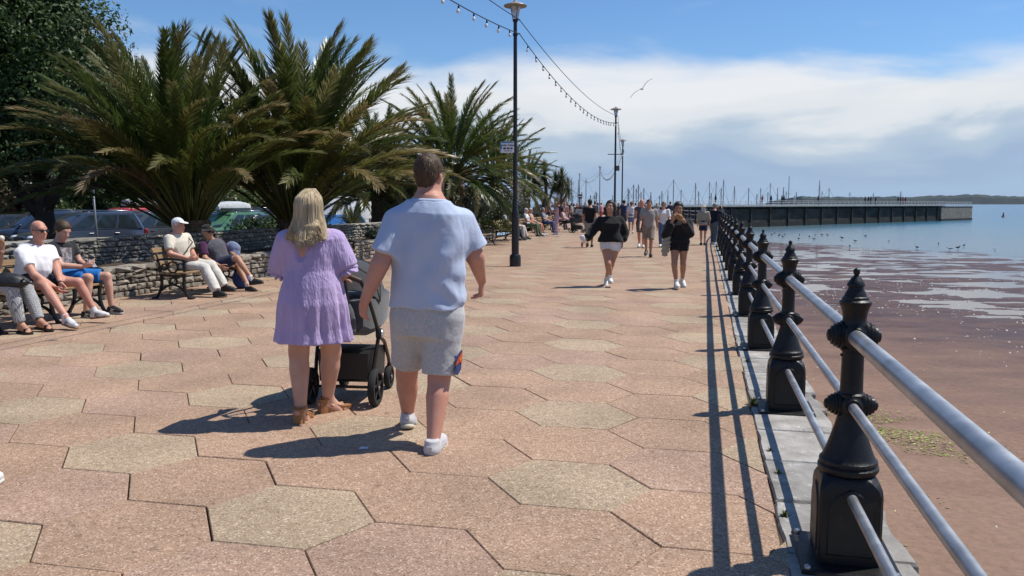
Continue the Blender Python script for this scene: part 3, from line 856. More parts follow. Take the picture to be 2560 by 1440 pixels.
# ------------------------------------------------------------------ lamp posts, wires, signs
m_lamp = M('lamp post paint', (.014, .016, .022), .38, var=.2, scale=6, spec=.5)
m_hood = M('lamp hood', (.33, .31, .28), .45, var=.2, scale=10)
m_glass = M('lantern glass', (.85, .87, .88), .12, var=.03, trans=.55)
LAMPS = [(0.08, 20.4), (5.26, 42.2), (8.38, 62.8), (11.37, 107.0), (10.79, 132.0)]
LN = ['tallest black lamp post, standing alone in the middle of the promenade', 'black lamp post with a small grey box, right of the woman in the black fleece', 'black lamp post close behind the one with the grey box',
      'thin distant lamp post between the man in black and the boxed lamp', 'farthest thin lamp post, above the round sign']
def lamp_meshes(n):
    o = {}
    m = MB(); m.lathe([(.142, 0), (.142, .20), (.136, .25), (.125, .285), (.10, .295), (.094, .31)], n=n); o['base'] = (m, m_lamp)
    m = MB(); m.lathe([(.092, .295), (.088, 1.20), (.098, 1.21), (.098, 1.235), (.088, 1.25), (.094, 1.27), (.09, 1.30), (.07, 1.40), (.058, 1.47), (.064, 1.475), (.064, 1.495), (.055, 1.50), (.050, 3.6), (.044, 5.92), (.05, 5.925), (.05, 5.95), (.047, 5.96)], n=n); o['pole'] = (m, m_lamp)
    m = MB(); m.lathe([(.055, 5.96), (.062, 5.99), (.125, 6.275)], n=n); o['lantern'] = (m, m_glass)
    m = MB(); m.lathe([(.125, 6.276), (.20, 6.283), (.275, 6.29), (.285, 6.305), (.275, 6.32), (.17, 6.355), (.10, 6.385), (.06, 6.40), (.05, 6.425), (.02, 6.435)], n=n); o['hood'] = (m, m_hood)
    m = MB()
    for a in range(4):
        c, s = math.cos(a * PI / 2 + .4), math.sin(a * PI / 2 + .4); m.tube([(.062 * c, .062 * s, 5.97), (.128 * c, .128 * s, 6.277)], .007, 5)
    m.lathe([(.066, 5.955), (.068, 5.965), (.066, 5.985)], n=n); o['lantern_frame'] = (m, m_lamp)
    m = MB()
    for z in (5.60, 5.93): m.lathe([(.056, z), (.060, z + .01), (.060, z + .05), (.056, z + .06)], n=n)
    for z in (5.64, 5.97): m.tube([(.05, 0, z), (.10, 0, z), (.11, 0, z + .03)], .008, 5)
    o['wire_bracket'] = (m, m_lamp)
    return o
LM = {k: b.me(k, mt, smooth=True) for k, (b, mt) in lamp_meshes(20).items()}
for me in LM.values(): me.set_sharp_from_angle(angle=R(35))
lroots = []
for i, (x, y) in enumerate(LAMPS):
    r = empty('street_lamp', (x, y, 0), LN[i], 'lamp post', 'lamp posts along the promenade')
    for k, me in LM.items(): link(k, me, r, True)
    lroots.append(r)
m = MB(); m.box((5.26 + .12, 42.1, 3.35), (.16, .14, .26), bevel=.01); m.build('junction_box', M('grey box', (.12, .12, .13), .6), lroots[1])
m = MB(); m.tube([(4.86, 42.1, 4.05), (5.66, 42.1, 4.05)], .02, 6); m.build('cross_arm', m_lamp, lroots[1])
# festoon lights and the straight wire above them
m_wire = M('black cable', (.012, .012, .013), .6)
m_sock = M('bulb socket', (.015, .015, .015), .5)
m_bulb = M('frosted bulb', (.72, .73, .74), .18, var=.03)
mb = MB(); mb.lathe([(.015, 0), (.018, -.012), (.018, -.06), (.014, -.065)], n=8); mb.cur = 1; mb.lathe([(.014, -.065), (.024, -.085), (.032, -.108), (.031, -.128), (.02, -.147), (.006, -.154)], n=10)
bulb_me = mb.me('bulb', [m_sock, m_bulb], True)
spans = [((-5.05, -0.4), LAMPS[0]), (LAMPS[0], LAMPS[1]), (LAMPS[1], LAMPS[2]), (LAMPS[2], LAMPS[3]), (LAMPS[3], LAMPS[4])]
SPW = ['upper left, from the nearest lamp out of the picture', 'between the two nearest lamp posts', 'between the boxed lamp and the one behind it', 'swooping to the distant thin lamp', 'between the two farthest lamps']
for i, (a, b) in enumerate(spans):
    L_ = math.hypot(b[0] - a[0], b[1] - a[1])
    def pt(t, z, sag): return Vector((a[0] + (b[0] - a[0]) * t + .1, a[1] + (b[1] - a[1]) * t, z - sag * 4 * t * (1 - t)))
    s1 = min(.018 * L_, .5) if i < 2 else .03 * L_; s2 = s1 + .22
    N_ = 20
    root = empty('festoon_lights', pt(0, 5.65, s2), 'string of small bulbs ' + SPW[i], 'string lights', 'bulb strings between the lamps')
    mb = MB(); mb.tube([pt(k / N_, 5.65, s2) for k in range(N_ + 1)], .011, 5); mb.build('cable', m_wire, root)
    step = .95; n = int(L_ / step)
    for k in range(1, n):
        p = pt(k / n, 5.65, s2) - Vector((0, 0, .008)); o = link('bulb', bulb_me, root, True); o.location = p - root.location; o.rotation_euler = (rng.uniform(-.2, .2), rng.uniform(-.2, .2), 0)
    mb = MB(); mb.tube([pt(k / N_, 5.98, s1) for k in range(N_ + 1)], .010, 5)
    tag(mb.build('support_wire', m_wire), 'plain dark wire above the bulbs ' + SPW[i], 'wire', 'wires between the lamps')

def text_mesh(name, body, size, mat, parent, loc, rot, align='CENTER', depth=.002, bold=0.0):
    cu = bpy.data.curves.new(name, 'FONT'); cu.body = body; cu.size = size; cu.align_x = align; cu.align_y = 'CENTER'; cu.extrude = depth; cu.offset = bold
    to = bpy.data.objects.new(name, cu); C.objects.link(to)
    bpy.context.view_layer.update()
    me = bpy.data.meshes.new_from_object(to.evaluated_get(bpy.context.evaluated_depsgraph_get()))
    bpy.data.objects.remove(to); bpy.data.curves.remove(cu)
    me.materials.clear(); me.materials.append(mat)
    o = bpy.data.objects.new(name, me); C.objects.link(o); o.parent = parent; o.location = loc; o.rotation_euler = rot
    return o
m_sign = M('white sign face', (.72, .74, .76), .4, var=.04)
m_blue = M('sign blue', (.05, .22, .48), .45, var=.05)
m_text = M('sign lettering', (.03, .04, .07), .6, var=.02)
sg = empty('toilet_sign', (-.12, 20.34, 2.93), 'small white sign reading Public Toilets fixed to the nearest lamp post', 'sign')
mb = MB(); mb.box((0, 0, 0), (.34, .014, .27), bevel=.004); mb.build('board', m_sign, sg, True)
mb = MB(); mb.add([(-.168, -.0095, -.13), (-.12, -.0095, 0), (-.168, -.0095, .13)], [[0, 1, 2]]); mb.add([(-.15, -.0095, .10), (.168, -.0095, .10), (.168, -.0095, .13), (-.168, -.0095, .13)], [[0, 1, 2, 3]]); mb.build('arrow', m_blue, sg, True)
text_mesh('lettering', 'Public Toilets', .058, m_text, sg, (.022, -.010, .045), (PI / 2, 0, 0), bold=.0012)
mb = MB()
for r_, (cx, w) in enumerate(((-.06, .07), (.03, .06), (.11, .05))): mb.box((cx, -.0085, -.03), (w, .003, .045))
mb.box((.02, -.0085, -.09), (.20, .003, .012)); mb.build('pictogram', m_text, sg, True)
mb = MB(); mb.box((.155, .03, .09), (.05, .06, .02)); mb.box((.155, .03, -.09), (.05, .06, .02)); mb.build('bracket', m_lamp, sg, True)
sg.rotation_euler = (0, 0, R(-6))

m_pole = M('grey steel pole', (.38, .39, .40), .45, metal=.6)
g = W(240, 500, 26.0)
ps = empty('parking_sign', (g[0], 26, CP_Z), 'thin grey pole with two narrow white parking boards, in front of the parked cars', 'sign')
mb = MB(); mb.tube([(0, 0, 0), (-.10, 0, 2.96)], .035, 10); mb.build('pole', m_pole, ps, True, smooth=True)
for dx, rz, h in ((-.17, .25, .34), (.05, -1.15, .40)):
    mb = MB(); mb.box((0, 0, 0), (.26, .015, h), bevel=.004); o = mb.build('sign_board', m_sign, ps, True); o.location = (-.08 + dx, -.05, 2.74); o.rotation_euler = (0, 0, rz)
    mb = MB(); mb.box((0, -.0105, h * .28), (.20, .004, h * .25)); q = mb.build('blue_panel', m_blue, o, True)
    text_mesh('letter', 'P', .10, m_sign, o, (0, -.0135, h * .28), (PI / 2, 0, 0))
mb = MB(); mb.box((-.1, 0, 2.95), (.34, .05, .03)); mb.build('sign_bar', m_pole, ps, True)
g = W(286, 530, 38.5)
pm = empty('pay_machine', (g[0], 38.5, CP_Z), 'grey parking payment machine between the white car and the red car', 'ticket machine')
mb = MB(); mb.box((0, 0, .85), (.36, .3, 1.7), bevel=.04); mb.build('cabinet', M('machine grey', (.20, .22, .25), .5), pm, True)
mb = MB(); mb.box((0, -.155, 1.35), (.24, .02, .42), bevel=.005); mb.build('screen_panel', M('machine pale', (.60, .62, .64), .4), pm, True)
mb = MB(); mb.box((0, -.168, 1.42), (.15, .01, .18)); mb.build('screen', m_text, pm, True)
# round sign on a post, A-board and kiosk in the distance
rs = empty('round_sign', (6.6, 80, 0), 'small round dark and white sign on a pole in the far crowd', 'sign')
mb = MB(); mb.tube([(0, 0, 0), (0, 0, 2.1)], .05, 8); mb.build('pole', m_lamp, rs, True)
mb = MB(); mb.lathe([(.24, -.02), (.24, .02)], (0, 0, 2.25), 20, (0, 1, 0)); mb.build('disc', M('sign slate', (.10, .12, .15), .5), rs, True)
mb = MB(); mb.box((0, -.028, 2.25), (.44, .01, .10)); mb.build('bar', m_sign, rs, True)
ab = empty('notice_board', (4.92, 58.0, 0), 'dark framed free standing notice board beside the pushchair', 'sign')
mb = MB()
for s in (-1, 1): mb.box((s * .50, 0, .62), (.08, .10, 1.24))
mb.box((0, 0, 1.26), (1.1, .12, .1)); mb.box((0, 0, .25), (.92, .09, .06)); mb.build('frame', m_iron, ab, True)
mb = MB(); mb.box((0, 0, .74), (.915, .04, .90)); mb.build('panel', M('notice pale', (.45, .50, .55), .4), ab, True)
mb = MB()
for k, w in enumerate((.5, .62, .4, .58)): mb.box((-.05, -.024, 1.0 - k * .13), (w, .006, .035))
mb.build('print', m_text, ab, True)
ko = empty('kiosk', (5.35, 90.0, 0), 'small pale kiosk with a flat white roof at the far end of the promenade', 'kiosk')
mb = MB(); mb.box((0, 1.2, 1.1), (1.3, 2.4, 2.2)); mb.build('wall', M('kiosk cream', (.50, .47, .40), .7), ko, True)
mb = MB(); mb.box((0, 1.1, 2.28), (1.7, 2.9, .16)); mb.build('roof', m_sign, ko, True)
mb = MB(); mb.box((.12, -.02, 1.1), (.62, .05, 1.7)); mb.build('shutter', M('kiosk brown', (.22, .15, .09), .7), ko, True)
mb = MB(); mb.box((-.48, -.02, 1.2), (.3, .05, 1.9)); mb.build('side_panel', M('kiosk teal', (.05, .28, .32), .6), ko, True)

# ------------------------------------------------------------------ benches
m_slat = M('worn bench timber', (.30, .195, .095), .65, var=.25, scale=14, stretch=(.25, 3, 3), bump=.25, bscale=30, rand=.12)
def bench_end():
    mb = MB(); fl = (.05, .028, (1, 0, 0))
    def bar(pts, w=.05, h=.028): mb.tube(pts, 0, flat=(w, h, (1, 0, 0)))
    def curve(p0, p1, p2, n=8): return [tuple((1 - t) ** 2 * np.array(p0) + 2 * t * (1 - t) * np.array(p1) + t * t * np.array(p2)) for t in np.linspace(0, 1, n)]
    bar(curve((0, -.36, 0), (0, -.20, .18), (0, -.25, .40)) + curve((0, -.25, .40), (0, -.28, .62), (0, -.40, .87))[1:])            # back leg and upright
    bar(curve((0, .26, 0), (0, .12, .14), (0, .17, .40)) + [(0, .19, .52), (0, .17, .62)])                                             # front leg
    bar([(0, -.31, .635), (0, -.15, .655), (0, .05, .65), (0, .17, .635), (0, .215, .605)], .07, .035)                                # arm
    bar([(0, -.25, .395), (0, 0, .375), (0, .19, .40)], .05, .04)                                                                   # seat bearer
    bar(curve((0, -.27, .12), (0, -.02, .34), (0, .17, .11), 10), .04, .024)                                                          # arched brace
    for (cy, cz, r) in ((-.03, .52, .088), (.11, .53, .05), (-.18, .52, .05), (-.03, .285, .062)):
        mb.tube([(0, cy + r * math.cos(a), cz + r * math.sin(a)) for a in np.linspace(0, 2 * PI, 17)[:-1]], 0, flat=(.034, .02, (1, 0, 0)), closed=True)
    mb.box((0, -.37, .012), (.06, .10, .024), bevel=.006); mb.box((0, .27, .012), (.06, .10, .024), bevel=.006)
    return mb
bench_end_me = bench_end().me('end_frame', m_iron)
def slat_me(L_, w, t): 
    b = MB(); b.box((0, 0, 0), (L_, w, t), bevel=.008); return b
SLM = {}
def bench(loc, t, L_, label):
    r = empty('park_bench', (loc[0], loc[1], 0), label, 'bench', 'benches along the promenade', rotz=math.atan2(-t[1], -t[0]))
    for s in (-1, 1): o = link('end_frame', bench_end_me, r, True); o.location = (s * (L_ / 2 - .06), 0, 0)
    if L_ > 1.9: o = link('end_frame', bench_end_me, r, True)
    key = round(L_, 2)
    if key not in SLM: SLM[key] = (slat_me(L_, .085, .032).me('seat_slat', m_slat), slat_me(L_, .03, .09).me('back_slat', m_slat))
    for k in range(5):
        o = link('seat_slat', SLM[key][0], r, True); o.location = (0, -.20 + k * .098, .425 - .012 * math.sin(k / 4 * PI) + (.004 if k == 4 else 0))
    for k in range(3):
        o = link('back_slat', SLM[key][1], r, True); z = .56 + k * .115; o.location = (0, -.255 - (z - .45) * .30, z); o.rotation_euler = (R(15 + k * 4), 0, 0)
    return r
BT = (.18, .984)
bench((-6.16, 10.64), BT, 2.0, 'black iron bench at far left with three people sitting on it')
bench((-5.36, 14.17), BT, 1.78, 'black iron and timber bench with the two men in caps')
bench((-4.18, 19.2), (.2, .98), 1.7, 'empty bench half hidden behind the pram and the lilac dress')
bench((-1.12, 30.1), (.34, .94), 1.6, 'empty timber bench just right of the big man in light blue')
bench((-.2, 35.3), (.28, .96), 1.7, 'bench behind the nearest lamp post with two sitters')
bench((.72, 39.6), (.28, .96), 1.7, 'bench with two white haired sitters right of the nearest lamp')
bench((1.75, 44.6), (.28, .96), 1.7, 'bench beside the standing woman in pink')
bench((2.75, 49.2), (.28, .96), 1.7, 'bench behind the dark pushchair in the distance')
# ------------------------------------------------------------------ palms
def leaf_mat(name, stops, rough=.45, axis_len=5.0, rand=.25, spec=.5, trans=.36):
    """colour runs along the leaf's own length (object x), with differences from leaf to leaf"""
    m = bpy.data.materials.new(name); m.use_nodes = True; nt = m.node_tree; b = nt.nodes['Principled BSDF']; N = nt.nodes.new; L = nt.links.new
    tcn = N('ShaderNodeTexCoord'); sp = N('ShaderNodeSeparateXYZ'); L(tcn.outputs['Object'], sp.inputs[0])
    dv = N('ShaderNodeMath'); dv.operation = 'DIVIDE'; L(sp.outputs[0], dv.inputs[0]); dv.inputs[1].default_value = axis_len
    oi = N('ShaderNodeObjectInfo')
    ad = N('ShaderNodeMath'); ad.operation = 'MULTIPLY_ADD'; L(oi.outputs['Random'], ad.inputs[0]); ad.inputs[1].default_value = .35; L(dv.outputs[0], ad.inputs[2])
    sb = N('ShaderNodeMath'); sb.operation = 'SUBTRACT'; L(ad.outputs[0], sb.inputs[0]); sb.inputs[1].default_value = .17
    nz = N('ShaderNodeTexNoise'); nz.inputs['Scale'].default_value = 5; nz.inputs['Detail'].default_value = 3; L(tcn.outputs['Object'], nz.inputs['Vector'])
    a2 = N('ShaderNodeMath'); a2.operation = 'MULTIPLY_ADD'; L(nz.outputs[0], a2.inputs[0]); a2.inputs[1].default_value = .3; L(sb.outputs[0], a2.inputs[2])
    s2 = N('ShaderNodeMath'); s2.operation = 'SUBTRACT'; L(a2.outputs[0], s2.inputs[0]); s2.inputs[1].default_value = .15
    rp = N('ShaderNodeValToRGB'); e = rp.color_ramp.elements
    while len(e) < len(stops): e.new(.5)
    for q, (p, c) in zip(e, stops): q.position = p; q.color = (*c, 1)
    L(s2.outputs[0], rp.inputs[0])
    hs = N('ShaderNodeHueSaturation'); mr = N('ShaderNodeMapRange'); mr.inputs['To Min'].default_value = 1 - rand; mr.inputs['To Max'].default_value = 1 + rand; L(oi.outputs['Random'], mr.inputs['Value']); L(mr.outputs[0], hs.inputs['Value']); L(rp.outputs[0], hs.inputs['Color'])
    L(hs.outputs[0], b.inputs['Base Color']); b.inputs['Roughness'].default_value = rough; b.inputs['Specular IOR Level'].default_value = spec
    if trans:
        tr = N('ShaderNodeBsdfTranslucent'); L(hs.outputs[0], tr.inputs['Color']); mx = N('ShaderNodeMixShader'); mx.inputs[0].default_value = trans
        L(b.outputs[0], mx.inputs[1]); L(tr.outputs[0], mx.inputs[2]); L(mx.outputs[0], nt.nodes['Material Output'].inputs['Surface'])
    MATS[name] = m; return m
m_frond = leaf_mat('palm frond green', [(0, (.15, .13, .04)), (.2, (.085, .118, .026)), (.6, (.076, .118, .026)), (.9, (.105, .132, .036)), (1, (.16, .155, .065))], .33, 4.6, .25, .6)
m_frond2 = leaf_mat('palm frond yellowing', [(0, (.15, .11, .035)), (.3, (.092, .11, .024)), (.65, (.12, .128, .028)), (.88, (.17, .145, .05)), (1, (.25, .195, .095))], .38, 4.6)
m_frond3 = leaf_mat('palm frond dry', [(0, (.10, .065, .03)), (.4, (.12, .08, .035)), (.8, (.19, .13, .065)), (1, (.27, .20, .12))], .6, 4.6)
m_trunk = M('palm trunk', (.13, .09, .055), .95, var=.35, scale=9, bump=1, bscale=14, bdist=.03)
def frond_mesh(L_, bend, seed, mat, pairs=112, lw=.040, ll=.54, petiole=.25, twist=.0):
    r = random.Random(seed); V = []; F = []
    n = 18; pts = []; x = z = 0; 
    for i in range(n + 1):
        t = i / n; a = -bend * t ** 1.5
        pts.append((x, 0, z)); x += L_ / n * math.cos(a); z += L_ / n * math.sin(a)
    pts = np.array(pts)
    def at(t):
        u = t * n; i = min(int(u), n - 1); f = u - i; return pts[i] * (1 - f) + pts[i + 1] * f
    def tan(t): a = -bend * t ** 1.35; return np.array([math.cos(a), 0, math.sin(a)])
    mb = MB()
    mb.tube([tuple(at(t)) for t in np.linspace(0, 1, 14)], [max(.004, .035 * (1 - t) ** .8 + .003) for t in np.linspace(0, 1, 14)], 4)
    V = mb.v; F = mb.f
    for s in (-1, 1):
        for i in range(pairs):
            t = petiole + (1 - petiole) * (i + r.uniform(0, .9)) / pairs
            if t > .995: t = .995
            p = at(t); T = tan(t); U = np.array([-T[2], 0, T[0]]); S = np.array([0, s, 0.])
            k = (t - petiole) / (1 - petiole)
            ln = ll * (0.35 + .65 * math.sin(min(1, k * 2.6) * PI / 2)) * (1 - .48 * max(0, k - .6) / .4) * r.uniform(.85, 1.12)
            fw = R(46 - 20 * k + r.uniform(-8, 8)); up = R(24 + r.uniform(-30, 22))
            d = T * math.cos(PI / 2 - (PI / 2 - fw)) * 0
            d = T * math.cos(fw) + (S * math.cos(up) + U * math.sin(up)) * math.sin(fw)
            d /= np.linalg.norm(d)
            wv = np.cross(d, U * math.cos(up) - S * math.sin(up)); wv /= np.linalg.norm(wv)
            w = lw * r.uniform(.8, 1.2) * (.7 + .3 * (1 - k)); dr = np.array([0, 0, -1.0]) * ln * r.uniform(.08, .26)
            a, b_ = p - wv * w * .35, p + wv * w * .35; m1 = p + d * ln * .45 + dr * .1; e = p + d * ln + dr
            j = len(V); V += [tuple(a), tuple(b_), tuple(m1 + wv * w * .5), tuple(m1 - wv * w * .5), tuple(e)]
            F += [[j, j + 1, j + 2, j + 3], [j + 3, j + 2, j + 4]]
    return mesh('frond', V, F, mat)
FR = {}
def fronds_of(kind):
    if kind in FR: return FR[kind]
    out = []
    mt = {'g': m_frond, 'y': m_frond2, 'd': m_frond3}[kind]
    for s in range(4): out.append(frond_mesh(4.9, R({'g': 52, 'y': 66, 'd': 88}[kind] + 11 * (s - 1.5)), s + {'g': 10, 'y': 20, 'd': 30}[kind], mt))
    FR[kind] = out; return out
def palm(loc, scale, n, label, trunk_h, trunk_r, seed, lean=(0, 0), lo=22, group='feather leaved palms left of the promenade', elmax=89, dry=.2):
    r = random.Random(seed); root = empty('palm_tree', loc, label, 'palm tree', group)
    mb = MB(); prof = []
    K = 14
    for i in range(K + 1):
        t = i / K; prof.append((trunk_r * (1.15 - .3 * t + .25 * max(0, t - .6)) * (1 + .09 * (i % 2)), -.3 + t * (trunk_h + .3)))
    mb.lathe(prof, n=14); mb.build('trunk', m_trunk, root, True)
    for i in range(n):
        t = (i + .5) / n
        el = elmax - (elmax - lo) * t ** .85 + r.uniform(-5, 5)
        az = i * 2.39996 + r.uniform(-.2, .2)
        kind = 'g' if t < .45 else ('y' if r.random() < .6 else 'g')
        if t > .72 and r.random() < dry: kind = r.choice('yd')
        me = fronds_of(kind)[min(3, max(0, int(t * 3.2 + r.uniform(-.6, .9))))]
        o = link('frond', me, root, True)
        rr = trunk_r * (.35 + .6 * t)
        o.location = (rr * math.cos(az) + lean[0] * .35, rr * math.sin(az) + lean[1] * .35, trunk_h - .15 + .25 * (1 - t))
        o.rotation_euler = (Matrix.Rotation(lean[0] * .38, 3, 'Y') @ Matrix.Rotation(az, 3, 'Z') @ Matrix.Rotation(-R(el), 3, 'Y') @ Matrix.Rotation(r.uniform(-.5, .5), 3, 'X')).to_euler()
        s = scale * r.uniform(.88, 1.0) * (1 - .15 * t * t); o.scale = (s, s, s)
    return root
palm((-6.95, 18.0, .45), .86, 112, 'broad dark palm at left, its fan of fronds over the men on the benches', .75, .34, 1, lo=42, dry=.08, lean=(-.45, 0))
palm((-5.75, 21.4, .45), 1.03, 116, 'largest palm, standing behind the woman in lilac with fronds reaching highest', .75, .36, 2, lo=41, dry=.10, lean=(.25, 0))
palm((-2.35, 32.5, .3), .80, 112, 'mid distance palm between the big man and the lamp post', 2.35, .30, 3, lo=-18, dry=.2)
palm((-5.0, 31.0, .3), .74, 84, 'low shaded palm with drooping fronds behind the pram', 1.5, .3, 4, lo=2, dry=.2)
palm((-1.0, 47.5, .2), .80, 90, 'brownish palm just right of the nearest lamp post', 2.9, .28, 5, lo=-30, dry=.6)
palm((1.0, 56.0, .2), .62, 60, 'small far palm below the forked cabbage tree', 2.2, .25, 6, lo=-30, dry=.6)

# ------------------------------------------------------------------ spiky heads: yucca and cabbage trees
def spike_head(n, L_, w, seed, lo=-40, jit=.15):
    r = random.Random(seed); V = []; F = []
    for i in range(n):
        t = (i + .5) / n; el = R(90 - (90 - lo) * t ** .8 + r.uniform(-8, 8)); az = i * 2.39996 + r.uniform(-.3, .3)
        ln = L_ * r.uniform(.8, 1.1); h = np.array([math.cos(az), math.sin(az), 0.]); d0 = h * math.cos(el) + np.array([0, 0, math.sin(el)])
        s = np.array([-math.sin(az), math.cos(az), 0.]); P = []
        for k in range(4):
            u = k / 3; q = d0 * ln * u + np.array([0, 0, -1.]) * ln * jit * u * u * (1 if el < 1 else .3)
            ww = w * (0.6 + 1.2 * u - 1.75 * u * u)
            P += [q - s * ww / 2, q + s * ww / 2]
        P = P[:6] + [P[6] * .5 + P[7] * .5]; j = len(V); V += [tuple(p) for p in P]
        F += [[j, j + 1, j + 3, j + 2], [j + 2, j + 3, j + 5, j + 4], [j + 4, j + 5, j + 6]]
    return V, F
m_yuc = leaf_mat('yucca leaves', [(0, (.10, .11, .045)), (.5, (.075, .105, .05)), (1, (.15, .17, .09))], .4, .6, .12)
m_cord = leaf_mat('cabbage tree leaves', [(0, (.06, .075, .028)), (.6, (.05, .07, .025)), (1, (.10, .10, .05))], .45, .8, .2)
m_bark = M('grey bark', (.16, .13, .10), .95, var=.3, scale=6, bump=.8, bscale=12, bdist=.02)
yu = empty('yucca_plant', (-5.35, 27.4, .36), 'round spiky yucca rosette behind the pram, between lilac dress and big man', 'plant')
mb = MB(); mb.lathe([(.12, -.1), (.10, .5)], n=10); mb.build('stem', m_bark, yu, True)
mb = MB(); V, F = spike_head(420, .68, .028, 4, -50, .05); mb.add([(p[0], p[1], p[2] + .42) for p in V], F); mb.build('leaves', m_yuc, yu, True); yu.scale = (1.2, 1.2, 1.1)
def cabbage(loc, heads, label, seed):
    r = empty('cabbage_tree', loc, label, 'tree', 'forked cabbage trees in the distance')
    mb = MB()
    for (pts, rad) in heads:
        n = len(pts); mb.tube(pts, [rad * (1 - .45 * k / (n - 1)) for k in range(n)], 7)
    mb.build('trunk', m_bark, r, True, smooth=True)
    for k, (pts, rad) in enumerate(heads):
        V, F = spike_head(150, .95, .07, seed + k, -75, .22); m = MB(); m.add(V, F); o = m.build('leaf_head', m_cord, r, True); o.location = pts[-1]
    return r
cabbage((1.9, 52.0, 0), [([(0, 0, 0), (.1, 0, 1.3), (.25, 0, 2.2), (.15, 0, 3.5)], .16), ([(.1, 0, 1.3), (.5, .1, 1.9), (.85, 0, 2.9)], .10), ([(.25, 0, 2.0), (-.2, 0, 2.6), (-.45, .1, 3.0)], .10), ([(.7, .05, 2.4), (1.2, 0, 3.1)], .08)],
        'grey trunked cabbage tree forking into spiky heads right of the palms', 50)
cabbage((3.55, 60.0, 0), [([(0, 0, 0), (.0, 0, 1.6), (.1, 0, 3.1)], .11), ([(0, 0, 1.5), (.4, 0, 2.2), (.5, 0, 2.75)], .08)], 'smaller cabbage tree with a bare stem, farthest right of the trees', 60)

# ------------------------------------------------------------------ leafy crowns and shrubs
def leaf_cloud(blobs, n, size, seed, hollow=.55, noise=.5, down=0.0):
    """leaf faces through the outer part of a set of lumpy ellipsoids; blobs: (centre, radii)"""
    r = np.random.RandomState(seed)
    vol = np.array([b[1][0] * b[1][1] + b[1][1] * b[1][2] + b[1][0] * b[1][2] for b in blobs]); cnt = (vol / vol.sum() * n).astype(int)
    P = []; Nn = []
    for (c, rad), k in zip(blobs, cnt):
        d = r.normal(size=(k, 3)); d /= np.linalg.norm(d, axis=1)[:, None]
        lump = 1 + noise * (fbm(d * 2.2 + np.array(c) * .37, seed, 3) - .45)
        rr = (hollow + (1 - hollow) * r.rand(k) ** .6) * lump
        P.append(np.array(c) + d * np.array(rad) * rr[:, None]); Nn.append(d)
    P = np.concatenate(P); Nn = np.concatenate(Nn)
    g = fbm(P / (size * 7), seed + 5, 2); k = g > .30; P = P[k]; Nn = Nn[k]      # gaps between the clumps
    m = len(P); q = Nn + r.normal(size=(m, 3)) * .75; q[:, 2] += .25; q /= np.linalg.norm(q, axis=1)[:, None]
    a = np.cross(q, r.normal(size=(m, 3))); a /= np.linalg.norm(a, axis=1)[:, None]; b = np.cross(q, a)
    s = size * (.6 + .8 * r.rand(m))[:, None]
    V = np.stack([P - a * s, P - b * s * .45 + q * s * .12, P + a * s, P + b * s * .45 + q * s * .12], 1).reshape(-1, 3)
    F = np.arange(4 * m).reshape(m, 4); return V, F
def foliage_mat(name, c1, c2, trans=.3, rough=.45, scale=.6):
    if name in MATS: return MATS[name]
    m = M(name, c1, rough, var=.2, scale=scale, col2=c2, rand=.12, detail=8); nt = m.node_tree; b = nt.nodes['Principled BSDF']
    src = b.inputs['Base Color'].links[0].from_socket
    tr = nt.nodes.new('ShaderNodeBsdfTranslucent'); nt.links.new(src, tr.inputs['Color']); mx = nt.nodes.new('ShaderNodeMixShader'); mx.inputs[0].default_value = trans
    nt.links.new(b.outputs[0], mx.inputs[1]); nt.links.new(tr.outputs[0], mx.inputs[2]); nt.links.new(mx.outputs[0], nt.nodes['Material Output'].inputs['Surface'])
    return m
m_oak = foliage_mat('dark evergreen leaves', (.060, .105, .022), (.030, .055, .013), .26, .58)
m_olive = foliage_mat('olive foliage', (.095, .095, .035), (.055, .060, .022), .25)
m_lime = foliage_mat('lime shrub leaves', (.11, .14, .03), (.06, .085, .02), .35)
m_shrub = foliage_mat('mid green shrub leaves', (.055, .075, .022), (.03, .045, .014), .25)
m_rust = foliage_mat('rusty shrub leaves', (.14, .07, .035), (.06, .06, .02), .25)
m_grey = foliage_mat('grey green shrub leaves', (.10, .12, .085), (.05, .065, .04), .2)
m_bark2 = M('dark bark', (.045, .035, .028), .95, var=.3, scale=5, bump=.9, bscale=10, bdist=.03)
t = empty('evergreen_tree', (-14.2, 25.0, CP_Z), 'big dark leafy evergreen tree filling the top left corner', 'tree')
mb = MB()
mb.tube([(.15, 0, 0), (.1, 0, .8), (0, 0, 1.6), (-.1, .1, 2.6), (-.3, .2, 4.2), (-.5, 0, 6.5)], [.36, .30, .27, .24, .2, .1], 12)
mb.tube([(0, 0, 1.5), (-.6, -.2, 2.3), (-1.0, -.3, 3.4), (-1.5, -.4, 5)], [.2, .16, .13, .08], 9)
mb.tube([(0, 0, 1.7), (.5, .1, 2.6), (1.0, .1, 3.6), (1.4, 0, 5)], [.2, .15, .12, .08], 9)
mb.tube([(-.1, 0, 2.2), (-.2, .8, 3.2), (-.1, 1.6, 4.8)], [.16, .12, .08], 8)
mb.build('trunk', m_bark2, t, True, smooth=True)
bl = [((-2.2, 0, 5.2), (2.9, 2.6, 2.2)), ((.2, .3, 5.0), (2.6, 2.4, 2.2)), ((1.2, -.2, 4.0), (1.4, 1.6, 1.2)), ((-3.0, -.5, 3.8), (1.9, 1.9, 1.4)), ((-1, 0, 7.4), (2.8, 2.6, 2.0)), ((-3.4, .5, 7.4), (2.4, 2.2, 1.9)), ((.7, .3, 6.6), (2.0, 2.0, 1.7)),
      ((-2, 0, 9.2), (2.6, 2.4, 1.8)), ((-.2, 0, 8.4), (1.6, 1.6, 1.4)), ((-.6, -1, 3.4), (1.5, 1.3, 1.0))]
V, F = leaf_cloud(bl, 90000, .078, 3, .35, .85); link('crown', mesh('crown', V, F, m_oak), t, True)
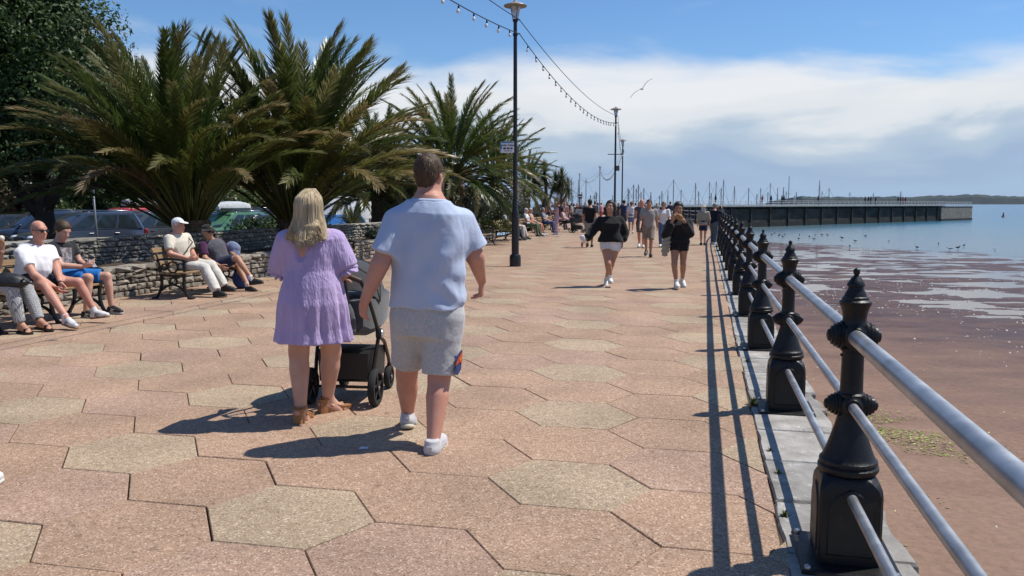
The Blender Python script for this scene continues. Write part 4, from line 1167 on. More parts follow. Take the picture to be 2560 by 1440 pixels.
# olive grown bank edge behind it, and the trees and shrubs on the hillside
def bush(name, px, py_base, y, w, h, mat, label, seed, n=None, cat='shrub', zb=None, group=None, trunk=False, size=None):
    x = (px - 1280) / CAM_F * y
    z = hill_z(np.array([x]), np.array([y]))[0] if zb is None else zb
    r = empty(name, (x, y, z), label, cat, group); rr = random.Random(seed)
    bl = [((rr.uniform(-.3, .3) * w, rr.uniform(-.3, .3) * w, h * rr.uniform(.35, .65)), (w * rr.uniform(.28, .4), w * rr.uniform(.28, .4), h * rr.uniform(.28, .4))) for _ in range(6)]
    V, F = leaf_cloud(bl, n or int(900 + 260 * w * h), size or .11 + .010 * w, seed, .4, .7); link('crown' if trunk else 'foliage', mesh('foliage', V, F, mat), r, True)
    mb = MB()
    for k in range(1 if trunk else 4):
        a = rr.uniform(0, 6.28); b = .02 if trunk else .18
        mb.tube([(b * w * .3 * math.cos(a), b * w * .3 * math.sin(a), -.2), (b * w * math.cos(a), b * w * math.sin(a), h * .5), (b * 1.6 * w * math.cos(a), b * 1.6 * w * math.sin(a), h * .75)], [.05 * h ** .7, .04 * h ** .7, .015], 6)
    mb.build('trunk' if trunk else 'stem', m_bark2, r, True)
    return r
bush('olive_tree', 150, 0, 62, 5, 13, m_olive, 'brownish olive tree on the hillside at the right shoulder of the big evergreen', 11, 9000, 'tree', trunk=True, group='trees on the hillside', size=.22)
bush('olive_tree', 70, 0, 64, 7, 13, m_olive, 'olive tree on the hillside mostly behind the big evergreen', 12, 7000, 'tree', trunk=True, group='trees on the hillside', size=.22)
bush('hillside_tree', 310, 0, 60, 5, 2.6, m_shrub, 'green tree low on the hillside behind the left palm', 13, 5000, 'tree', trunk=True, group='trees on the hillside', size=.2)
bush('hillside_tree', 20, 0, 55, 7, 10, m_shrub, 'green tree on the hillside at the far left edge', 14, 5000, 'tree', trunk=True, group='trees on the hillside', size=.2)
bush('hillside_tree', 400, 0, 62, 7, 3.5, m_oak, 'dark tree on the hillside behind the red car', 15, 4000, 'tree', trunk=True, group='trees on the hillside', size=.2)
shr = [(165, 46.9, 3.4, 2.3, m_lime, 'bright lime green shrub between the tree trunk and the parking sign'), (40, 47.6, 3.6, 2.6, m_rust, 'rusty red shrub at far left above the boulder wall'), (95, 48.4, 2.6, 1.7, m_grey, 'grey green shrub beside the rusty one'),
       (330, 47.5, 4.5, 2.6, m_oak, 'dark shrub behind the red car with the roof box'), (240, 48.0, 4.5, 3.4, m_oak, 'very dark shrub behind the parking sign'), (560, 48.5, 4.4, 1.6, m_olive, 'low olive shrub above the pale roof box'), (640, 49.0, 4.6, 2.0, m_lime, 'yellow green shrub between the two big palms'),
       (690, 48, 3.6, 1.5, m_rust, 'brown dry shrub between the two big palms'), (480, 47.2, 4.0, 2.2, m_oak, 'dark shrub behind the left palm trunk'), (770, 49, 4.5, 2.4, m_shrub, 'green shrub behind the blonde woman'), (845, 50, 4.0, 2.2, m_lime, 'light green shrub left of the white van'),
       (930, 50, 4.5, 3.0, m_shrub, 'shaded green shrub behind the low palm'), (1010, 52, 4.5, 2.6, m_shrub, 'green shrub behind the big man')]
for i, (px, y, w, h, mt, lb) in enumerate(shr): bush('shrub', px, 0, y, w, h, mt, lb, 70 + i, int(1500 + 300 * w * h), group='shrubs behind the car park', size=.13)
V, F = [], []
rs_ = np.random.RandomState(4)
hx = -150 + 152 * rs_.rand(60000); hy = 47.5 + 30 * rs_.rand(60000); kx = (hx / hy > -.9); hx = hx[kx]; hy = hy[kx]; hz = hill_z(hx, hy)
n_ = len(hx); P = np.stack([hx, hy, hz + .1 + .5 * rs_.rand(n_) * fbm(np.stack([hx, hy], 1) / 2.5, 3, 3)], 1); d = rs_.normal(size=(n_, 3)); d /= np.linalg.norm(d, axis=1)[:, None]; e = np.cross(d, rs_.normal(size=(n_, 3))); e /= np.linalg.norm(e, axis=1)[:, None]
s = (.10 + .22 * rs_.rand(n_))[:, None]; V = np.stack([P - d * s, P - e * s * .5, P + d * s, P + e * s * .5], 1).reshape(-1, 3)
tag(link('hillside_scrub', mesh('hillside_scrub', V, np.arange(4 * n_).reshape(-1, 4), m_olive)), 'olive brown scrub covering the hillside behind the palms', 'scrub', kind='stuff')
# shrubs of the beds
for i, (x, y, z, w, h, mt, lb) in enumerate([(-2.0, 35.0, .3, 2.4, 2.0, m_grey, 'grey green bush under the mid distance palm'), (-.9, 39.0, .3, 2.2, 1.7, m_shrub, 'bushy plant just left of the nearest lamp post'), (-3.4, 33.0, .3, 2.6, 1.2, m_shrub, 'low dark bush behind the empty bench'), (-.5, 44.0, .3, 3.0, 2.2, m_grey, 'pale bush behind the benches right of the lamp post'),
                                             (-4.3, 25.6, .42, 1.1, .55, m_grey, 'low grey plant on the wall beside the yucca'), (-6.3, 17.0, .42, .8, .28, m_lime, 'small green plant growing by the wall top'), (-7.6, 26.0, .4, 3.0, 1.0, m_oak, 'dark undergrowth beneath the largest palm')]):
    r = bush('bed_shrub', 0, 0, y, w, h, mt, lb, 90 + i, int(1400 + 500 * w * h), 'shrub', z, 'shrubs in the planting bed', size=.055); r.location.x = x
fl = empty('flower_bed', (-1.25, 34.0, .3), 'yellow green flowering plants behind the empty bench by the lamp post', 'flowers')
rr = random.Random(3); bl = [((rr.uniform(-1.1, 1.1), rr.uniform(-1, 1), .35), (.5, .5, .3)) for _ in range(6)]
V, F = leaf_cloud(bl, 3200, .05, 8, .4, .5); link('leaves', mesh('leaves', V, F, m_lime), fl, True)
bl = [(c, (a[0] * 1.05, a[1] * 1.05, a[2] * 1.25)) for c, a in bl]; V, F = leaf_cloud(bl, 420, .05, 9, .95, .3); link('blossom', mesh('blossom', V, F, M('cream blossom', (.62, .60, .35), .6)), fl, True)
# weeds in the joint between paving and coping
for i, (px, py) in enumerate(((1882, 1012), (1946, 1185), (1962, 1290), (1925, 1130), (1868, 905))):
    p = G(px, py); V, F = spike_head(46 if i == 0 else 18, .075 if i == 0 else .04, .016, 200 + i, 5, .3)
    m = MB(); m.add([(a + p[0], b + p[1], c) for a, b, c in V], F); o = m.build('weed', m_lime)
    tag(o, ['tuft of weed in the joint beside the second post', 'tiny weed in the joint nearest the first post base', 'tiny weed left of the first post foot', 'small weed midway between first and second post', 'small weed beside the third post'][i], 'weed')
# seaweed on the sand
rs_ = np.random.RandomState(8)
def weed_patch(px, py, w, d, n):
    c = G(px, py, ZW + .34); x = c[0] + rs_.normal(size=n) * w; y = c[1] + rs_.normal(size=n) * d; k = fbm(np.stack([x, y], 1) * 1.3, 4, 3) > .42; x = x[k]; y = y[k]; return x, y
xs_, ys_ = [], []
for a in ((2240, 1080, .55, 1.1, 900), (2330, 1110, .5, .8, 500), (2200, 1060, .3, .7, 280), (2280, 1300, .9, .8, 60), (2450, 1040, .8, 1.3, 70), (2150, 900, 1.0, 2.5, 60), (2350, 870, 2, 2.5, 60)): x, y = weed_patch(*a); xs_.append(x); ys_.append(y)
x = np.concatenate(xs_); y = np.concatenate(ys_); n_ = len(x); P = np.stack([x, y, beach_z(x, y) + .012], 1); an = rs_.rand(n_) * 6.28; ln = (.012 + .034 * rs_.rand(n_)); 
dx = np.stack([np.cos(an) * ln, np.sin(an) * ln, rs_.rand(n_) * .008], 1); dy = np.stack([-np.sin(an) * ln * .35, np.cos(an) * ln * .35, rs_.rand(n_) * .006], 1)
V = np.stack([P - dx, P - dy, P + dx, P + dy], 1).reshape(-1, 3)
tag(link('seaweed', mesh('seaweed', V, np.arange(4 * n_).reshape(-1, 4), M('green seaweed', (.34, .38, .06), .5, var=.3, scale=6))), 'bright green seaweed scattered on the sand beyond the rails', 'seaweed', kind='stuff')

xs_ = 2 + 38 * rs_.rand(5200); ys_ = 3 + 42 * rs_.rand(5200); ky = (xs_ > np.interp(ys_, [p[1] for p in allo], [p[0] for p in allo]) + .2) & (fbm(np.stack([xs_, ys_], 1) * .22, 6, 3) > .40 + .12 * (ys_ < 15)); xs_ = xs_[ky]; ys_ = ys_[ky]; n_ = len(xs_)
P = np.stack([xs_, ys_, beach_z(xs_, ys_)], 1); s_ = (.008 + .022 * rs_.rand(n_) ** 3 + .0006 * ys_)[:, None]; T6 = np.array([(1, 0, 0), (0, 1, 0), (-1, 0, 0), (0, -1, 0), (0, 0, .9)])
V = (P[:, None, :] + T6[None] * s_[:, None] * np.stack([.8 + .5 * rs_.rand(n_), .8 + .5 * rs_.rand(n_), np.ones(n_)], 1)[:, None, :]).reshape(-1, 3); b5 = np.arange(n_)[:, None] * 5
F = np.concatenate([np.concatenate([b5 + a, b5 + b, b5 + 4], 1) for a, b in ((0, 1), (1, 2), (2, 3), (3, 0))])
tag(link('beach_shells', mesh('beach_shells', V, F, M('shells and pebbles', (.50, .46, .42), .5, col2=(.06, .045, .04), scale=2.5, sharp=.8, detail=1))), 'pale shells and dark pebbles strewn over the wet sand', 'shells', kind='stuff')
# ------------------------------------------------------------------ parked cars
m_cglass = M('car glass', (.018, .026, .030), .05, var=.02, spec=.7, coat=.2)
m_tyre = M('tyre rubber', (.018, .018, .018), .85, var=.1)
m_rim = M('alloy rim', (.42, .43, .44), .35, metal=.8)
m_trim = M('black car trim', (.02, .02, .021), .55)
m_lampc = M('headlamp', (.70, .73, .76), .08, var=.05, coat=1)
m_tail = M('tail lamp', (.35, .015, .012), .2, coat=1)
m_plate = M('pale number plate', (.72, .72, .68), .5); m_platey = M('yellow number plate', (.62, .45, .05), .5)
m_chrome = M('silver roof rail', (.62, .63, .64), .28, metal=.9)
def paint(n, c): return M('paint ' + n, c, .3, var=.05, coat=.9, spec=.5)
def car(name, label, px, d, head, col, L_=4.5, Wd=1.84, H=1.64, kind='suv', box=None, rails=True, zg=CP_Z, boxcol=None):
    x = (px - 1280) / CAM_F * d; P_ = paint(*col)
    root = empty(name, (x, d, zg), label, 'van' if kind == 'van' else 'car', 'vehicles in the car park', rotz=math.atan2(head[1], head[0]))
    l, w = L_ / 2, Wd / 2; zb = .24
    van = kind == 'van'
    belt = .98 if kind == 'suv' else (.90 if kind == 'hatch' else 1.15 if van else 1.0)
    hood = belt - (.04 if not van else 0.0)
    # lower body: stations along the length (x, half width, top)
    if van: st = [(-l, .93, belt), (-l + .1, .97, belt), (l * .5, 1, belt), (l * .72, .99, belt - .02), (l - .18, .93, belt - .12), (l - .03, .84, belt - .28), (l, .74, .62)]
    else: st = [(-l, .74, .62), (-l + .05, .84, .86), (-l + .22, .93, belt - .01), (-l * .55, .99, belt), (0, 1, belt), (l * .42, .99, belt), (l * .60, .975, hood - .01), (l - .42, .94, hood - .09), (l - .14, .86, hood - .19), (l - .03, .76, hood - .33), (l, .68, .50)]
    rings = []
    for (X, k, zt) in st:
        W2 = w * k; half = [(0, zb), (W2 * .82, zb), (W2 * .96, zb + .10), (W2, zb + (zt - zb) * .45), (W2 * .99, zb + (zt - zb) * .72), (W2 * .955, zt - .05), (W2 * .88, zt), (0, zt + .03)]
        rings.append([(X, y, z) for y, z in half] + [(X, -y, z) for y, z in half[-2:0:-1]])
    mb = MB(); mb.loft(rings); body = mb.build('body', P_, root, True, auto=28)
    # greenhouse
    if van: xf0, xf1, xr0, xr1 = l * .72, l * .36, -l + .05, -l + .10; wt = .86
    elif kind == 'mpv': xf0, xf1, xr0, xr1 = l * .52, l * .10, -l + .16, -l + .45; wt = .80
    elif kind == 'hatch': xf0, xf1, xr0, xr1 = l * .42, l * .06, -l + .20, -l + .62; wt = .77
    else: xf0, xf1, xr0, xr1 = l * .46, l * .10, -l + .18, -l + .58; wt = .79
    wb = w * .93; wt = w * wt; zt = H - .035; z0 = belt - .01
    def ring(f, z, ins=0):
        a = xf0 + (xf1 - xf0) * f - ins; b = xr0 + (xr1 - xr0) * f + ins; ww = wb + (wt - wb) * f - ins; c = .10
        return [(b, -ww + c, z), (b + c, -ww, z), (0, -ww * 1.015, z), (a - c, -ww, z), (a, -ww + c * 1.6, z), (a + .03, 0, z), (a, ww - c * 1.6, z), (a - c, ww, z), (0, ww * 1.015, z), (b + c, ww, z), (b, ww - c, z), (b - .02, 0, z)]
    mb = MB(); mb.loft([ring(0, z0), ring(.5, z0 + (zt - z0) * .52), ring(1, zt - .03), ring(1, zt, .06), ring(1, H - .005, .16), ring(1, H, .34)]); mb.build('roof', P_, root, True, auto=30)
    def gp(f, s, u):     # height fraction, side, along (0 rear, 1 front)
        a = xf0 + (xf1 - xf0) * f; b = xr0 + (xr1 - xr0) * f; ww = (wb + (wt - wb) * f) * 1.012 + .008
        return (b + (a - b) * u, s * ww, z0 + (zt - .03 - z0) * f)
    wins = [(.10, .34), (.37, .64), (.67, .91)] if not van else [(.70, .93)]
    for s in (-1, 1):
        for (u0, u1) in wins:
            mb = MB(); P = [gp(.08, s, u0), gp(.08, s, u1), gp(.5, s, u1 - .012), gp(.90, s, u1 - (.04 if u1 > .9 else .0)), gp(.90, s, u0 + (.05 if u0 < .2 else 0)), gp(.5, s, u0)]
            if s > 0: P = P[::-1]
            Q = [(p[0], p[1] - s * .02, p[2]) for p in P]; mb.loft([Q, P]); mb.build('side_window', m_cglass, root, True)
    def fp(f, y, front=True):
        a = (xf0 + (xf1 - xf0) * f) if front else (xr0 + (xr1 - xr0) * f); ww = (wb + (wt - wb) * f)
        return (a + (.036 - .02 * abs(y)) * (1 if front else -1), y * ww * .86, z0 + (zt - .03 - z0) * f)
    for front, nm in ((True, 'windscreen'), (False, 'rear_window')):
        if van and not front: continue
        mb = MB(); lo_ = .04 if front else .16
        P = [fp(lo_, t, front) for t in (-1, -.5, 0, .5, 1)] + [fp(.93, t, front) for t in (1, .5, 0, -.5, -1)]
        if not front: P = P[::-1]
        sgn = -1 if front else 1
        mb.loft([[(p[0] + sgn * .02, p[1], p[2]) for p in P], P]); mb.build(nm, m_cglass, root, True)
    # wheels
    wr = .35
    for X in (-l + .82, l - .86):
        for s in (-1, 1):
            mb = MB(); mb.lathe([(wr + .06, -.03), (wr + .06, .012)], (X, s * (w * .985), wr + .01), 20, (0, s, 0)); mb.build('wheel_arch', m_trim, root, True)
            mb = MB(); mb.lathe([(.20, -.15), (wr - .02, -.15), (wr, -.12), (wr, .02), (wr - .03, .045), (.24, .04)], (X, s * w * .985, wr), 24, (0, s, 0)); wh = mb.build('wheel', m_tyre, root, True, auto=40)
            mb = MB(); mb.lathe([(.235, .0), (.235, .03), (.21, .035)], (X, s * w * .985, wr), 20, (0, s, 0))
            for k in range(5):
                a = k * 2 * PI / 5; mb.tube([(X, s * (w * .985 + .042), wr), (X + .22 * math.cos(a), s * (w * .985 + .034), wr + .22 * math.sin(a))], .026, 5)
            mb.build('rim', m_rim, wh, True)
    # lamps, grille, plates, mirrors
    zf = hood - .23
    for s in (-1, 1):
        mb = MB(); mb.ball((l - .20, s * w * .70, zf), (.16, .20, .085), 14, 8, Matrix.Rotation(-s * .55, 3, 'Z')); mb.build('headlight', m_lampc, root, True, smooth=True)
        mb = MB(); mb.box((-l + .10, s * w * .80, .86), (.14, .26, .22), bevel=.03); mb.build('tail_light', m_tail, root, True)
        mb = MB(); mb.ball((xf0 - .22, s * (w * 1.08), belt + .10), (.07, .11, .075), 10, 6); mb.tube([(xf0 - .20, s * w * .93, belt + .03), (xf0 - .22, s * w * 1.05, belt + .07)], .025, 5); mb.build('mirror', P_ if not van else m_trim, root, True, smooth=True)
        mb = MB()
        for X in (.05, -.95 if not van else .3): mb.box((X, s * (w * 1.0), belt - .16), (.18, .03, .035), bevel=.008)
        mb.build('door_handle', m_trim if kind != 'mpv' else m_chrome, root, True)
    mb = MB(); mb.box((l - .055, 0, zf - .05), (.10, w * .85, .16), bevel=.03); mb.build('grille', m_trim, root, True)
    mb = MB(); mb.box((l - .02, 0, .40), (.10, w * 1.2, .16), bevel=.03); mb.build('bumper', m_trim, root, True)
    mb = MB(); mb.box((l + .035, 0, .46), (.012, .52, .11)); mb.build('front_plate', m_plate, root, True)
    mb = MB(); mb.box((-l - .02, 0, .72), (.04, .52, .11)); mb.build('rear_plate', m_platey, root, True)
    if rails and not van:
        for s in (-1, 1):
            mb = MB(); y = s * (wt - .12); mb.tube([(xr1 + .15, y, H - .04), (xr1 + .28, y, H + .035), (0, y, H + .055), (xf1 - .30, y, H + .035), (xf1 - .14, y, H - .04)], .022, 6); mb.build('roof_rail', m_chrome if kind != 'hatch' else m_trim, root, True, smooth=True)
    if box is not None:
        for X in (-.75, .10):
            mb = MB(); mb.box((X - .1, 0, H + .07), (.05, wt * 1.8, .03)); mb.build('roof_bar', m_trim, root, True)
        rb = empty('roof_box', (0, 0, 0), box, 'roof box', 'roof boxes on the cars', 0); rb.parent = None
        mb = MB(); rings = []
        for u, k, zc in ((-1, .55, .5), (-.95, .85, .8), (-.6, 1, 1), (.2, 1, 1), (.75, .9, .86), (.97, .7, .55), (1.0, .45, .35)):
            X = -.30 + u * .95; hw = .40 * k; hz = .36 * zc
            rings.append([(X, -hw, .05), (X, -hw * 1.04, .05 + hz * .4), (X, -hw * .85, .05 + hz * .85), (X, 0, .05 + hz), (X, hw * .85, .05 + hz * .85), (X, hw * 1.04, .05 + hz * .4), (X, hw, .05)])
        mb.loft(rings); sh = mb.build('shell', boxcol or M('roof box grey', (.42, .43, .44), .45, spec=.4), rb, True, auto=35)
        mb = MB(); mb.box((-.30, 0, .10), (1.7, .86, .03)); mb.build('seam', m_trim, rb, True)
        rb.location = (x, d, zg + H + .05); rb.rotation_euler = root.rotation_euler
    return root
HD = (-.56, -.83)
car('parked_car', 'black car at the far left edge of the car park', 8, 38, (-.7, -.7), ('black', (.022, .024, .028)), 4.3, 1.8, 1.5, 'hatch', rails=False)
car('parked_car', 'dark navy estate car behind the bald man, left of the tree trunk', 95, 35.0, (-.72, -.69), ('navy', (.025, .042, .085)), 4.7, 1.84, 1.66, 'suv')
car('parked_car', 'dark blue people carrier with silver roof rails, right behind the young man with the phone', 205, 32.0, (-.60, -.80), ('blue black', (.032, .042, .070)), 4.6, 1.86, 1.66, 'mpv')
car('parked_car', 'white car showing between the people carrier and the dark grey crossover', 268, 40.0, (.90, -.42), ('white', (.72, .73, .74)), 4.3, 1.8, 1.5, 'hatch', rails=False)
car('parked_car', 'red off-roader with a grey roof box, parked tail towards the camera', 372, 42.0, (.52, .85), ('red', (.40, .018, .02)), 4.5, 1.9, 1.78, 'suv', box='dark grey roof box on the red car', rails=False)
car('parked_car', 'dark grey crossover left of the white cap, bonnet towards the wall', 352, 35.5, (-.50, -.87), ('dark grey', (.050, .056, .064)), 4.5, 1.84, 1.60, 'suv')
car('parked_car', 'green crossover with a pale roof box between the two big palm trunks', 566, 36.0, (-.44, -.90), ('green', (.075, .19, .10)), 4.6, 1.86, 1.62, 'suv', box='pale silver roof box on the green car', boxcol=M('roof box silver', (.62, .64, .65), .4))
car('parked_car', 'small dark car with round headlamps facing the wall, right of the green crossover', 662, 36.5, (-.33, -.94), ('slate', (.055, .064, .078)), 4.1, 1.80, 1.52, 'hatch')
car('parked_car', 'dark car in the second row behind the green crossover', 612, 45, (-.5, -.87), ('black', (.022, .024, .028)), 4.5, 1.84, 1.72, 'suv')
car('parked_car', 'dark car in the second row behind the small dark one', 712, 45, (-.5, -.87), ('dark grey', (.050, .056, .064)), 4.4, 1.84, 1.6, 'suv')
car('parked_car', 'bright blue small car right of the blonde hair', 842, 40, (-.35, -.94), ('bright blue', (.045, .16, .42)), 3.9, 1.75, 1.45, 'hatch', rails=False)
car('parked_van', 'white high roofed van facing the camera behind the blue car', 872, 45.5, (-.22, -.97), ('white', (.72, .73, .74)), 5.6, 2.0, 2.45, 'van')
# ------------------------------------------------------------------ people: bodies grown as one blended surface
def V3(*a): return np.array(a, dtype=float)
def nrm(v): v = np.asarray(v, float); return v / (np.linalg.norm(v) + 1e-12)
class Field:
    def __init__(s, h): s.h = h; s.pr = []
    def add(s, fn, lo, hi, k=.02, cut=False): s.pr.append((fn, np.asarray(lo, float), np.asarray(hi, float), k, cut)); return s
    def cap(s, a, b, prof, k=.02, flat=None, t0=None, t1=None):
        """rounded limb from a to b, prof (t, radius); flat=(direction, ratio); t0/t1 cut it off square"""
        a = np.asarray(a, float); b = np.asarray(b, float); ba = b - a; L2 = ba @ ba; L1 = math.sqrt(L2) + 1e-9
        ts = [p[0] for p in prof]; rs = [p[1] for p in prof]; rm = max(rs)
        def fn(P):
            q = P - a
            t = q @ ba / L2; tc = np.clip(t, 0, 1); d = q - tc[:, None] * ba
            if flat is not None:
                n = flat[0]; dn = d @ n; d = d + (dn * (1 / flat[1] - 1))[:, None] * n
            r = np.interp(tc, ts, rs); dd = np.sqrt((d * d).sum(1)) - r
            if t0 is not None: dd = np.maximum(dd, (t0 - t) * L1)
            if t1 is not None: dd = np.maximum(dd, (t - t1) * L1)
            return dd
        m = rm * (flat[1] if flat is not None and flat[1] > 1 else 1) + .03
        return s.add(fn, np.minimum(a, b) - m, np.maximum(a, b) + m, k)
    def ell(s, c, r, fr=None, k=.02, cut=False, planes=()):
        """ellipsoid; fr = rows (right, forward, up); planes = (normal, offset) keeps dot(p-c, n) < offset"""
        c = np.asarray(c, float); r = np.asarray(r, float); fr = np.eye(3) if fr is None else np.asarray(fr)
        def fn(P):
            q = (P - c) @ fr.T; d = (np.sqrt(((q / r) ** 2).sum(1)) - 1) * r.min()
            for n, o in planes: d = np.maximum(d, (P - c) @ n - o)
            return d
        m = r.max() + .03; return s.add(fn, c - m, c + m, k, cut)
    def loft(s, p0, u, f, L_, prof, k=.02, fold=None, pw=2.3, t0=None, t1=None):
        """torso-like form: rows (t, half width, half depth, forward shift)"""
        p0 = np.asarray(p0, float); u = nrm(u); f = nrm(f - u * (f @ u)); l = np.cross(f, u)
        pr = np.array(prof, float); lo_t = pr[0, 0] if t0 is None else t0; hi_t = pr[-1, 0] if t1 is None else t1
        def fn(P):
            q = P - p0; t = q @ u / L_; tc = np.clip(t, pr[0, 0], pr[-1, 0])
            a = np.interp(tc, pr[:, 0], pr[:, 1]); b = np.interp(tc, pr[:, 0], pr[:, 2]); o = np.interp(tc, pr[:, 0], pr[:, 3])
            x = q @ l; y = q @ f - o; 
            if fold is not None:
                th = np.arctan2(y / b, x / a); m = fold(th, tc); a = a * m; b = b * m
            g = (np.abs(x / a) ** pw + np.abs(y / b) ** pw) ** (1 / pw)
            d = (g - 1) * np.minimum(a, b) * .9
            return np.maximum(d, np.maximum((lo_t - t) * L_, (t - hi_t) * L_))
        A, B = p0 + u * lo_t * L_, p0 + u * hi_t * L_; m = pr[:, 1:3].max() * 1.2 + .05 + abs(pr[:, 3]).max()
        return s.add(fn, np.minimum(A, B) - m, np.maximum(A, B) + m, k)
    def mesh(s, disp=None):
        h = s.h
        add = [p for p in s.pr if not p[4]]
        lo = np.min([p[1] for p in add], 0) - 2 * h; hi = np.max([p[2] for p in add], 0) + 2 * h
        n = np.ceil((hi - lo) / h).astype(int) + 1
        vol = np.full(n, .5, np.float32)
        for fn, a, b, k, cut in s.pr:
            i0 = np.clip(np.floor((a - lo) / h).astype(int), 0, n - 1); i1 = np.clip(np.ceil((b - lo) / h).astype(int) + 1, 1, n)
            if (i1 <= i0).any(): continue
            ax = [lo[j] + h * np.arange(i0[j], i1[j]) for j in range(3)]
            X = np.stack(np.meshgrid(*ax, indexing='ij'), -1).reshape(-1, 3)
            d = fn(X).reshape([len(q) for q in ax]).astype(np.float32)
            sl = tuple(slice(i0[j], i1[j]) for j in range(3)); v = vol[sl]
            if cut: vol[sl] = np.maximum(v, -d)
            else:
                m = np.minimum(v, d)
                if k > 0: w = np.maximum(k - np.abs(v - d), 0) / k; m = m - w * w * k * .25
                vol[sl] = m
        if disp is not None:
            ix = np.nonzero(np.abs(vol) < 2.5 * h + .02); P = np.stack([lo[j] + h * ix[j] for j in range(3)], 1)
            vol[ix] -= disp(P).astype(np.float32)
        return surface_net(vol, lo, h)
def surface_net(vol, lo, h):
    n = np.array(vol.shape); S = vol < 0; ids = []; pos = []; quads = []; off = 0
    st = np.array([n[1] * n[2], n[2], 1])
    E = np.eye(3, dtype=int)
    for a in range(3):
        b, c = (a + 1) % 3, (a + 2) % 3
        s0 = tuple(slice(0, -1) if j == a else slice(1, -1) for j in range(3)); s1 = tuple(slice(1, None) if j == a else slice(1, -1) for j in range(3))
        A, B = S[s0], S[s1]; ix = np.argwhere(A != B)
        base = ix + np.array([0 if j == a else 1 for j in range(3)])
        v0 = vol[tuple(base.T)]; v1 = vol[tuple((base + E[a]).T)]; t = v0 / (v0 - v1)
        p = base.astype(float); p[:, a] += t
        cells = [base, base - E[b], base - E[b] - E[c], base - E[c]]
        lin = np.stack([q @ st for q in cells], 1); flip = v0 > v1
        lin[flip] = lin[flip][:, ::-1]
        quads.append(lin)
        for q in range(4): ids.append(cells[q] @ st); pos.append(p)
    ids = np.concatenate(ids); pos = np.concatenate(pos); Q = np.concatenate(quads)
    u, inv = np.unique(ids, return_inverse=True); cnt = np.bincount(inv); 
    Vv = np.stack([np.bincount(inv, pos[:, j]) / cnt for j in range(3)], 1)
    F = np.searchsorted(u, Q)
    return lo + h * Vv, F[:, ::-1]
def smooth_mesh(V, F, it=2, lam=.5):
    for _ in range(it):
        acc = np.zeros_like(V); c = np.zeros(len(V))
        for k in range(4):
            a, b = F[:, k], F[:, (k + 1) % 4]
            for j in range(3): acc[:, j] += np.bincount(a, V[b, j], len(V)) + np.bincount(b, V[a, j], len(V))
            c += np.bincount(a, minlength=len(V)) + np.bincount(b, minlength=len(V))
        V = V * (1 - lam) + lam * acc / np.maximum(c, 1)[:, None]
    return V

def skin(n, c): return M('skin ' + n, c, .5, col2=(c[0] * .86, c[1] * .72, c[2] * .68), scale=8, detail=7, spec=.35, bump=.05, bscale=90)
SK_PINK = skin('pink', (.56, .30, .22)); SK_FAIR = skin('fair', (.58, .36, .27)); SK_TAN = skin('tanned', (.46, .26, .17)); SK_OLIVE = skin('olive', (.40, .23, .15))
def cloth(n, c, bump=.35, scale=9, bscale=14, var=.10, rough=.85, stretch=(1, 1, 1), **k): return M('cloth ' + n, c, rough, var=var, scale=scale, bump=bump, bscale=bscale, bdist=.02, spec=.2, stretch=stretch, sheen=.15, **k)
def hairm(n, c, c2=None): return M('hair ' + n, c, .5, var=.3, scale=34, stretch=(1.6, 1.6, .12), bump=.5, bscale=60, bdist=.01, col2=c2, spec=.4, detail=5)
HAIR_BROWN = hairm('brown', (.11, .068, .038)); HAIR_DARK = hairm('dark', (.022, .015, .011)); HAIR_GREY = hairm('grey', (.36, .34, .32)); HAIR_WHITE = hairm('white', (.62, .60, .56)); HAIR_GINGER = hairm('light brown', (.125, .075, .042), (.065, .038, .021)); HAIR_BLONDE = hairm('blonde', (.52, .41, .24), (.27, .19, .10))
M_WHITE_SHOE = M('white shoe', (.70, .69, .67), .5, var=.06); M_BLACK_SHOE = M('black shoe', (.02, .02, .021), .5); M_SOLE = M('shoe sole', (.62, .60, .54), .6); M_DSOLE = M('dark sole', (.05, .045, .04), .7)
M_SOCK = cloth('white sock', (.68, .68, .68)); M_LENS = M('dark lens', (.01, .01, .012), .08); M_EYEW = M('eye white', (.65, .62, .58), .3); M_EYED = M('eye dark', (.03, .02, .015), .2); M_LIP = M('lips', (.42, .15, .13), .45); M_BROW = M('brow', (.06, .04, .03), .8)
MALE = [(-.20, .13, .11, -.01), (-.05, .170, .125, -.01), (.05, .168, .120, 0), (.28, .148, .108, .01), (.45, .158, .112, .01), (.68, .175, .118, .005), (.86, .165, .10, -.005), (.96, .11, .075, -.01), (1.02, .062, .062, 0)]
FEMALE = [(-.20, .13, .11, -.01), (-.05, .178, .125, -.01), (.06, .170, .118, 0), (.32, .125, .095, .005), (.50, .135, .10, .01), (.70, .150, .122, .025), (.86, .142, .088, 0), (.96, .095, .065, -.01), (1.02, .053, .054, 0)]
BIG = [(-.22, .19, .16, -.01), (-.05, .222, .175, .01), (.10, .225, .185, .03), (.30, .222, .19, .04), (.50, .222, .18, .03), (.70, .222, .160, .01), (.86, .195, .125, -.01), (.95, .13, .09, -.01), (1.02, .082, .08, 0)]
def scaled(prof, s, g=0.0, gb=None): return [(t, a * s + g, b * s + (g if gb is None else gb), o * s) for t, a, b, o in prof]

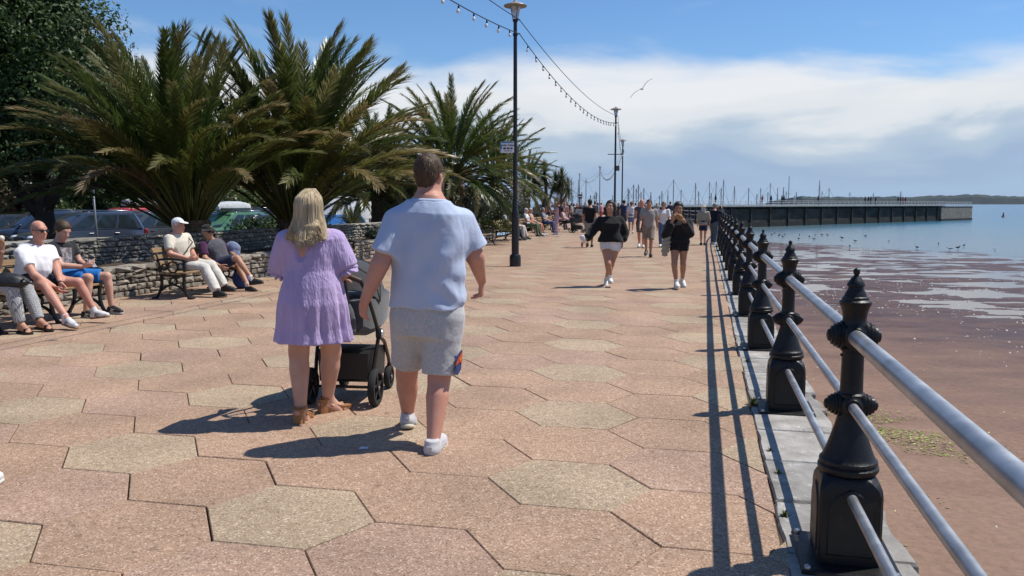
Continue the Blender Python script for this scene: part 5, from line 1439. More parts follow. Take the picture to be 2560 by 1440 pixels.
class Person:
    def __init__(s, label, J, f, base, h=.009, prof=MALE, S=1.0, skinm=SK_FAIR, headf=None, headup=(0, 0, 1), hs=1.0, arm=1.0, leg=1.0, group=None, hands=True, fine=False, bare=(), cat='person', neckr=None):
        """J: joints in world space; f: the way the chest faces; S: scale of the trunk"""
        s.J = {k: np.asarray(v, float) for k, v in J.items()}; s.f = nrm(f); s.h = h; s.S = S; s.prof = prof; s.arm = arm; s.leg = leg
        s.root = empty('person', base, label, cat, group); s.u = nrm(s.J['neck'] - s.J['pelvis']); s.L = float(np.linalg.norm(s.J['neck'] - s.J['pelvis']))
        s.hf = nrm(f if headf is None else headf); up = nrm(headup); s.hu = nrm(up - s.hf * (up @ s.hf)); s.hr = np.cross(s.hf, s.hu); s.hs = hs
        s.fr = np.stack([s.hr, s.hf, s.hu]); s.skin = skinm
        J = s.J; F = Field(h); a_, l_ = arm, leg
        F.loft(J['pelvis'], s.u, s.f, s.L, scaled(prof, S), .03)
        for q in 'LR':
            F.cap(J['sh' + q], J['el' + q], [(0, .058 * a_), (.4, .052 * a_), (1, .042 * a_)], .05)
            F.cap(J['el' + q], J['wr' + q], [(0, .042 * a_), (.25, .044 * a_), (1, .028 * a_ ** .6)], .03)
            F.cap(J['hip' + q], J['kn' + q], [(0, .092 * l_), (.45, .078 * l_), (1, .054 * l_)], .05)
            F.cap(J['kn' + q], J['an' + q], [(0, .053 * l_), (.3, .058 * l_), (.7, .042 * l_), (1, .035 * l_ ** .6)], .03)
        nk = neckr or .064 * S ** .5 * hs; F.cap(J['neck'] - s.u * .03, J['head'] - s.hu * .05 * hs, [(0, nk), (1, nk * .9)], .04)
        s._head(F); s.hands_f = []
        for q in 'LR':
            if q in bare: s._foot(F, q)
            if hands and not fine: s._hand(F, q, .9)
        V, Q = F.mesh(); V = smooth_mesh(V, Q, 1)
        if fine:
            for q in 'LR':
                H = Field(.0042); s._hand(H, q, 1.0); H.cap(J['wr' + q] - nrm(J['wr' + q] - J['el' + q]) * .05, J['wr' + q], [(0, .032 * a_ ** .6), (1, .027 * a_ ** .6)], .02)
                v2, q2 = H.mesh(); v2 = smooth_mesh(v2, q2, 1); Q = np.concatenate([Q, q2 + len(V)]); V = np.concatenate([V, v2])
        link('body', mesh('body', V, Q, skinm, True), s.root)
    def P(s, r, f, u): return s.J['head'] + (s.hr * r + s.hf * f + s.hu * u) * s.hs
    def _head(s, F):
        k = s.hs; fr = s.fr; e = lambda c, r, kk=.02: F.ell(s.P(*c), np.array(r) * k, fr, kk * k)
        e((0, -.012, .035), (.076, .096, .088)); e((0, .020, -.035), (.062, .076, .080), .03); e((0, .060, -.088), (.032, .030, .026), .03); e((0, .07, .03), (.055, .024, .026), .02)
        for q in (-1, 1):
            e((q * .076, -.012, -.012), (.011, .020, .031), .008); e((q * .036, .058, -.03), (.024, .026, .022), .02)
        F.cap(s.P(0, .088, .012), s.P(0, .112, -.030), [(0, .010 * k), (1, .0145 * k)], .012); e((0, .088, -.064), (.024, .010, .010), .008)
    def _hand(s, F, q, sc):
        J = s.J; w = J['wr' + q]; d = nrm(J.get('hd' + q, w - J['el' + q])); n = J.get('pn' + q); n = nrm(np.cross(d, s.f)) if n is None else nrm(n); n = nrm(n - d * (n @ d)); a = np.cross(d, n)
        curl = float(J['curl' + q]) if 'curl' + q in J else .45
        ts = float(J['ts' + q]) if 'ts' + q in J else 1.0       # which side the thumb leaves
        F.cap(w, w + d * .085 * sc, [(0, .026 * sc), (.5, .036 * sc), (1, .038 * sc)], .012, flat=(n, .48))
        for i, (o, ln) in enumerate(((-.030, .062), (-.010, .073), (.011, .068), (.030, .052))):
            p = w + (d * .082 + a * o * ts * -1) * sc; dd = d; r = .0088 * sc
            for j, fr in enumerate((.45, .32, .26)):
                ang = curl * (1.0 if j else .7) ; dd = nrm(dd * math.cos(ang) + n * math.sin(ang)); e = p + dd * ln * fr * 1.25 * sc
                F.cap(p, e, [(0, r), (1, r * .9)], .004); p = e; r *= .9; n2 = n
        p = w + (d * .025 + a * .026 * ts) * sc; dd = nrm(d * .75 + a * .6 * ts + n * .25)
        for ln, r in ((.042, .0125), (.032, .0105), (.026, .009)):
            e = p + dd * ln * sc; F.cap(p, e, [(0, r * sc), (1, r * .92 * sc)], .006); p = e; dd = nrm(dd + d * .35 + n * curl * .25)
    def foot_frame(s, q):
        d = nrm(s.J['toe' + q]); u = V3(0, 0, 1); u = nrm(u - d * (u @ d)); return d, u, np.cross(d, u)
    def _foot(s, F, q):
        an = s.J['an' + q]; d, u, r = s.foot_frame(q); k = s.S
        F.cap(an - d * .035 - u * .045, an + d * .10 - u * .055, [(0, .034), (1, .036)], .025, flat=(u, .75)); F.cap(an + d * .02, an + d * .13 - u * .055, [(0, .036), (1, .034)], .03)
        for i in range(5): F.cap(an + d * .11 - u * .062 + r * (.030 - .014 * i), an + d * (.178 - .010 * abs(i - 1)) - u * .066 + r * (.036 - .017 * i), [(0, .013), (1, .010 if i else .012)], .008)
    # ---- clothes
    def _fin(s, F, name, mat, disp=None, sm=1, parent=None, smooth=True):
        V, Q = F.mesh(disp); V = smooth_mesh(V, Q, sm) if sm else V
        return link(name, mesh(name, V, Q, mat, smooth), parent or s.root)
    def wr(s, amp, fr=9.0, seed=0, st=(1, 1, .55)):
        if not amp: return None
        st = np.array(st)
        return lambda P: amp * (2 * fbm(P * st * fr, seed, 3) - .88)
    def top(s, name, mat, hem=-.08, loose=.014, sleeve=.55, sl=.016, prof=None, amp=.008, neck=.965, flare=0.0, k=.03, fr=9, seed=1, cut=None, sflare=1.0):
        F = Field(s.h); J = s.J; p = scaled(prof or s.prof, s.S, loose)
        p = [(t, a + flare * max(0, .4 - t), b + flare * max(0, .4 - t), o) for t, a, b, o in p]
        F.loft(J['pelvis'], s.u, s.f, s.L, p, .03, t0=hem, t1=neck)
        a_ = s.arm
        for q in 'LR':
            if sleeve <= 0: continue
            g = sl
            F.cap(J['sh' + q], J['el' + q], [(0, .060 * a_ + g * .7), (.5, (.054 * a_ + g) * (1 + (sflare - 1) * .5)), (1, (.046 * a_ + g) * sflare)], .05, t1=min(sleeve, 1.0) if sleeve < 1 else None)
            if sleeve > 1: F.cap(J['el' + q], J['wr' + q], [(0, .046 * a_ + g), (.7, .042 * a_ + g * 1.1), (1, .032 * a_ + g * .6)], .03, t1=sleeve - 1)
        for c in (cut or ()): F.ell(c[0], c[1], c[2] if len(c) > 2 else None, 0, True)
        return s._fin(F, name, mat, s.wr(amp, fr, seed))
    def bottoms(s, name, mat, leg=.9, loose=.014, top=.10, amp=.006, lf=1.0, seed=3, prof=None):
        F = Field(s.h); J = s.J
        F.loft(J['pelvis'], s.u, s.f, s.L, scaled(prof or s.prof, s.S, loose * .8), .03, t1=top)
        l_ = s.leg
        for q in 'LR':
            F.cap(J['hip' + q], J['kn' + q], [(0, .095 * l_ + loose), (.5, .082 * l_ + loose * 1.1), (1, (.058 * l_ + loose) * lf)], .05, t1=leg if leg < 1 else None)
            if leg > 1: F.cap(J['kn' + q], J['an' + q], [(0, .058 * l_ + loose), (.35, (.060 * l_ + loose) * lf), (1, (.042 * l_ ** .6 + loose) * lf)], .03, t1=leg - 1)
        return s._fin(F, name, mat, s.wr(amp, 10, seed, (1, 1, .8)))
    def shoes(s, mat=None, sole=None, sock=None, stripe=None, hi=0.0, fs=1.0):
        mat = mat or M_WHITE_SHOE; sole = sole or M_SOLE
        for q in 'LR':
            an = s.J['an' + q]; d, u, r = s.foot_frame(q); z0 = -.088; hh = min(s.h, .008)
            F = Field(hh)
            F.cap(an - d * .045 + u * (z0 + .045), an + d * .165 + u * (z0 + .036), [(0, .037), (.35, .042), (.72, .047), (1, .036)], .02, flat=(u, .85)); F.cap(an - d * .022 + u * .012, an - d * .018 + u * (z0 + .04), [(0, .040), (1, .038)], .03, t0=0.0); F.cap(an + d * .012 + u * .0, an + d * .11 + u * (z0 + .05), [(0, .036), (1, .036)], .03, t0=.08)
            V, Q = F.mesh(); V = smooth_mesh(V, Q, 1); hgt = (V - an) @ u; low = hgt < z0 + .022; V[low] += u * (z0 + .022 - hgt[low])[:, None]
            b0 = an + u * z0; V = b0 + (V - b0) * fs; o = link('shoe', mesh('shoe', V, Q, mat, True), s.root)
            F = Field(hh); F.cap(an - d * .045 + u * (z0 + .012), an + d * .165 + u * (z0 + .012), [(0, .041), (.35, .043), (.72, .050), (1, .040)], .02, flat=(u, .5))
            V, Q = F.mesh(); hgt = (V - an) @ u; V += u * (np.clip(hgt, z0, z0 + .026) - hgt)[:, None]
            V = b0 + (V - b0) * fs; so = link('sole', mesh('sole', V, Q, sole, False), None); so.parent = o; so.location = (0, 0, 0)
            if stripe is not None:
                for sd in (-1, 1):
                    for i in range(3):
                        mb = MB(); c = an + d * (.03 + .026 * i) + r * sd * .0435 + u * (z0 + .052 - .004 * i)
                        a = nrm(d * .55 + u * .8); b = nrm(np.cross(a, r)); n = r * sd * .004
                        mb.box((0, 0, 0), (.004, .013, .05)); mb.xf(Matrix(((r * sd)[:].tolist(), b.tolist(), a.tolist())).transposed().to_4x4()); mb.xf(Matrix.Translation(b0 + (c - b0) * fs))
                        st = mb.build('stripe', stripe, None); st.parent = o; st.location = (0, 0, 0)
            if sock is not None:
                F = Field(hh); k = s.J['kn' + q]; t = nrm(k - an); F.cap(an - u * .03, an + t * (.07 + hi), [(0, .043), (1, .041 * s.leg ** .7)], .01, t1=1.0); s._fin(F, 'sock', sock)
    def hair(s, mat, kind='short', g=.012, length=.2, seed=1, w=.085, name='hair'):
        F = Field(min(s.h, .008) if s.h < .02 else s.h); k = s.hs; c = s.P(0, -.014, .036)
        n1 = nrm(s.hf * .86 - s.hu * .5)
        r = np.array((.076 + g, .096 + g, .088 + g)) * k
        if kind in ('short', 'bald'): F.ell(c, r, s.fr, 0, planes=((n1, .062 * k), (-s.hu, .055 * k), (nrm(s.hf - s.hu * 1.4), .062 * k)))
        else: F.ell(c, r * 1.03, s.fr, 0, planes=((n1, .058 * k),))
        if kind in ('short',): F.ell(s.P(0, -.055, -.02), np.array((.066, .046, .062)) * k, s.fr, .02)
        if kind == 'long' or kind == 'bob':
            L_ = length
            for q in (-1, 1): F.cap(s.P(q * .064, -.03, .02), s.P(q * (.078 + .03 * (length > .2)), -.045, -.06 - L_), [(0, .034 * k), (.5, .036 * k), (1, .022 * k)], .03, flat=(s.hf, 1.25))
            F.cap(s.P(0, -.075, .02), s.P(0, -.10, -.08 - L_), [(0, .06 * k), (.6, w * k), (1, w * .75 * k)], .04, flat=(s.hf, .42))
        if kind == 'tied': F.ell(s.P(0, -.125, .03), (.036 * k, .036 * k, .036 * k), s.fr, .015)
        hr = s.hr
        st = lambda P: .006 * k * (2 * fbm(np.stack([(P @ hr) * 55, (P @ s.hf) * 40, P[:, 2] * 5], 1), seed, 2) - .75)
        return s._fin(F, name, mat, st, 1)
    def tufts(s, o, mat, n, ln, w, seed=1, lift=.35):
        """short hairs standing off a hair surface"""
        me = o.data; nv = len(me.vertices); co = np.empty(nv * 3); no = np.empty(nv * 3); me.vertices.foreach_get('co', co); me.vertices.foreach_get('normal', no); co = co.reshape(-1, 3); no = no.reshape(-1, 3)
        r = np.random.RandomState(seed); i = r.randint(0, nv, n); p = co[i] + r.normal(size=(n, 3)) * .003; N = no[i]; dn = np.array([0, 0, -1.]) - N * (N @ np.array([0, 0, -1.]))[:, None]
        back = -s.hf * .4; d = dn * .9 + N * lift + back + r.normal(size=(n, 3)) * .28; d /= np.linalg.norm(d, axis=1)[:, None]; sd = np.cross(d, N); sd /= np.linalg.norm(sd, axis=1)[:, None] + 1e-9
        l = ln * (.6 + .7 * r.rand(n))[:, None]; V = np.stack([p - sd * w, p + sd * w, p + d * l * .6 + sd * w * .7, p + d * l + N * .0], 1).reshape(-1, 3)
        k = np.arange(n) * 4; F = np.concatenate([np.stack([k, k + 1, k + 2], 1), np.stack([k, k + 2, k + 3], 1)])
        h = link('hair_strands', mesh('hair_strands', V, F, mat)); h.parent = o; h['kind'] = 'stuff'; return h
    def face(s, brow=True, mouth=True):
        mb = MB()
        rot = Matrix(s.fr.tolist()).transposed()
        for q in (-1, 1):
            b = MB(); b.ball(tuple(s.P(q * .031, .083, .004)), (.0125 * s.hs, .008 * s.hs, .007 * s.hs), 8, 6, rot); e = b.build('eye', M_EYEW, s.root, smooth=True)
            b = MB(); b.ball(tuple(s.P(q * .031, .0895, .004)), (.0065 * s.hs, .003 * s.hs, .0065 * s.hs), 8, 6, rot); i = b.build('iris', M_EYED, None, smooth=True); i.parent = e; i.location = (0, 0, 0)
            if brow: b = MB(); b.ball(tuple(s.P(q * .033, .090, .024)), (.020 * s.hs, .007 * s.hs, .005 * s.hs), 8, 6, rot); b.build('eyebrow', M_BROW, s.root, smooth=True)
        if mouth: b = MB(); b.ball(tuple(s.P(0, .0945, -.065)), (.023 * s.hs, .006 * s.hs, .007 * s.hs), 8, 6, rot); b.build('lips', M_LIP, s.root, smooth=True)
    def glasses(s, mat=None):
        mat = mat or M_LENS; rot = Matrix(s.fr.tolist()).transposed(); mb = MB()
        for q in (-1, 1):
            mb.ball(tuple(s.P(q * .033, .098, .004)), (.028 * s.hs, .006 * s.hs, .021 * s.hs), 12, 6, rot)
            mb.tube([tuple(s.P(q * .058, .094, .012)), tuple(s.P(q * .082, .05, .012)), tuple(s.P(q * .084, -.01, .010))], .0045 * s.hs, 5)
        mb.tube([tuple(s.P(-.012, .103, .010)), tuple(s.P(.012, .103, .010))], .005 * s.hs, 5)
        return mb.build('sunglasses', mat, s.root, smooth=True)
    def cap(s, mat, brim=True, name='cap', wide=False):
        F = Field(min(s.h, .009)); k = s.hs; c = s.P(0, -.012, .04); F.ell(c, np.array((.088, .110, .094)) * k, s.fr, 0, planes=((-s.hu, -.012 * k),))
        if wide: F.ell(s.P(0, 0, .052), np.array((.165, .175, .016)) * k, s.fr, .012)
        o = s._fin(F, name, mat, s.wr(.002, 25, 2))
        if brim and not wide:
            F = Field(min(s.h, .007)); F.ell(s.P(0, .105, .048), np.array((.076, .088, .011)) * k, np.stack([s.hr, nrm(s.hf - s.hu * .28), nrm(s.hu + s.hf * .28)]), 0); b = s._fin(F, 'peak', mat); b.parent = o; b.location = (0, 0, 0)
        return o
def pers(px, py, d): return W(px, py, d)

# -------- generic standing and walking figures
def joints(loc, yaw, H=1.7, st=.0, swing=.35, w=1.0, arms=None, lean=.02, hipw=.09):
    """upright figure: loc on the ground, yaw = direction faced (0 = +x); st = stride (-1..1), left foot forward when positive"""
    k = H / 1.75; f = V3(math.cos(yaw), math.sin(yaw), 0); l = V3(-f[1], f[0], 0); u = V3(0, 0, 1); b = V3(loc[0], loc[1], loc[2] if len(loc) > 2 else 0)
    P = b + u * .93 * k - u * .03 * abs(st); J = {'pelvis': P, 'neck': P + u * .56 * k + f * lean}; J['head'] = J['neck'] + u * .155 * k + f * .03
    for q, s in (('L', 1), ('R', -1)):
        g = s * st
        J['sh' + q] = P + u * .50 * k + l * s * .185 * k * w + f * (lean - .05 * g)
        J['hip' + q] = P + l * s * hipw * k - u * .02
        fx = .33 * g * k; lift = .0 if g > -.15 else .10 * min(1, -g)
        J['an' + q] = b + l * s * .075 * k + f * fx + u * (.088 + lift)
        mid = (J['hip' + q] + J['an' + q]) / 2; J['kn' + q] = mid + f * (.045 + .05 * abs(st) + (.05 if g < -.15 else 0)) * k + u * .01 + l * s * .005
        J['toe' + q] = f + l * s * .12 + u * (-.45 * min(1, -g) if g < -.15 else .22 * g)
        a = -g * swing
        J['el' + q] = J['sh' + q] - u * .285 * k + f * (a * .5 - .02) + l * s * .05
        J['wr' + q] = J['el' + q] - u * .235 * k + f * (a * .8 + .06) + l * s * .01
        J['pn' + q] = -l * s; J['ts' + q] = np.float64(1.0 if q == 'R' else -1.0)
    if arms: 
        for kk, v in arms.items():
            J[kk] = b + f * v[0] + l * v[1] + u * v[2]
    return J, f
# ------------------------------------------------------------------ the couple in front
c_blue = cloth('pale blue jersey', (.46, .53, .68), .45, 6, 7, .05, .85)
c_greyj = M('cloth grey marl', (.50, .50, .50), .9, var=.12, scale=60, bump=.3, bscale=16, bdist=.02, spec=.2, sheen=.2)
c_lilac = M('cloth lilac crinkle', (.50, .39, .64), .85, var=.10, scale=9, bump=.9, bscale=46, stretch=(1.5, 1.5, .35), bdist=.012, spec=.15, sheen=.2)
D = 5.28
J = dict(pelvis=W(1068, 772, D), neck=W(1073, 492, D - .02), head=W(1073, 437, D + .02), shL=W(993, 553, D - .03), shR=W(1155, 553, D + .05), elL=W(950, 660, D - .12), elR=W(1188, 640, D + .10), wrL=W(912, 752, D - .10), wrR=W(1204, 702, D + .26),
         hipL=W(1028, 800, D), hipR=W(1108, 800, D - .02), knL=W(1017, 935, D + .16), knR=W(1098, 945, D - .06), anL=W(1020, 1040, 5.62), anR=W(1083, 1106, 5.03), toeL=(-.06, 1, -.30), toeR=(.16, 1, .06))
J['hdL'] = W(905, 800, D - .05) - J['wrL']; J['pnL'] = V3(.7, .7, 0); J['tsL'] = -1; J['curlL'] = .5; J['hdR'] = V3(-.05, .35, -1); J['pnR'] = V3(-1, .2, 0); J['tsR'] = 1; J['curlR'] = .75
mn = Person('big man seen from behind in pale blue t-shirt and grey jersey shorts', J, (.06, 1, 0), (J['pelvis'][0], D, 0), h=.0085, prof=BIG, S=1.0, skinm=SK_PINK, headf=(.30, 1, .02), hs=1.07, arm=1.27, leg=1.28, fine=True, neckr=.080)
ho = mn.hair(HAIR_GINGER, 'short', .007)
mn.tufts(ho, HAIR_GINGER, 5200, .022, .0016, 3)
F = Field(.008); F.ell(mn.P(0, .055, -.085), np.array((.062, .052, .045)) * 1.1, mn.fr, 0); F.ell(mn.P(0, .03, -.06), np.array((.072, .05, .05)) * 1.1, mn.fr, .02, planes=((mn.hu, .03),)); mn._fin(F, 'beard', HAIR_GINGER, mn.wr(.004, 40, 3))
def foldman(P):
    x = P[:, 0] - mn.J['pelvis'][0]; z = P[:, 2]; y = P[:, 1]
    lo_ = np.clip((1.22 - z) * 3.0, 0, 1); hi = 1 - lo_
    wob = fbm(np.stack([x * 3, y * 3, z * 3], 1), 9, 3)
    d1 = np.sin((z * .8 + x * .62) * 46 + 9 * wob) * np.clip((x + .05) * 5, 0, 1) * lo_            # drag lines from the right side
    d2 = np.sin((x * .95 - z * .35) * 30 + 10 * wob) * np.clip((z - .98) * 4, 0, 1) * np.clip((1.45 - z) * 5, 0, 1)   # long soft folds down the back
    d3 = 2 * fbm(np.stack([x * 9, y * 9, z * 5], 1), 4, 3) - .85
    hem = np.sin(x * 34 + 6 * wob) * np.clip((.92 - z) * 8, 0, 1)
    return .012 * d1 * fbm(P * 5, 2, 2) * 1.6 + .0085 * d2 + .014 * d3 + .008 * hem
F = Field(.007); p = [(t, a + (.007 if t < .6 else 0), b + (.006 if t < .6 else 0), o) for t, a, b, o in scaled(BIG, 1.0, .016)]; p[0] = (p[0][0], .24, .21, 0)
F.loft(J['pelvis'], mn.u, mn.f, mn.L, p, .03, t0=.025, t1=.965)
for q in 'LR': F.cap(J['sh' + q] - V3(0, 0, .01), J['el' + q], [(0, .090), (.45, .094), (.8, .094)], .07, t1=.76)
mn._fin(F, 't_shirt', c_blue, foldman, 1)
c = J['neck'] - mn.u * .036; l_ = np.cross(mn.f, mn.u)
mb = MB(); mb.tube([tuple(c + l_ * .112 * math.cos(a) + mn.f * (.094 * math.sin(a) - .002) + mn.u * (-.012 * math.sin(a) + .004 * math.cos(2 * a))) for a in np.linspace(0, 2 * PI, 33)[:-1]], .017, 8, closed=True); mb.build('neckband', c_blue, mn.root, smooth=True)
F = Field(.008); F.loft(J['pelvis'], mn.u, mn.f, mn.L, scaled(BIG, 1.0, .006), .03, t1=.14)
F.cap(J['hipL'], J['knL'], [(0, .135), (.5, .118), (1, .108)], .05, t1=.80); F.cap(J['hipR'], J['knR'], [(0, .135), (.5, .122), (1, .112)], .05, t1=.93)
sh = mn._fin(F, 'shorts', c_greyj, mn.wr(.009, 9, 6, (1, 1, .6)))
for o in [sh]:
    # printed emblem on the outside of the right leg
    k = J['knR'] + (J['hipR'] - J['knR']) * .30; ax = nrm(J['hipR'] - J['knR']); rt = nrm(V3(.93, -.38, 0)); sd = nrm(np.cross(rt, ax)); 
    def emb(pts, mat, nm, off):
        mb = MB(); P = [];
        for (a, b) in pts: 
            q = k + rt * (.129 + off - a * a * 2.2) + sd * -a + ax * b; P.append(tuple(q))
        mb.add(P, [list(range(len(P)))[::-1], ]); e = mb.build(nm, mat, None); e.parent = sh; e.location = (0, 0, 0)
    navy = M('emblem navy', (.03, .05, .16), .7); red = M('emblem red', (.60, .08, .03), .7); org = M('emblem orange', (.75, .20, .03), .7)
    emb([(-.062, .045), (-.03, .040), (.02, .075), (.05, .08), (.055, -.05), (-.005, -.085), (-.05, -.07), (-.028, -.02)], navy, 'emblem', .004)
    emb([(-.022, .022), (.018, .056), (.05, .068), (.052, -.015), (.015, .0), (-.045, -.022)], red, 'emblem_star', .007)
    emb([(-.005, .018), (.022, .038), (.035, .02), (.014, .006)], org, 'emblem_star', .009)
mn.shoes(M('grey suede shoe', (.55, .54, .55), .75, var=.1), M('cream sole', (.60, .55, .42), .65), stripe=M('shoe stripe', (.62, .61, .62), .6), fs=1.2)
for q in 'LR':     # small tab on the heel
    an = J['an' + q]; d, u, r = mn.foot_frame(q); mb = MB(); mb.box((0, 0, 0), (.036, .008, .034), bevel=.003); mb.xf(Matrix((r.tolist(), d.tolist(), u.tolist())).transposed().to_4x4()); mb.xf(Matrix.Translation(an - d * .098 + u * -.009)); mb.build('heel_tab', M('heel tab', (.60, .59, .60), .6), mn.root)

D = 5.78
J = dict(pelvis=W(782, 748, D), neck=W(777, 573, D), head=W(777, 522, D + .03), shL=W(717, 602, D - .02), shR=W(836, 600, D + .03), elL=W(706, 672, D + .10), elR=W(862, 672, D + .06), wrL=W(742, 712, D + .34), wrR=W(850, 697, D + .28),
         hipL=W(752, 770, D), hipR=W(814, 770, D), knL=W(747, 880, D + .04), knR=W(828, 878, D + .16), anL=W(752, 1022, 5.74), anR=W(819, 998, 6.02), toeL=(.10, .80, -.52), toeR=(.66, .66, -.34))
for q, s in (('L', -1), ('R', 1)): J['hd' + q] = V3(-.1 * s, .8, -.05); J['pn' + q] = V3(0, -.1, -1); J['curl' + q] = .8; J['ts' + q] = -s
wo_ = Person('blonde woman from behind in a short lilac dress and tan wedge sandals, pushing the pram', J, (.02, 1, 0), (J['pelvis'][0], D, 0), h=.0085, prof=FEMALE, S=1.12, skinm=SK_FAIR, headf=(.05, 1, -.05), hs=1.02, arm=1.22, leg=1.25, fine=True, bare=('L', 'R'))
# long straight hair, parted, falling to between the shoulder blades
F = Field(.0075); F.ell(wo_.P(0, -.014, .036), np.array((.088, .110, .096)), wo_.fr, 0, planes=((nrm(wo_.hf - wo_.hu * .2), .06),))
F.cap(wo_.P(0, -.045, .02), W(772, 572, D - .10), [(0, .074), (.6, .080), (1, .085)], .04, flat=(V3(0, 1, 0), .42))
ho = wo_._fin(F, 'hair', HAIR_BLONDE, None, 1)
hr_ = np.random.RandomState(5); hv = []; hf_ = []; hmb = MB()
zb = W(766, 624, D - .18)[2]; hd_ = wo_.J['head']
for k in range(640):
    q = hr_.uniform(-1, 1); q = np.sign(q) * abs(q) ** .85; v = hr_.normal() * .006
    o_ = hr_.uniform(0, .016)                                  # how far out of the mass this lock lies
    drop = hd_[2] - (zb + .10 * abs(q) ** 1.6 + hr_.uniform(-.01, .075))
    b_ = q * 1.25                                            # bearing round the back of the head
    P4 = [V3(q * .035, -.015 + .02 * hr_.rand(), .138), V3((.086 + o_) * math.sin(b_), -.02 - (.100 + o_) * math.cos(b_), .055 + .02 * hr_.rand()), V3((.094 + o_) * math.sin(b_), -.025 - (.102 + o_) * math.cos(b_), -.035),
          V3((.112 + o_) * math.sin(b_) + v, -.045 - (.098 + o_) * math.cos(b_), -.13), V3((.128 + o_) * math.sin(b_) * .98 - .006 + v, -.085 - (.088 + o_) * math.cos(b_ * .9), -.21), V3((.112 + o_) * math.sin(b_) * (.93 - .1 * abs(q)) - .012 + v * 2, -.115 - (.072 + o_) * math.cos(b_ * .9), -drop)]
    P4 = [hd_ + p for p in P4]; pts = []; m_ = len(P4) - 1
    for t in np.linspace(0, 1, 12):      # smooth curve through the points
        u = t * m_; i0 = min(int(u), m_ - 1); f_ = u - i0; p0, p1, p2, p3 = P4[max(i0 - 1, 0)], P4[i0], P4[i0 + 1], P4[min(i0 + 2, m_)]
        pts.append(tuple(.5 * (2 * p1 + (p2 - p0) * f_ + (2 * p0 - 5 * p1 + 4 * p2 - p3) * f_ ** 2 + (3 * p1 - p0 - 3 * p2 + p3) * f_ ** 3)))
    w = hr_.uniform(.003, .0062); hmb.tube(pts, [w * (1 if t < .75 else 1 - (t - .75) * 3.2) for t in np.linspace(0, 1, 12)], 5, cap=False)
hl = hmb.build('hair_strands', [hairm('blonde locks', (.62, .50, .32), (.27, .19, .105))], None, smooth=True); hl.parent = ho; hl['kind'] = 'stuff'; hl.location = (0, 0, 0)
def dfold(th, t): return 1 + .055 * np.clip(.45 - t, 0, .9) * np.sin(th * 11 + 3 * np.sin(th * 2)) + .04 * np.clip(.35 - t, 0, .8) * np.sin(th * 19 + 1)
F = Field(.0075)
dp = [(-.62, .272, .235, .01), (-.40, .252, .215, .01), (-.05, .240, .20, 0), (.20, .215, .17, 0), (.42, .178, .138, .0), (.50, .172, .132, .0), (.70, .178, .14, .01), (.86, .175, .115, 0), (.96, .12, .085, -.01), (1.0, .10, .075, -.005)]
F.loft(J['pelvis'], V3(0, 0, 1), wo_.f, wo_.L, dp, .03, fold=dfold, t0=-.60, t1=.99, pw=2.1)
for q in 'LR': F.cap(J['sh' + q], J['el' + q], [(0, .080), (.5, .096), (.9, .102), (1, .084)], .06, t1=.98)
F.ell(W(743, 628, D - .19), (.066, .095, .108), None, 0, True)
dr = wo_._fin(F, 'dress', c_lilac, lambda P: .0035 * (2 * fbm(np.stack([P[:, 0] * 60, P[:, 1] * 60, P[:, 2] * 14], 1), 3, 2) - .75) + .006 * (2 * fbm(P * np.array([11, 11, 5]), 5, 2) - .75), 0)
# frilled cuffs
for q in 'LR':
    a = nrm(J['el' + q] - J['sh' + q]); F = Field(.0075); c = J['sh' + q] + (J['el' + q] - J['sh' + q]) * .93; F.cap(c, c + a * .05, [(0, .084), (1, .098)], .0, t0=0., t1=1.); o = wo_._fin(F, 'cuff', c_lilac, lambda P: .007 * np.sin(np.arctan2(P[:, 2] - c[2], P[:, 0] - c[0]) * 15), 0); o.parent = dr; o.location = (0, 0, 0)
m_tan = M('tan leather', (.36, .155, .055), .5, var=.15, scale=12); m_wedge = M('wood wedge heel', (.40, .19, .08), .5, var=.2, scale=10, stretch=(1, 1, 6))
for q in 'LR':
    an = J['an' + q]; d = nrm(V3(J['toe' + q][0], J['toe' + q][1], 0)); r = V3(d[1], -d[0], 0); u = V3(0, 0, 1)
    tz = 0.0; P = []
    mb = MB(); rows = []
    for t, w, zt in ((-.075, .030, .105), (-.05, .036, .103), (.0, .034, .085), (.06, .036, .055), (.11, .044, .034), (.155, .044, .028), (.185, .032, .026), (.20, .014, .026)):
        b = an + d * t; hb = .0 if t > .03 or t < -.045 else .0
        rows.append([tuple(b + r * s * w * (.86 if z == 0 else 1) + u * (z - b[2])) for s, z in ((-1, 0), (1, 0), (1, zt), (-1, zt))])
    base = max(0.0, an[2] - .19) ; rows = [[(p[0], p[1], p[2] + base) for p in rw] for rw in rows]
    mb.loft(rows); so = mb.build('sandal', m_wedge, wo_.root)
    for (a, b, c, w) in ((.13, .115, .05, .03), (.03, .0, .0, .022)):
        mb = MB(); pts = [an + d * (a if abs(t) == 1 else b) * 1.0 + r * t * .046 + u * ((-.045 - (.05 if a > .1 else .0)) if abs(t) == 1 else (-.012 - .03 * (a > .1)) if t == 0 else (-.022 - .04 * (a > .1))) for t in (-1, -.6, 0, .6, 1)]
        mb.tube([tuple(p) for p in pts], 0, flat=(w, .006, tuple(d))); o = mb.build('strap', m_tan, None); o.parent = so; o.location = (0, 0, 0)
    mb = MB(); pts = [an + d * x + r * y + u * .012 for x, y in ((.05, 0), (.02, .042), (-.03, .044), (-.062, 0), (-.03, -.044), (.02, -.042))]; mb.tube([tuple(p) for p in pts], 0, flat=(.022, .006, (0, 0, 1)), closed=True); o = mb.build('ankle_strap', m_tan, None); o.parent = so; o.location = (0, 0, 0)

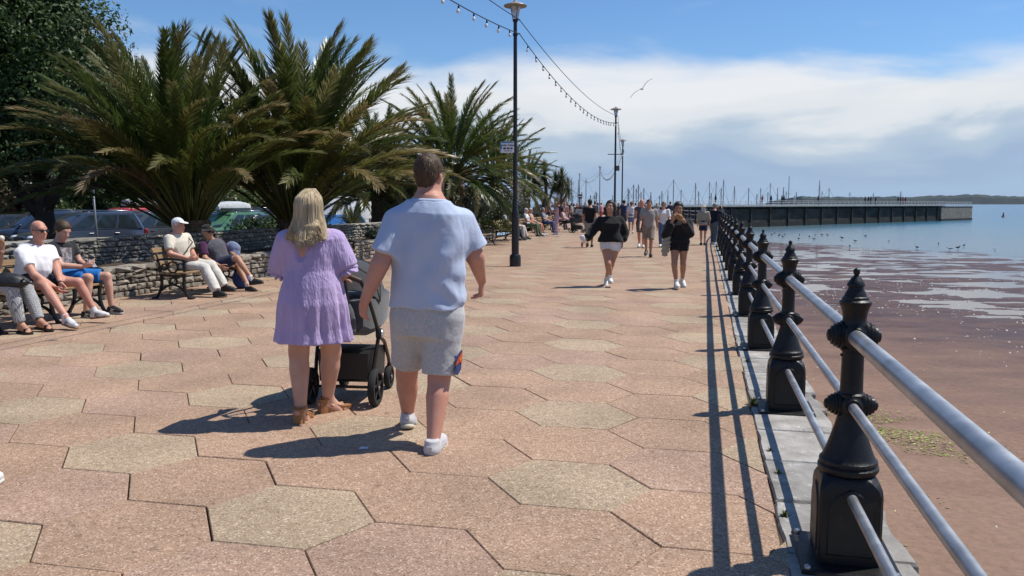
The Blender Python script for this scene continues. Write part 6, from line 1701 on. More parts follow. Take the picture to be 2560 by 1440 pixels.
# ------------------------------------------------------------------ people on the benches
def sit(label, J, f, h, **k):
    for q in 'LR':
        J.setdefault('ts' + q, 1.0 if q == 'R' else -1.0)
    b = G(0, 0, 0) if False else J['pelvis']
    return Person(label, J, f, (float(b[0]), float(b[1]), 0), h=h, **k)
w_ = pers
J = dict(pelvis=w_(75, 694, 10.56), neck=w_(90, 607, 10.58), head=w_(97, 577, 10.58), shR=w_(52, 633, 10.36), shL=w_(124, 627, 10.76), elR=w_(86, 688, 10.26), wrR=w_(134, 716, 10.32), elL=w_(142, 668, 10.72), wrL=w_(151, 707, 10.5),
         hipR=w_(74, 702, 10.42), hipL=w_(88, 699, 10.7), knR=w_(112, 716, 10.22), knL=w_(196, 706, 10.62), anR=w_(168, 797, 10.06), anL=w_(238, 780, 10.66), toeR=(.8, -.45, -.12), toeL=(.95, -.2, .12), hdR=V3(.7, .1, -.6), pnR=V3(.3, .5, .6), hdL=V3(.3, -.2, -1), pnL=V3(0, -1, 0))
bm = sit('bald man in white t-shirt, dark shorts and sunglasses sitting on the left bench', J, (.86, -.5, 0), .010, prof=BIG, S=.86, skinm=SK_PINK, headf=(.93, -.36, -.05), arm=1.1, leg=1.08, fine=True, hs=1.06)
cw = cloth('white cotton', (.78, .78, .80), .3, 6, 10, .03)
bm.top('t_shirt', cw, -.04, .020, .62, .022, amp=.019); bm.bottoms('shorts', cloth('dark navy', (.014, .017, .03)), .62, .02, lf=1.15); bm.glasses(); bm.shoes(M_WHITE_SHOE, M('gum sole', (.28, .16, .08), .6), M_SOCK, M('navy stripe', (.02, .03, .12), .6))
mb = MB(); wv = bm.J['wrL']; mb.lathe([(.033, -.01), (.035, 0), (.033, .01)], tuple(wv), 12, tuple(nrm(wv - bm.J['elL']))); mb.build('wristwatch', M_BLACK_SHOE, bm.root)

J = dict(pelvis=w_(148, 682, 11.32), neck=w_(147, 603, 11.36), head=w_(157, 577, 11.34), shR=w_(131, 618, 11.14), shL=w_(178, 616, 11.54), elR=w_(152, 664, 11.02), wrR=w_(208, 667, 11.12), elL=w_(200, 655, 11.54), wrL=w_(217, 664, 11.34),
         hipR=w_(150, 692, 11.18), hipL=w_(160, 689, 11.46), knR=w_(222, 694, 11.12), knL=w_(268, 690, 11.5), anR=w_(215, 780, 11.10), anL=w_(279, 768, 11.52), toeR=(.95, -.3, 0), toeL=(.92, -.35, 0), hdR=V3(.8, .3, .25), pnR=V3(-.2, .6, .7), hdL=V3(.8, -.3, .25), pnL=V3(-.3, -.4, .8))
ym = sit('young man in black t-shirt and bright blue shorts looking down at his phone', J, (.88, -.46, 0), .010, S=1.0, skinm=SK_FAIR, headf=(.84, -.40, -.42), fine=True, hs=1.05, neckr=.066, headup=(.3, 0, 1))
ym.top('t_shirt', cloth('black jersey', (.018, .018, .02)), -.04, .018, .6, .020, amp=.017); ym.bottoms('shorts', cloth('bright blue', (.012, .17, .52)), .86, .022, lf=1.2); ym.tufts(ym.hair(HAIR_BROWN, 'short', .016), HAIR_BROWN, 2600, .026, .0022, 4); ym.face(mouth=True)
ym.shoes(M_BLACK_SHOE, M('white edge sole', (.5, .5, .5), .6), None, M('white stripe', (.65, .65, .65), .6))
mb = MB(); cf = ym.J['pelvis'] + ym.u * ym.L * .58 + ym.f * .148; rt = np.cross(ym.f, ym.u); 
P = []
for a, b in ((-.085, -.12), (.085, -.12), (.085, .10), (-.085, .10)): P.append(tuple(cf + rt * a + ym.u * b + ym.f * (.012 - abs(a) * .08)))
Q = [tuple(np.array(p) - ym.f * .03) for p in P]; mb.loft([Q, P]); mb.build('shirt_print', M('shirt print', (.42, .38, .38), .8, var=.35, scale=22, sharp=.6), ym.root)
mb = MB(); mb.box((0, 0, 0), (.075, .010, .15), bevel=.004); ph = mb.build('mobile_phone', M('phone back', (.30, .28, .36), .3), None, True); ph.location = tuple((ym.J['wrR'] + ym.J['wrL']) / 2 + V3(.09, .02, .035)); ph.rotation_euler = (R(-50), 0, R(62)); tag(ph, 'mobile phone held in both hands by the young man in black', 'phone')

J = dict(pelvis=w_(-45, 693, 9.95), neck=w_(-52, 596, 9.9), head=w_(-46, 555, 9.9), shR=w_(-85, 618, 9.74), shL=w_(-18, 612, 10.08), elR=w_(-60, 680, 9.70), wrR=w_(-8, 700, 9.74), elL=w_(-6, 664, 10.1), wrL=w_(4, 630, 9.98), hipR=w_(-45, 702, 9.82), hipL=w_(-36, 699, 10.08),
         knR=w_(28, 722, 9.72), knL=w_(64, 716, 10.0), anR=w_(52, 812, 9.74), anL=w_(100, 804, 9.92), toeR=(.88, -.42, -.06), toeL=(.93, -.30, -.06), hdL=V3(.1, -.1, 1), pnL=V3(.3, -.8, 0), hdR=V3(1, 0, 0))
hw = sit('woman at the left edge in patterned black and white trousers and dark sandals', J, (.92, -.4, 0), .010, prof=FEMALE, S=1.08, skinm=SK_TAN, headf=(.9, -.4, 0), bare=('L', 'R'), fine=True, leg=1.08)
m = M('cloth houndstooth', (.55, .55, .55), .85, var=.1, scale=3); nt_ = m.node_tree; b_ = nt_.nodes['Principled BSDF']
ck = nt_.nodes.new('ShaderNodeTexChecker'); ck.inputs['Scale'].default_value = 140; ck.inputs['Color1'].default_value = (.62, .62, .62, 1); ck.inputs['Color2'].default_value = (.03, .03, .035, 1); tcn = nt_.nodes.new('ShaderNodeTexCoord'); mp_ = nt_.nodes.new('ShaderNodeMapping'); mp_.inputs['Rotation'].default_value = (.4, .6, .78); nt_.links.new(tcn.outputs['Object'], mp_.inputs['Vector']); nt_.links.new(mp_.outputs[0], ck.inputs['Vector']); nt_.links.new(ck.outputs[0], b_.inputs['Base Color'])
hw.bottoms('trousers', m, 1.92, .012, lf=1.05); hw.top('blouse', cloth('black linen', (.02, .02, .022)), -.1, .02, .9, .02); hw.hair(HAIR_DARK, 'long', .014, .15)
for q in 'LR':
    an = hw.J['an' + q]; d, u, r = hw.foot_frame(q); mb = MB(); rows = []
    for t, w in ((-.07, .026), (-.03, .036), (.05, .036), (.11, .046), (.17, .042), (.205, .016)): b = an + d * t; rows.append([tuple(b + r * s * w + u * z) for s, z in ((-1, -.10), (1, -.10), (1, -.078), (-1, -.078))])
    mb.loft(rows); so = mb.build('sandal', M_BLACK_SHOE, hw.root)
    for t, z, w in ((.125, -.022, .034), (.0, .042, .026)):
        mb = MB(); pts = [an + d * t + r * x * .050 + u * (y) for x, y in ((-1, -.085 if t > .1 else z), (-.7, z - .01 if t > .1 else z), (0, z), (.7, z - .01 if t > .1 else z), (1, -.085 if t > .1 else z))]
        if t < .1: pts += [an - d * .055 + r * .03 + u * z, an - d * .06 - r * .03 + u * z]
        mb.tube([tuple(p) for p in pts], 0, flat=(w, .007, tuple(d if t > .1 else u)), closed=t < .1); o = mb.build('strap', M_BLACK_SHOE, None); o.parent = so; o.location = (0, 0, 0)
bag = empty('handbag', tuple(w_(18, 700, 9.75)), 'black handbag on the lap of the woman in patterned trousers', 'bag')
F = Field(.012); F.ell((0, 0, 0), (.22, .13, .085), None, 0); F.ell((.1, 0, -.03), (.15, .12, .06), None, .03); V, Q = F.mesh(lambda P: .012 * (2 * fbm(P * 11, 3, 3) - .85)); link('bag_body', mesh('bag_body', V, Q, M('black bag', (.018, .018, .02), .5)), bag, True)
mb = MB(); mb.tube([(.2, -.05, .0), (.28, -.12, .02), (.34, -.1, -.03), (.3, .02, -.05), (.2, .04, -.02)], .012, 6); mb.build('strap', M_BLACK_SHOE, bag, True)
ic = empty('ice_cream', tuple(w_(4, 606, 9.97)), 'ice cream cone held up at the left edge of the picture', 'ice cream')
mb = MB(); mb.lathe([(.012, -.06), (.032, .03)], n=10); mb.build('cone', M('wafer', (.50, .33, .15), .7), ic, True); mb = MB(); mb.ball((0, 0, .05), .036, 10, 8); mb.build('scoop', M('vanilla', (.75, .70, .58), .5), ic, True, smooth=True)

J = dict(pelvis=w_(452, 654, 13.96), neck=w_(437, 582, 13.92), head=w_(446, 564, 13.94), shR=w_(421, 597, 13.72), shL=w_(466, 594, 14.12), elR=w_(424, 634, 13.62), wrR=w_(470, 646, 13.74), elL=w_(480, 630, 14.14), wrL=w_(490, 645, 13.92), hipR=w_(452, 661, 13.84), hipL=w_(462, 659, 14.08),
         knR=w_(512, 671, 13.76), knL=w_(528, 664, 14.06), anR=w_(542, 729, 13.56), anL=w_(562, 716, 14.02), toeR=(.93, -.36, .05), toeL=(.96, -.2, .05), hdR=V3(.9, .3, -.1), pnR=V3(0, 1, .3), hdL=V3(.6, -.8, -.1), pnL=V3(0, -1, .2))
c_cream = cloth('cream cotton', (.66, .61, .50), .3, 7, 11, .05)
om = sit('elderly man in white cap, cream shirt and cream trousers on the middle bench', J, (.9, -.4, .1), .011, S=1.0, skinm=SK_PINK, headf=(.93, -.34, .05), fine=True, hs=1.05, neckr=.066)
om.top('shirt', c_cream, -.06, .024, .75, .026, amp=.019); om.bottoms('trousers', cloth('pale cream', (.66, .63, .56), .3), 1.97, .024, lf=1.14, amp=.013); om.hair(HAIR_WHITE, 'short', .008); om.cap(cloth('white cap', (.76, .77, .79), .1)); om.face(); om.shoes(M_BLACK_SHOE, M_DSOLE)
mb = MB(); a_, b_2 = om.J['shL'] + om.u * .05 - om.f * .0, om.J['pelvis'] + om.u * .10 + om.f * .15; mb.tube([tuple(a_), tuple(a_ * .6 + b_2 * .4 + om.f * .15 ), tuple(b_2 + np.cross(om.f, om.u) * .08)], .010, 6); mb.build('bag_strap', M('strap brown', (.10, .05, .03), .6), om.root)

J = dict(pelvis=w_(551, 653, 14.72), neck=w_(527, 600, 14.70), head=w_(519, 580, 14.66), shR=w_(507, 613, 14.48), shL=w_(551, 608, 14.88), elR=w_(513, 646, 14.30), wrR=w_(548, 664, 14.30), elL=w_(577, 632, 14.92), wrL=w_(588, 640, 14.72), hipR=w_(550, 660, 14.60), hipL=w_(556, 657, 14.84),
         knR=w_(592, 645, 14.58), knL=w_(594, 664, 14.84), anR=w_(632, 700, 14.5), anL=w_(622, 718, 14.62), toeR=(.96, -.2, .12), toeL=(.92, -.4, -.05), hdR=V3(.8, .1, -.5), pnR=V3(0, 1, .3), hdL=V3(.9, -.3, -.2), pnL=V3(0, -.2, -1))
gm = sit('man in black cap, sunglasses and grey body warmer leaning back with legs crossed', J, (.72, -.66, .25), .011, S=1.0, skinm=SK_TAN, headf=(.80, -.60, -.05), fine=True, hs=1.05, neckr=.066)
gm.top('shirt', cloth('plum jersey', (.055, .012, .05)), -.05, .014, .8, .018); gm.top('body_warmer', cloth('slate quilt', (.10, .10, .115), .5, 8, 22), -.08, .034, 0, amp=.014, neck=.98); gm.bottoms('shorts', cloth('navy cotton', (.02, .026, .06)), .82, .02, lf=1.15); gm.hair(HAIR_GREY, 'short', .006); gm.cap(cloth('black cap', (.018, .017, .016))); gm.glasses(); gm.shoes(M_BLACK_SHOE, M_DSOLE, M_SOCK, hi=.03)
mb = MB(); c = gm.P(0, .098, .085); mb.ball(tuple(c), (.022, .008, .016), 8, 6); mb.build('cap_badge', M('cap badge', (.45, .33, .12), .5), gm.root)
F = Field(.012); c = w_(582, 620, 14.95); F.ell(c, (.13, .10, .12), None, 0); F.ell(c + V3(.02, .0, -.10), (.10, .10, .10), None, .03); V, Q = F.mesh(lambda P: .02 * (2 * fbm(P * 8, 3, 3) - .85)); o = link('folded_jacket', mesh('folded_jacket', V, Q, cloth('blue grey jacket', (.20, .24, .36)))); tag(o, 'blue grey folded jacket beside the man in the black cap', 'jacket')
c = w_(604, 700, 15.0); F = Field(.014); F.ell((c[0], c[1], .19), (.16, .12, .20), None, 0); V, Q = F.mesh(lambda P: .025 * (2 * fbm(P * 7, 5, 3) - .85)); o = link('blue_bag', mesh('blue_bag', V, Q, cloth('blue bag', (.035, .06, .22)))); tag(o, 'blue bag on the ground under the right end of the middle bench', 'bag')

# ------------------------------------------------------------------ walkers coming towards the camera
D = 15.4
J = dict(pelvis=w_(1526, 600, D), neck=w_(1526, 541, D), head=w_(1526, 518, D - .03), shR=w_(1500, 552, D), shL=w_(1550, 551, D), elR=w_(1480, 580, D - .03), wrR=w_(1464, 599, D - .15), elL=w_(1562, 582, D + .05), wrL=w_(1556, 604, D + .0), hipR=w_(1515, 612, D), hipL=w_(1539, 612, D),
         knR=w_(1520, 660, D - .18), knL=w_(1528, 660, D - .02), anR=w_(1526, 698, D - .10), anL=w_(1516, 697, D + .34), toeR=(-.05, -1, .12), toeL=(-.1, -1, -.5), hdR=V3(-.5, -.3, -.5), hdL=V3(-.1, -.2, -1), pnR=V3(.5, .2, -.6))
c_fle = cloth('black fleece', (.012, .012, .013), .6, 30, 40)
g1 = Person('woman in black fleece and white shorts walking towards the camera', J, (-.12, -1, 0), (J['pelvis'][0], D, 0), h=.011, prof=FEMALE, S=1.02, skinm=SK_TAN, headf=(-.38, -.92, .12), leg=1.06, fine=True)
g1.top('fleece', c_fle, -.08, .042, 1.92, .038, amp=.016, flare=.05, neck=1.0); g1.bottoms('shorts', cloth('white denim', (.74, .74, .76)), .30, .016, lf=1.3); g1.hair(HAIR_DARK, 'long', .014, .13); g1.face(); g1.shoes(M_WHITE_SHOE, M_SOLE, M_SOCK, hi=.06)
F = Field(.011); F.cap(g1.J['neck'] - g1.f * .02, g1.J['neck'] + g1.u * .05, [(0, .085), (1, .078)], 0, t1=1.); g1._fin(F, 'collar', c_fle)
F = Field(.01); c = w_(1456, 594, D - .25); F.ell(c, (.05, .04, .055), None, 0); F.ell(c + V3(.02, 0, -.05), (.03, .03, .05), None, .02); V, Q = F.mesh(lambda P: .01 * (2 * fbm(P * 20, 3, 2) - .75)); o = link('paper_wrapper', mesh('paper_wrapper', V, Q, M('white paper', (.75, .75, .76), .6))); tag(o, 'crumpled white paper in the hand of the woman in the black fleece', 'paper')

D = 15.0
J = dict(pelvis=w_(1698, 602, D), neck=w_(1697, 546, D), head=w_(1696, 522, D - .05), shR=w_(1674, 558, D), shL=w_(1721, 556, D), elR=w_(1664, 588, D - .06), wrR=w_(1681, 552, D - .20), elL=w_(1726, 584, D - .06), wrL=w_(1709, 551, D - .24), hipR=w_(1688, 610, D), hipL=w_(1709, 610, D),
         knR=w_(1686, 662, D - .12), knL=w_(1708, 660, D + .0), anR=w_(1691, 707, D - .10), anL=w_(1706, 699, D + .30), toeR=(-.05, -1, .0), toeL=(.1, -1, -.4), hdR=V3(.3, -.3, .8), hdL=V3(-.5, -.2, .6), pnR=V3(.6, .6, 0), pnL=V3(-.4, .6, -.3))
g2 = Person('woman in black jumper and black shorts eating from her raised hands', J, (-.05, -1, 0), (J['pelvis'][0], D, 0), h=.011, prof=FEMALE, S=.96, skinm=SK_OLIVE, headf=(-.15, -1, -.08), leg=.94, fine=True)
g2.top('jumper', cloth('black jumper', (.014, .015, .018), .4), -.02, .028, 1.85, .026, amp=.012); g2.bottoms('shorts', cloth('black shorts', (.012, .012, .013)), .34, .014, lf=1.25, top=.06); g2.hair(HAIR_DARK, 'tied', .011); g2.face(); g2.shoes(M_WHITE_SHOE, M_SOLE, M_SOCK)
F = Field(.011); F.loft(g2.J['pelvis'], g2.u, g2.f, g2.L, scaled(FEMALE, .96, .012), 0, t0=-.10, t1=.04); g2._fin(F, 'waistband', cw)
F = Field(.009); c = w_(1700, 543, D - .30); F.ell(c, (.055, .04, .05), None, 0); F.ell(c + V3(-.03, 0, .03), (.04, .03, .03), None, .02); V, Q = F.mesh(lambda P: .006 * (2 * fbm(P * 25, 3, 2) - .75)); o = link('pastry', mesh('pastry', V, Q, M('baked pastry', (.42, .20, .06), .6, var=.3, scale=30))); tag(o, 'golden pastry held to her mouth by the woman in black shorts', 'food')
F = Field(.012); a = w_(1668, 592, D - .08); b = w_(1662, 632, D - .06); F.cap(a, b, [(0, .06), (.5, .085), (1, .06)], 0, flat=(V3(0, 1, 0), .7)); V, Q = F.mesh(lambda P: .012 * np.sin(P[:, 2] * 75) + .01 * (2 * fbm(P * 10, 3, 2) - .75)); o = link('padded_jacket', mesh('padded_jacket', V, Q, cloth('beige padded', (.33, .30, .24)))); tag(o, 'beige padded jacket hanging from the arm of the woman in black shorts', 'jacket')

def folk(label, loc, yaw, H=1.7, st=.4, top=('t_shirt', (.5, .5, .5), .6), bottom=('shorts', (.1, .1, .1), .9), hair=HAIR_BROWN, hk='short', sk=SK_FAIR, shoe=None, prof=MALE, w=1.0, arms=None, hat=None, group='people further along the promenade', h=None, glasses=False, lean=.02, loose=.016, hw=None, dress=None, base=0.0):
    J, f = joints((loc[0], loc[1], base), yaw, H, st, w=w, arms=arms, lean=lean); d = loc[1]
    hh = h or min(.034, max(.013, d * .00062)); k = H / 1.75
    p = Person(label, J, f, (loc[0], loc[1], base), h=hh, prof=prof, S=k * (hw or 1), skinm=sk, group=group, arm=k, leg=k, hs=k)
    p.top(top[0], cloth('%s %.3f %.3f %.3f' % ((top[0],) + top[1]), top[1], .3), -.06, loose, top[2], .016, amp=.006 if d < 35 else 0)
    if dress:
        F = Field(hh); n = max(0, dress); F.loft(J['pelvis'], V3(0, 0, 1), f, p.L, [(-1.6 + n, .19 * k, .17 * k, 0), (-.1, .19 * k, .14 * k, 0), (.3, .15 * k, .12 * k, 0)], .03, t0=-1.55 + n); p._fin(F, 'skirt', cloth('%s %.3f %.3f %.3f' % ((bottom[0],) + bottom[1]), bottom[1], .3))
    else: p.bottoms(bottom[0], cloth('%s %.3f %.3f %.3f' % ((bottom[0],) + bottom[1]), bottom[1], .3), bottom[2], .016, amp=.004 if d < 35 else 0, lf=1.1)
    if hair is not None: p.hair(hair, hk, .012 if d < 35 else .018, .14)
    p.shoes(shoe or M_WHITE_SHOE, M_SOLE if shoe is None else M_DSOLE)
    if hat: p.cap(hat[0], wide=hat[1], name='hat' if hat[1] else 'cap')
    if glasses: p.glasses()
    elif d < 28: p.face()
    return p
def gx(px, d): return ((px - 1280) / CAM_F * d, d)
TOW = -PI / 2 - .2; AWAY = PI / 2 - .1
folk('man in stone grey t-shirt and khaki shorts walking towards the camera', gx(1621, 24.2), TOW, 1.68, .75, ('t_shirt', (.34, .31, .29), .62), ('shorts', (.27, .22, .17), .92), HAIR_DARK, sk=SK_TAN, shoe=M_BLACK_SHOE)
folk('woman in white top and jeans behind the man in the grey t-shirt', gx(1657, 29.5), TOW, 1.62, -.6, ('blouse', (.72, .72, .72), .9), ('jeans', (.10, .15, .25), 1.95), HAIR_BROWN, 'tied', SK_PINK, prof=FEMALE, glasses=True, hw=1.05)
folk('balding man in a dark vest half hidden behind the man in grey', gx(1603, 29), TOW, 1.72, .5, ('vest', (.10, .09, .10), .3), ('shorts', (.12, .10, .10), .9), None, sk=SK_PINK)
folk('man in black t-shirt and grey shorts walking away, left of the black fleece', gx(1474, 29.2), AWAY, 1.72, -.8, ('t_shirt', (.014, .014, .017), .62), ('shorts', (.26, .26, .25), .92), HAIR_DARK, sk=SK_TAN, shoe=M_BLACK_SHOE, hw=1.1)
hp = folk('woman in straw hat and patterned top looking out to sea by the railing', gx(1757, 30.8), PI / 2 - .25, 1.50, .1, ('jacket', (.34, .31, .24), 1.4), ('skirt', (.02, .025, .06), .5), HAIR_WHITE, 'bob', SK_FAIR, M_BLACK_SHOE, FEMALE, hat=(cloth('straw hat', (.58, .52, .38), .4), True), hw=1.05, dress=1.05)
pt_ = folk('man in navy jacket and jeans taking a photograph over the railing', gx(1783, 31.2), .75, 1.56, .1, ('jacket', (.012, .016, .032), 1.9), ('jeans', (.10, .14, .18), 1.96), HAIR_GREY, sk=SK_PINK, hat=(cloth('brown hat', (.14, .11, .08), .4), False), arms={'elR': (.16, -.26, 1.20), 'wrR': (.36, -.10, 1.40), 'elL': (.20, .22, 1.18), 'wrL': (.38, .06, 1.40)}, hw=1.05)
c = (pt_.J['wrR'] + pt_.J['wrL']) / 2 + pt_.f * .08 + V3(0, 0, .03); mb = MB(); mb.box((0, 0, 0), (.06, .13, .08), rot=.75, bevel=.01); mb.lathe([(.025, 0), (.028, .05)], (0, 0, 0), 10, (math.cos(.75), math.sin(.75), 0)); o = mb.build('camera', M_BLACK_SHOE, None, True); o.location = tuple(c); tag(o, 'small camera held up by the man in the navy jacket', 'camera')
folk('woman in white top and denim skirt walking away beside the lamp posts', gx(1577, 43), AWAY, 1.66, .5, ('t_shirt', (.66, .64, .66), .8), ('denim_skirt', (.13, .18, .27), .5), HAIR_BROWN, 'tied', SK_TAN, prof=FEMALE, dress=1.05)
folk('woman in a long pink dress in the distance, left of the man in grey', gx(1597, 54), TOW, 1.64, .3, ('dress_top', (.55, .25, .32), .6), ('skirt', (.55, .25, .32), .5), HAIR_BROWN, 'bob', SK_FAIR, prof=FEMALE, dress=.35)
folk('man in navy shirt walking past the second lamp post', gx(1559, 47), AWAY, 1.76, .5, ('t_shirt', (.03, .045, .10), .62), ('shorts', (.05, .05, .07), .9), HAIR_DARK, sk=SK_TAN)
lp = folk('woman in pale pink top and trousers standing by the far benches', gx(1392, 41.5), PI + .1, 1.62, .1, ('top', (.60, .38, .40), .3), ('trousers', (.60, .38, .46), 1.95), hairm('strawberry', (.40, .22, .09)), 'bob', SK_PINK, prof=FEMALE, arms={'elR': (.12, -.22, 1.12), 'wrR': (.34, -.08, 1.16), 'elL': (.12, .22, 1.12), 'wrL': (.34, .06, 1.16)})
# seated people on the far benches
def seated(label, x, y, yaw, topc, botc, hair=HAIR_GREY, sk=SK_FAIR, prof=MALE, leg=1.95, k=1.0, hat=None, glasses=False, topn='shirt', slv=.7):
    f = V3(math.cos(yaw), math.sin(yaw), 0); l = V3(-f[1], f[0], 0); u = V3(0, 0, 1); b = V3(x, y, 0); P = b + u * .53
    J = {'pelvis': P, 'neck': P + u * .54 * k - f * .10}; J['head'] = J['neck'] + u * .15 + f * .03
    for q, s in (('L', 1), ('R', -1)):
        J['sh' + q] = P + u * .49 * k - f * .09 + l * s * .18; J['el' + q] = P + u * .22 + l * s * .24 + f * .02; J['wr' + q] = P + u * .12 + f * .30 + l * s * .10; J['hip' + q] = P + l * s * .09; J['kn' + q] = P + f * .45 + l * s * .11 + u * .02; J['an' + q] = b + f * (.50 + .1 * (s > 0)) + l * s * .11 + u * .09; J['toe' + q] = f; J['pn' + q] = -u; J['ts' + q] = 1.0 if q == 'R' else -1.0
    hh = min(.032, max(.014, y * .0006)); p = Person(label, J, f, (x, y, 0), h=hh, prof=prof, S=k, skinm=sk, group='people sitting on the far benches')
    p.top(topn, cloth('%s %.3f %.3f %.3f' % ((topn,) + topc), topc, .3), -.05, .016, slv, .018); p.bottoms('trousers' if leg > 1 else 'shorts', cloth('seat %.3f %.3f %.3f' % botc, botc, .3), leg, .016); p.hair(hair, 'bob' if prof is FEMALE else 'short', .014, .08); p.shoes(M_BLACK_SHOE if leg > 1 else None)
    if glasses: p.glasses()
    if hat: p.cap(hat)
    return p
SY = -.25
seated('dark haired person in white top half hidden by the nearest lamp post', .02 - .2, 34.9, SY, (.66, .68, .72), (.03, .035, .05), HAIR_DARK)
seated('person in olive cap and pale trousers on the bench right behind the lamp post', .25 - .2, 35.9, SY, (.12, .13, .10), (.60, .56, .52), HAIR_GREY, hat=cloth('olive cap', (.10, .11, .05)))
seated('white haired woman in white blouse on a far bench', .75, 39.3, SY, (.70, .70, .70), (.10, .15, .08), HAIR_WHITE, SK_PINK, FEMALE)
seated('white haired man in sunglasses and peach top on a far bench', .98, 40.2, SY, (.55, .33, .24), (.16, .20, .10), HAIR_WHITE, SK_PINK, leg=.85, glasses=True)
seated('grey haired man in grey blue shirt and jeans next to the woman in pink', 1.75, 44.4, SY, (.20, .24, .30), (.05, .08, .20), HAIR_GREY, SK_PINK)
seated('dark haired woman in pale pink jacket leaning by the dark pushchair', 2.95, 46.6, SY, (.55, .38, .38), (.03, .03, .04), HAIR_DARK, SK_TAN, FEMALE, slv=1.8)
seated('man in dark shirt on the bench farthest along the beds', 2.7, 49.4, SY, (.05, .05, .07), (.10, .10, .12), HAIR_DARK, SK_TAN)
# the crowd at the far end
crng = random.Random(21); cols = [((.66, .66, .68), 'white'), ((.04, .05, .09), 'navy'), ((.02, .02, .022), 'black'), ((.45, .10, .10), 'red'), ((.20, .28, .40), 'blue'), ((.45, .40, .30), 'beige'), ((.30, .32, .30), 'grey'), ((.52, .30, .34), 'pink')]
hcs = [(HAIR_DARK, 'dark hair'), (HAIR_BROWN, 'brown hair'), (HAIR_GREY, 'grey hair'), (HAIR_BLONDE, 'blonde hair')]
crowd = [(1396, 62, 'just right of the cabbage tree trunk'), (1404, 70, 'below the kiosk'), (1412, 58, 'behind the woman in pink'), (1419, 75, 'in the gap right of the kiosk'), (1427, 66, 'above the dark pushchair'), (1434, 82, 'left of the notice board'), (1441, 72, 'close to the notice board edge'), (1462, 78, 'right of the notice board'),
         (1486, 64, 'between the man in black and the thin lamp'), (1494, 85, 'left of the thin far lamp post'), (1503, 74, 'right of the thin far lamp post'), (1544, 70, 'just left of the second lamp post'), (1568, 62, 'right of the third lamp post'), (1588, 78, 'behind the denim skirt'), (1612, 84, 'above the shoulder of the man in grey'), (1640, 72, 'right of the man in grey'), (1674, 68, 'left of the eating woman'), (1357, 58, 'behind the far benches'), (1372, 66, 'behind the grey haired man'), (1303, 52, 'among the plants right of the lamp post'), (1340, 60, 'left of the cabbage tree')]
for i, (px, d, where) in enumerate(crowd):
    (tc, tn), (hm, hn) = cols[(i * 3 + 1) % 8], hcs[(i * 5) % 4]; bc, bn = cols[(i * 5 + 2) % 7]; fem = i % 2
    folk('distant person, %s, %s top, %s' % (hn, tn, where), gx(px, d), crng.choice((TOW, AWAY, AWAY, 0, 2.4)), crng.uniform(1.58, 1.78), crng.uniform(-.7, .7), ('top', tc, crng.choice((.6, .6, 1.9))), ('trousers', bc, crng.choice((.9, 1.95))), hm, 'bob' if fem else 'short', crng.choice((SK_FAIR, SK_TAN, SK_PINK)), prof=FEMALE if fem else MALE, group='distant crowd on the promenade')
# people up on the pier: tiny, one simple figure each
PMAT = [M('pier person dark', (.03, .03, .04), .9), M('pier person red', (.35, .06, .06), .9), M('pier person pale', (.5, .5, .5), .9)]
mb = MB(); mb.lathe([(.06, 0), (.14, .5), (.17, .85), (.19, 1.1), (.2, 1.38), (.09, 1.48), (.07, 1.52), (.11, 1.62), (.10, 1.72), (.04, 1.76)], n=8)
pier_me = [mb.me('body', mt, True) for mt in PMAT]
PIER_AT = ['leftmost of all, above the man taking a photograph', 'alone left of the tallest mast', 'right of the loner beside the tallest mast', 'left of a close pair by the tallest mast', 'right of a close pair by the tallest mast', 'just where the headland begins', 'midway along the deck',
           'first from left of the group of four', 'second of the group of four', 'third of the group of four', 'last of the group of four', 'first from left of the rightmost row', 'second from left of the rightmost row', 'third from left of the rightmost row', 'rightmost of all']
for i, px in enumerate((1786, 1902, 1924, 1951, 1956, 1982, 2041, 2158, 2166, 2172, 2184, 2240, 2246, 2252, 2258)):
    # point of the deck seen at this pixel
    b = (px - 1280) / CAM_F; s = (b * A0.y - A0.x) / (ud.x - b * ud.y); q = A0 + ud * s
    o = link('person', pier_me[(i * 7) % 3 if i % 4 == 1 else 0]); o.location = (q.x, q.y, 1.36); tag(o, 'tiny %s figure on the pier walkway, %s' % ('dark' if o.data is pier_me[0] else 'coloured', PIER_AT[i]), 'person', 'people on the pier')
# ------------------------------------------------------------------ someone stepping in at the left edge
J, f = joints((-3.13, 4.30, 0), PI / 2, 1.78, -.12, arms={'elR': (.05, -.22, 1.15), 'wrR': (.28, -.12, 1.05)})
J['anR'] = V3(-2.885, 4.28, .088); J['knR'] = V3(-2.97, 4.36, .50); J['toeR'] = V3(.05, 1, 0)
p = Person('person almost wholly outside the left edge, only a white trainer showing', J, f, (-3.13, 4.30, 0), h=.014, S=1.0, skinm=SK_FAIR)
p.top('t_shirt', cloth('faded navy', (.05, .06, .10)), -.06, .016, .6, .016); p.bottoms('shorts', cloth('washed black', (.04, .04, .045)), .9, .016); p.hair(HAIR_BROWN, 'short', .013); p.shoes(M_WHITE_SHOE, M_SOLE, M_SOCK, M('black stripe', (.03, .03, .03), .5))

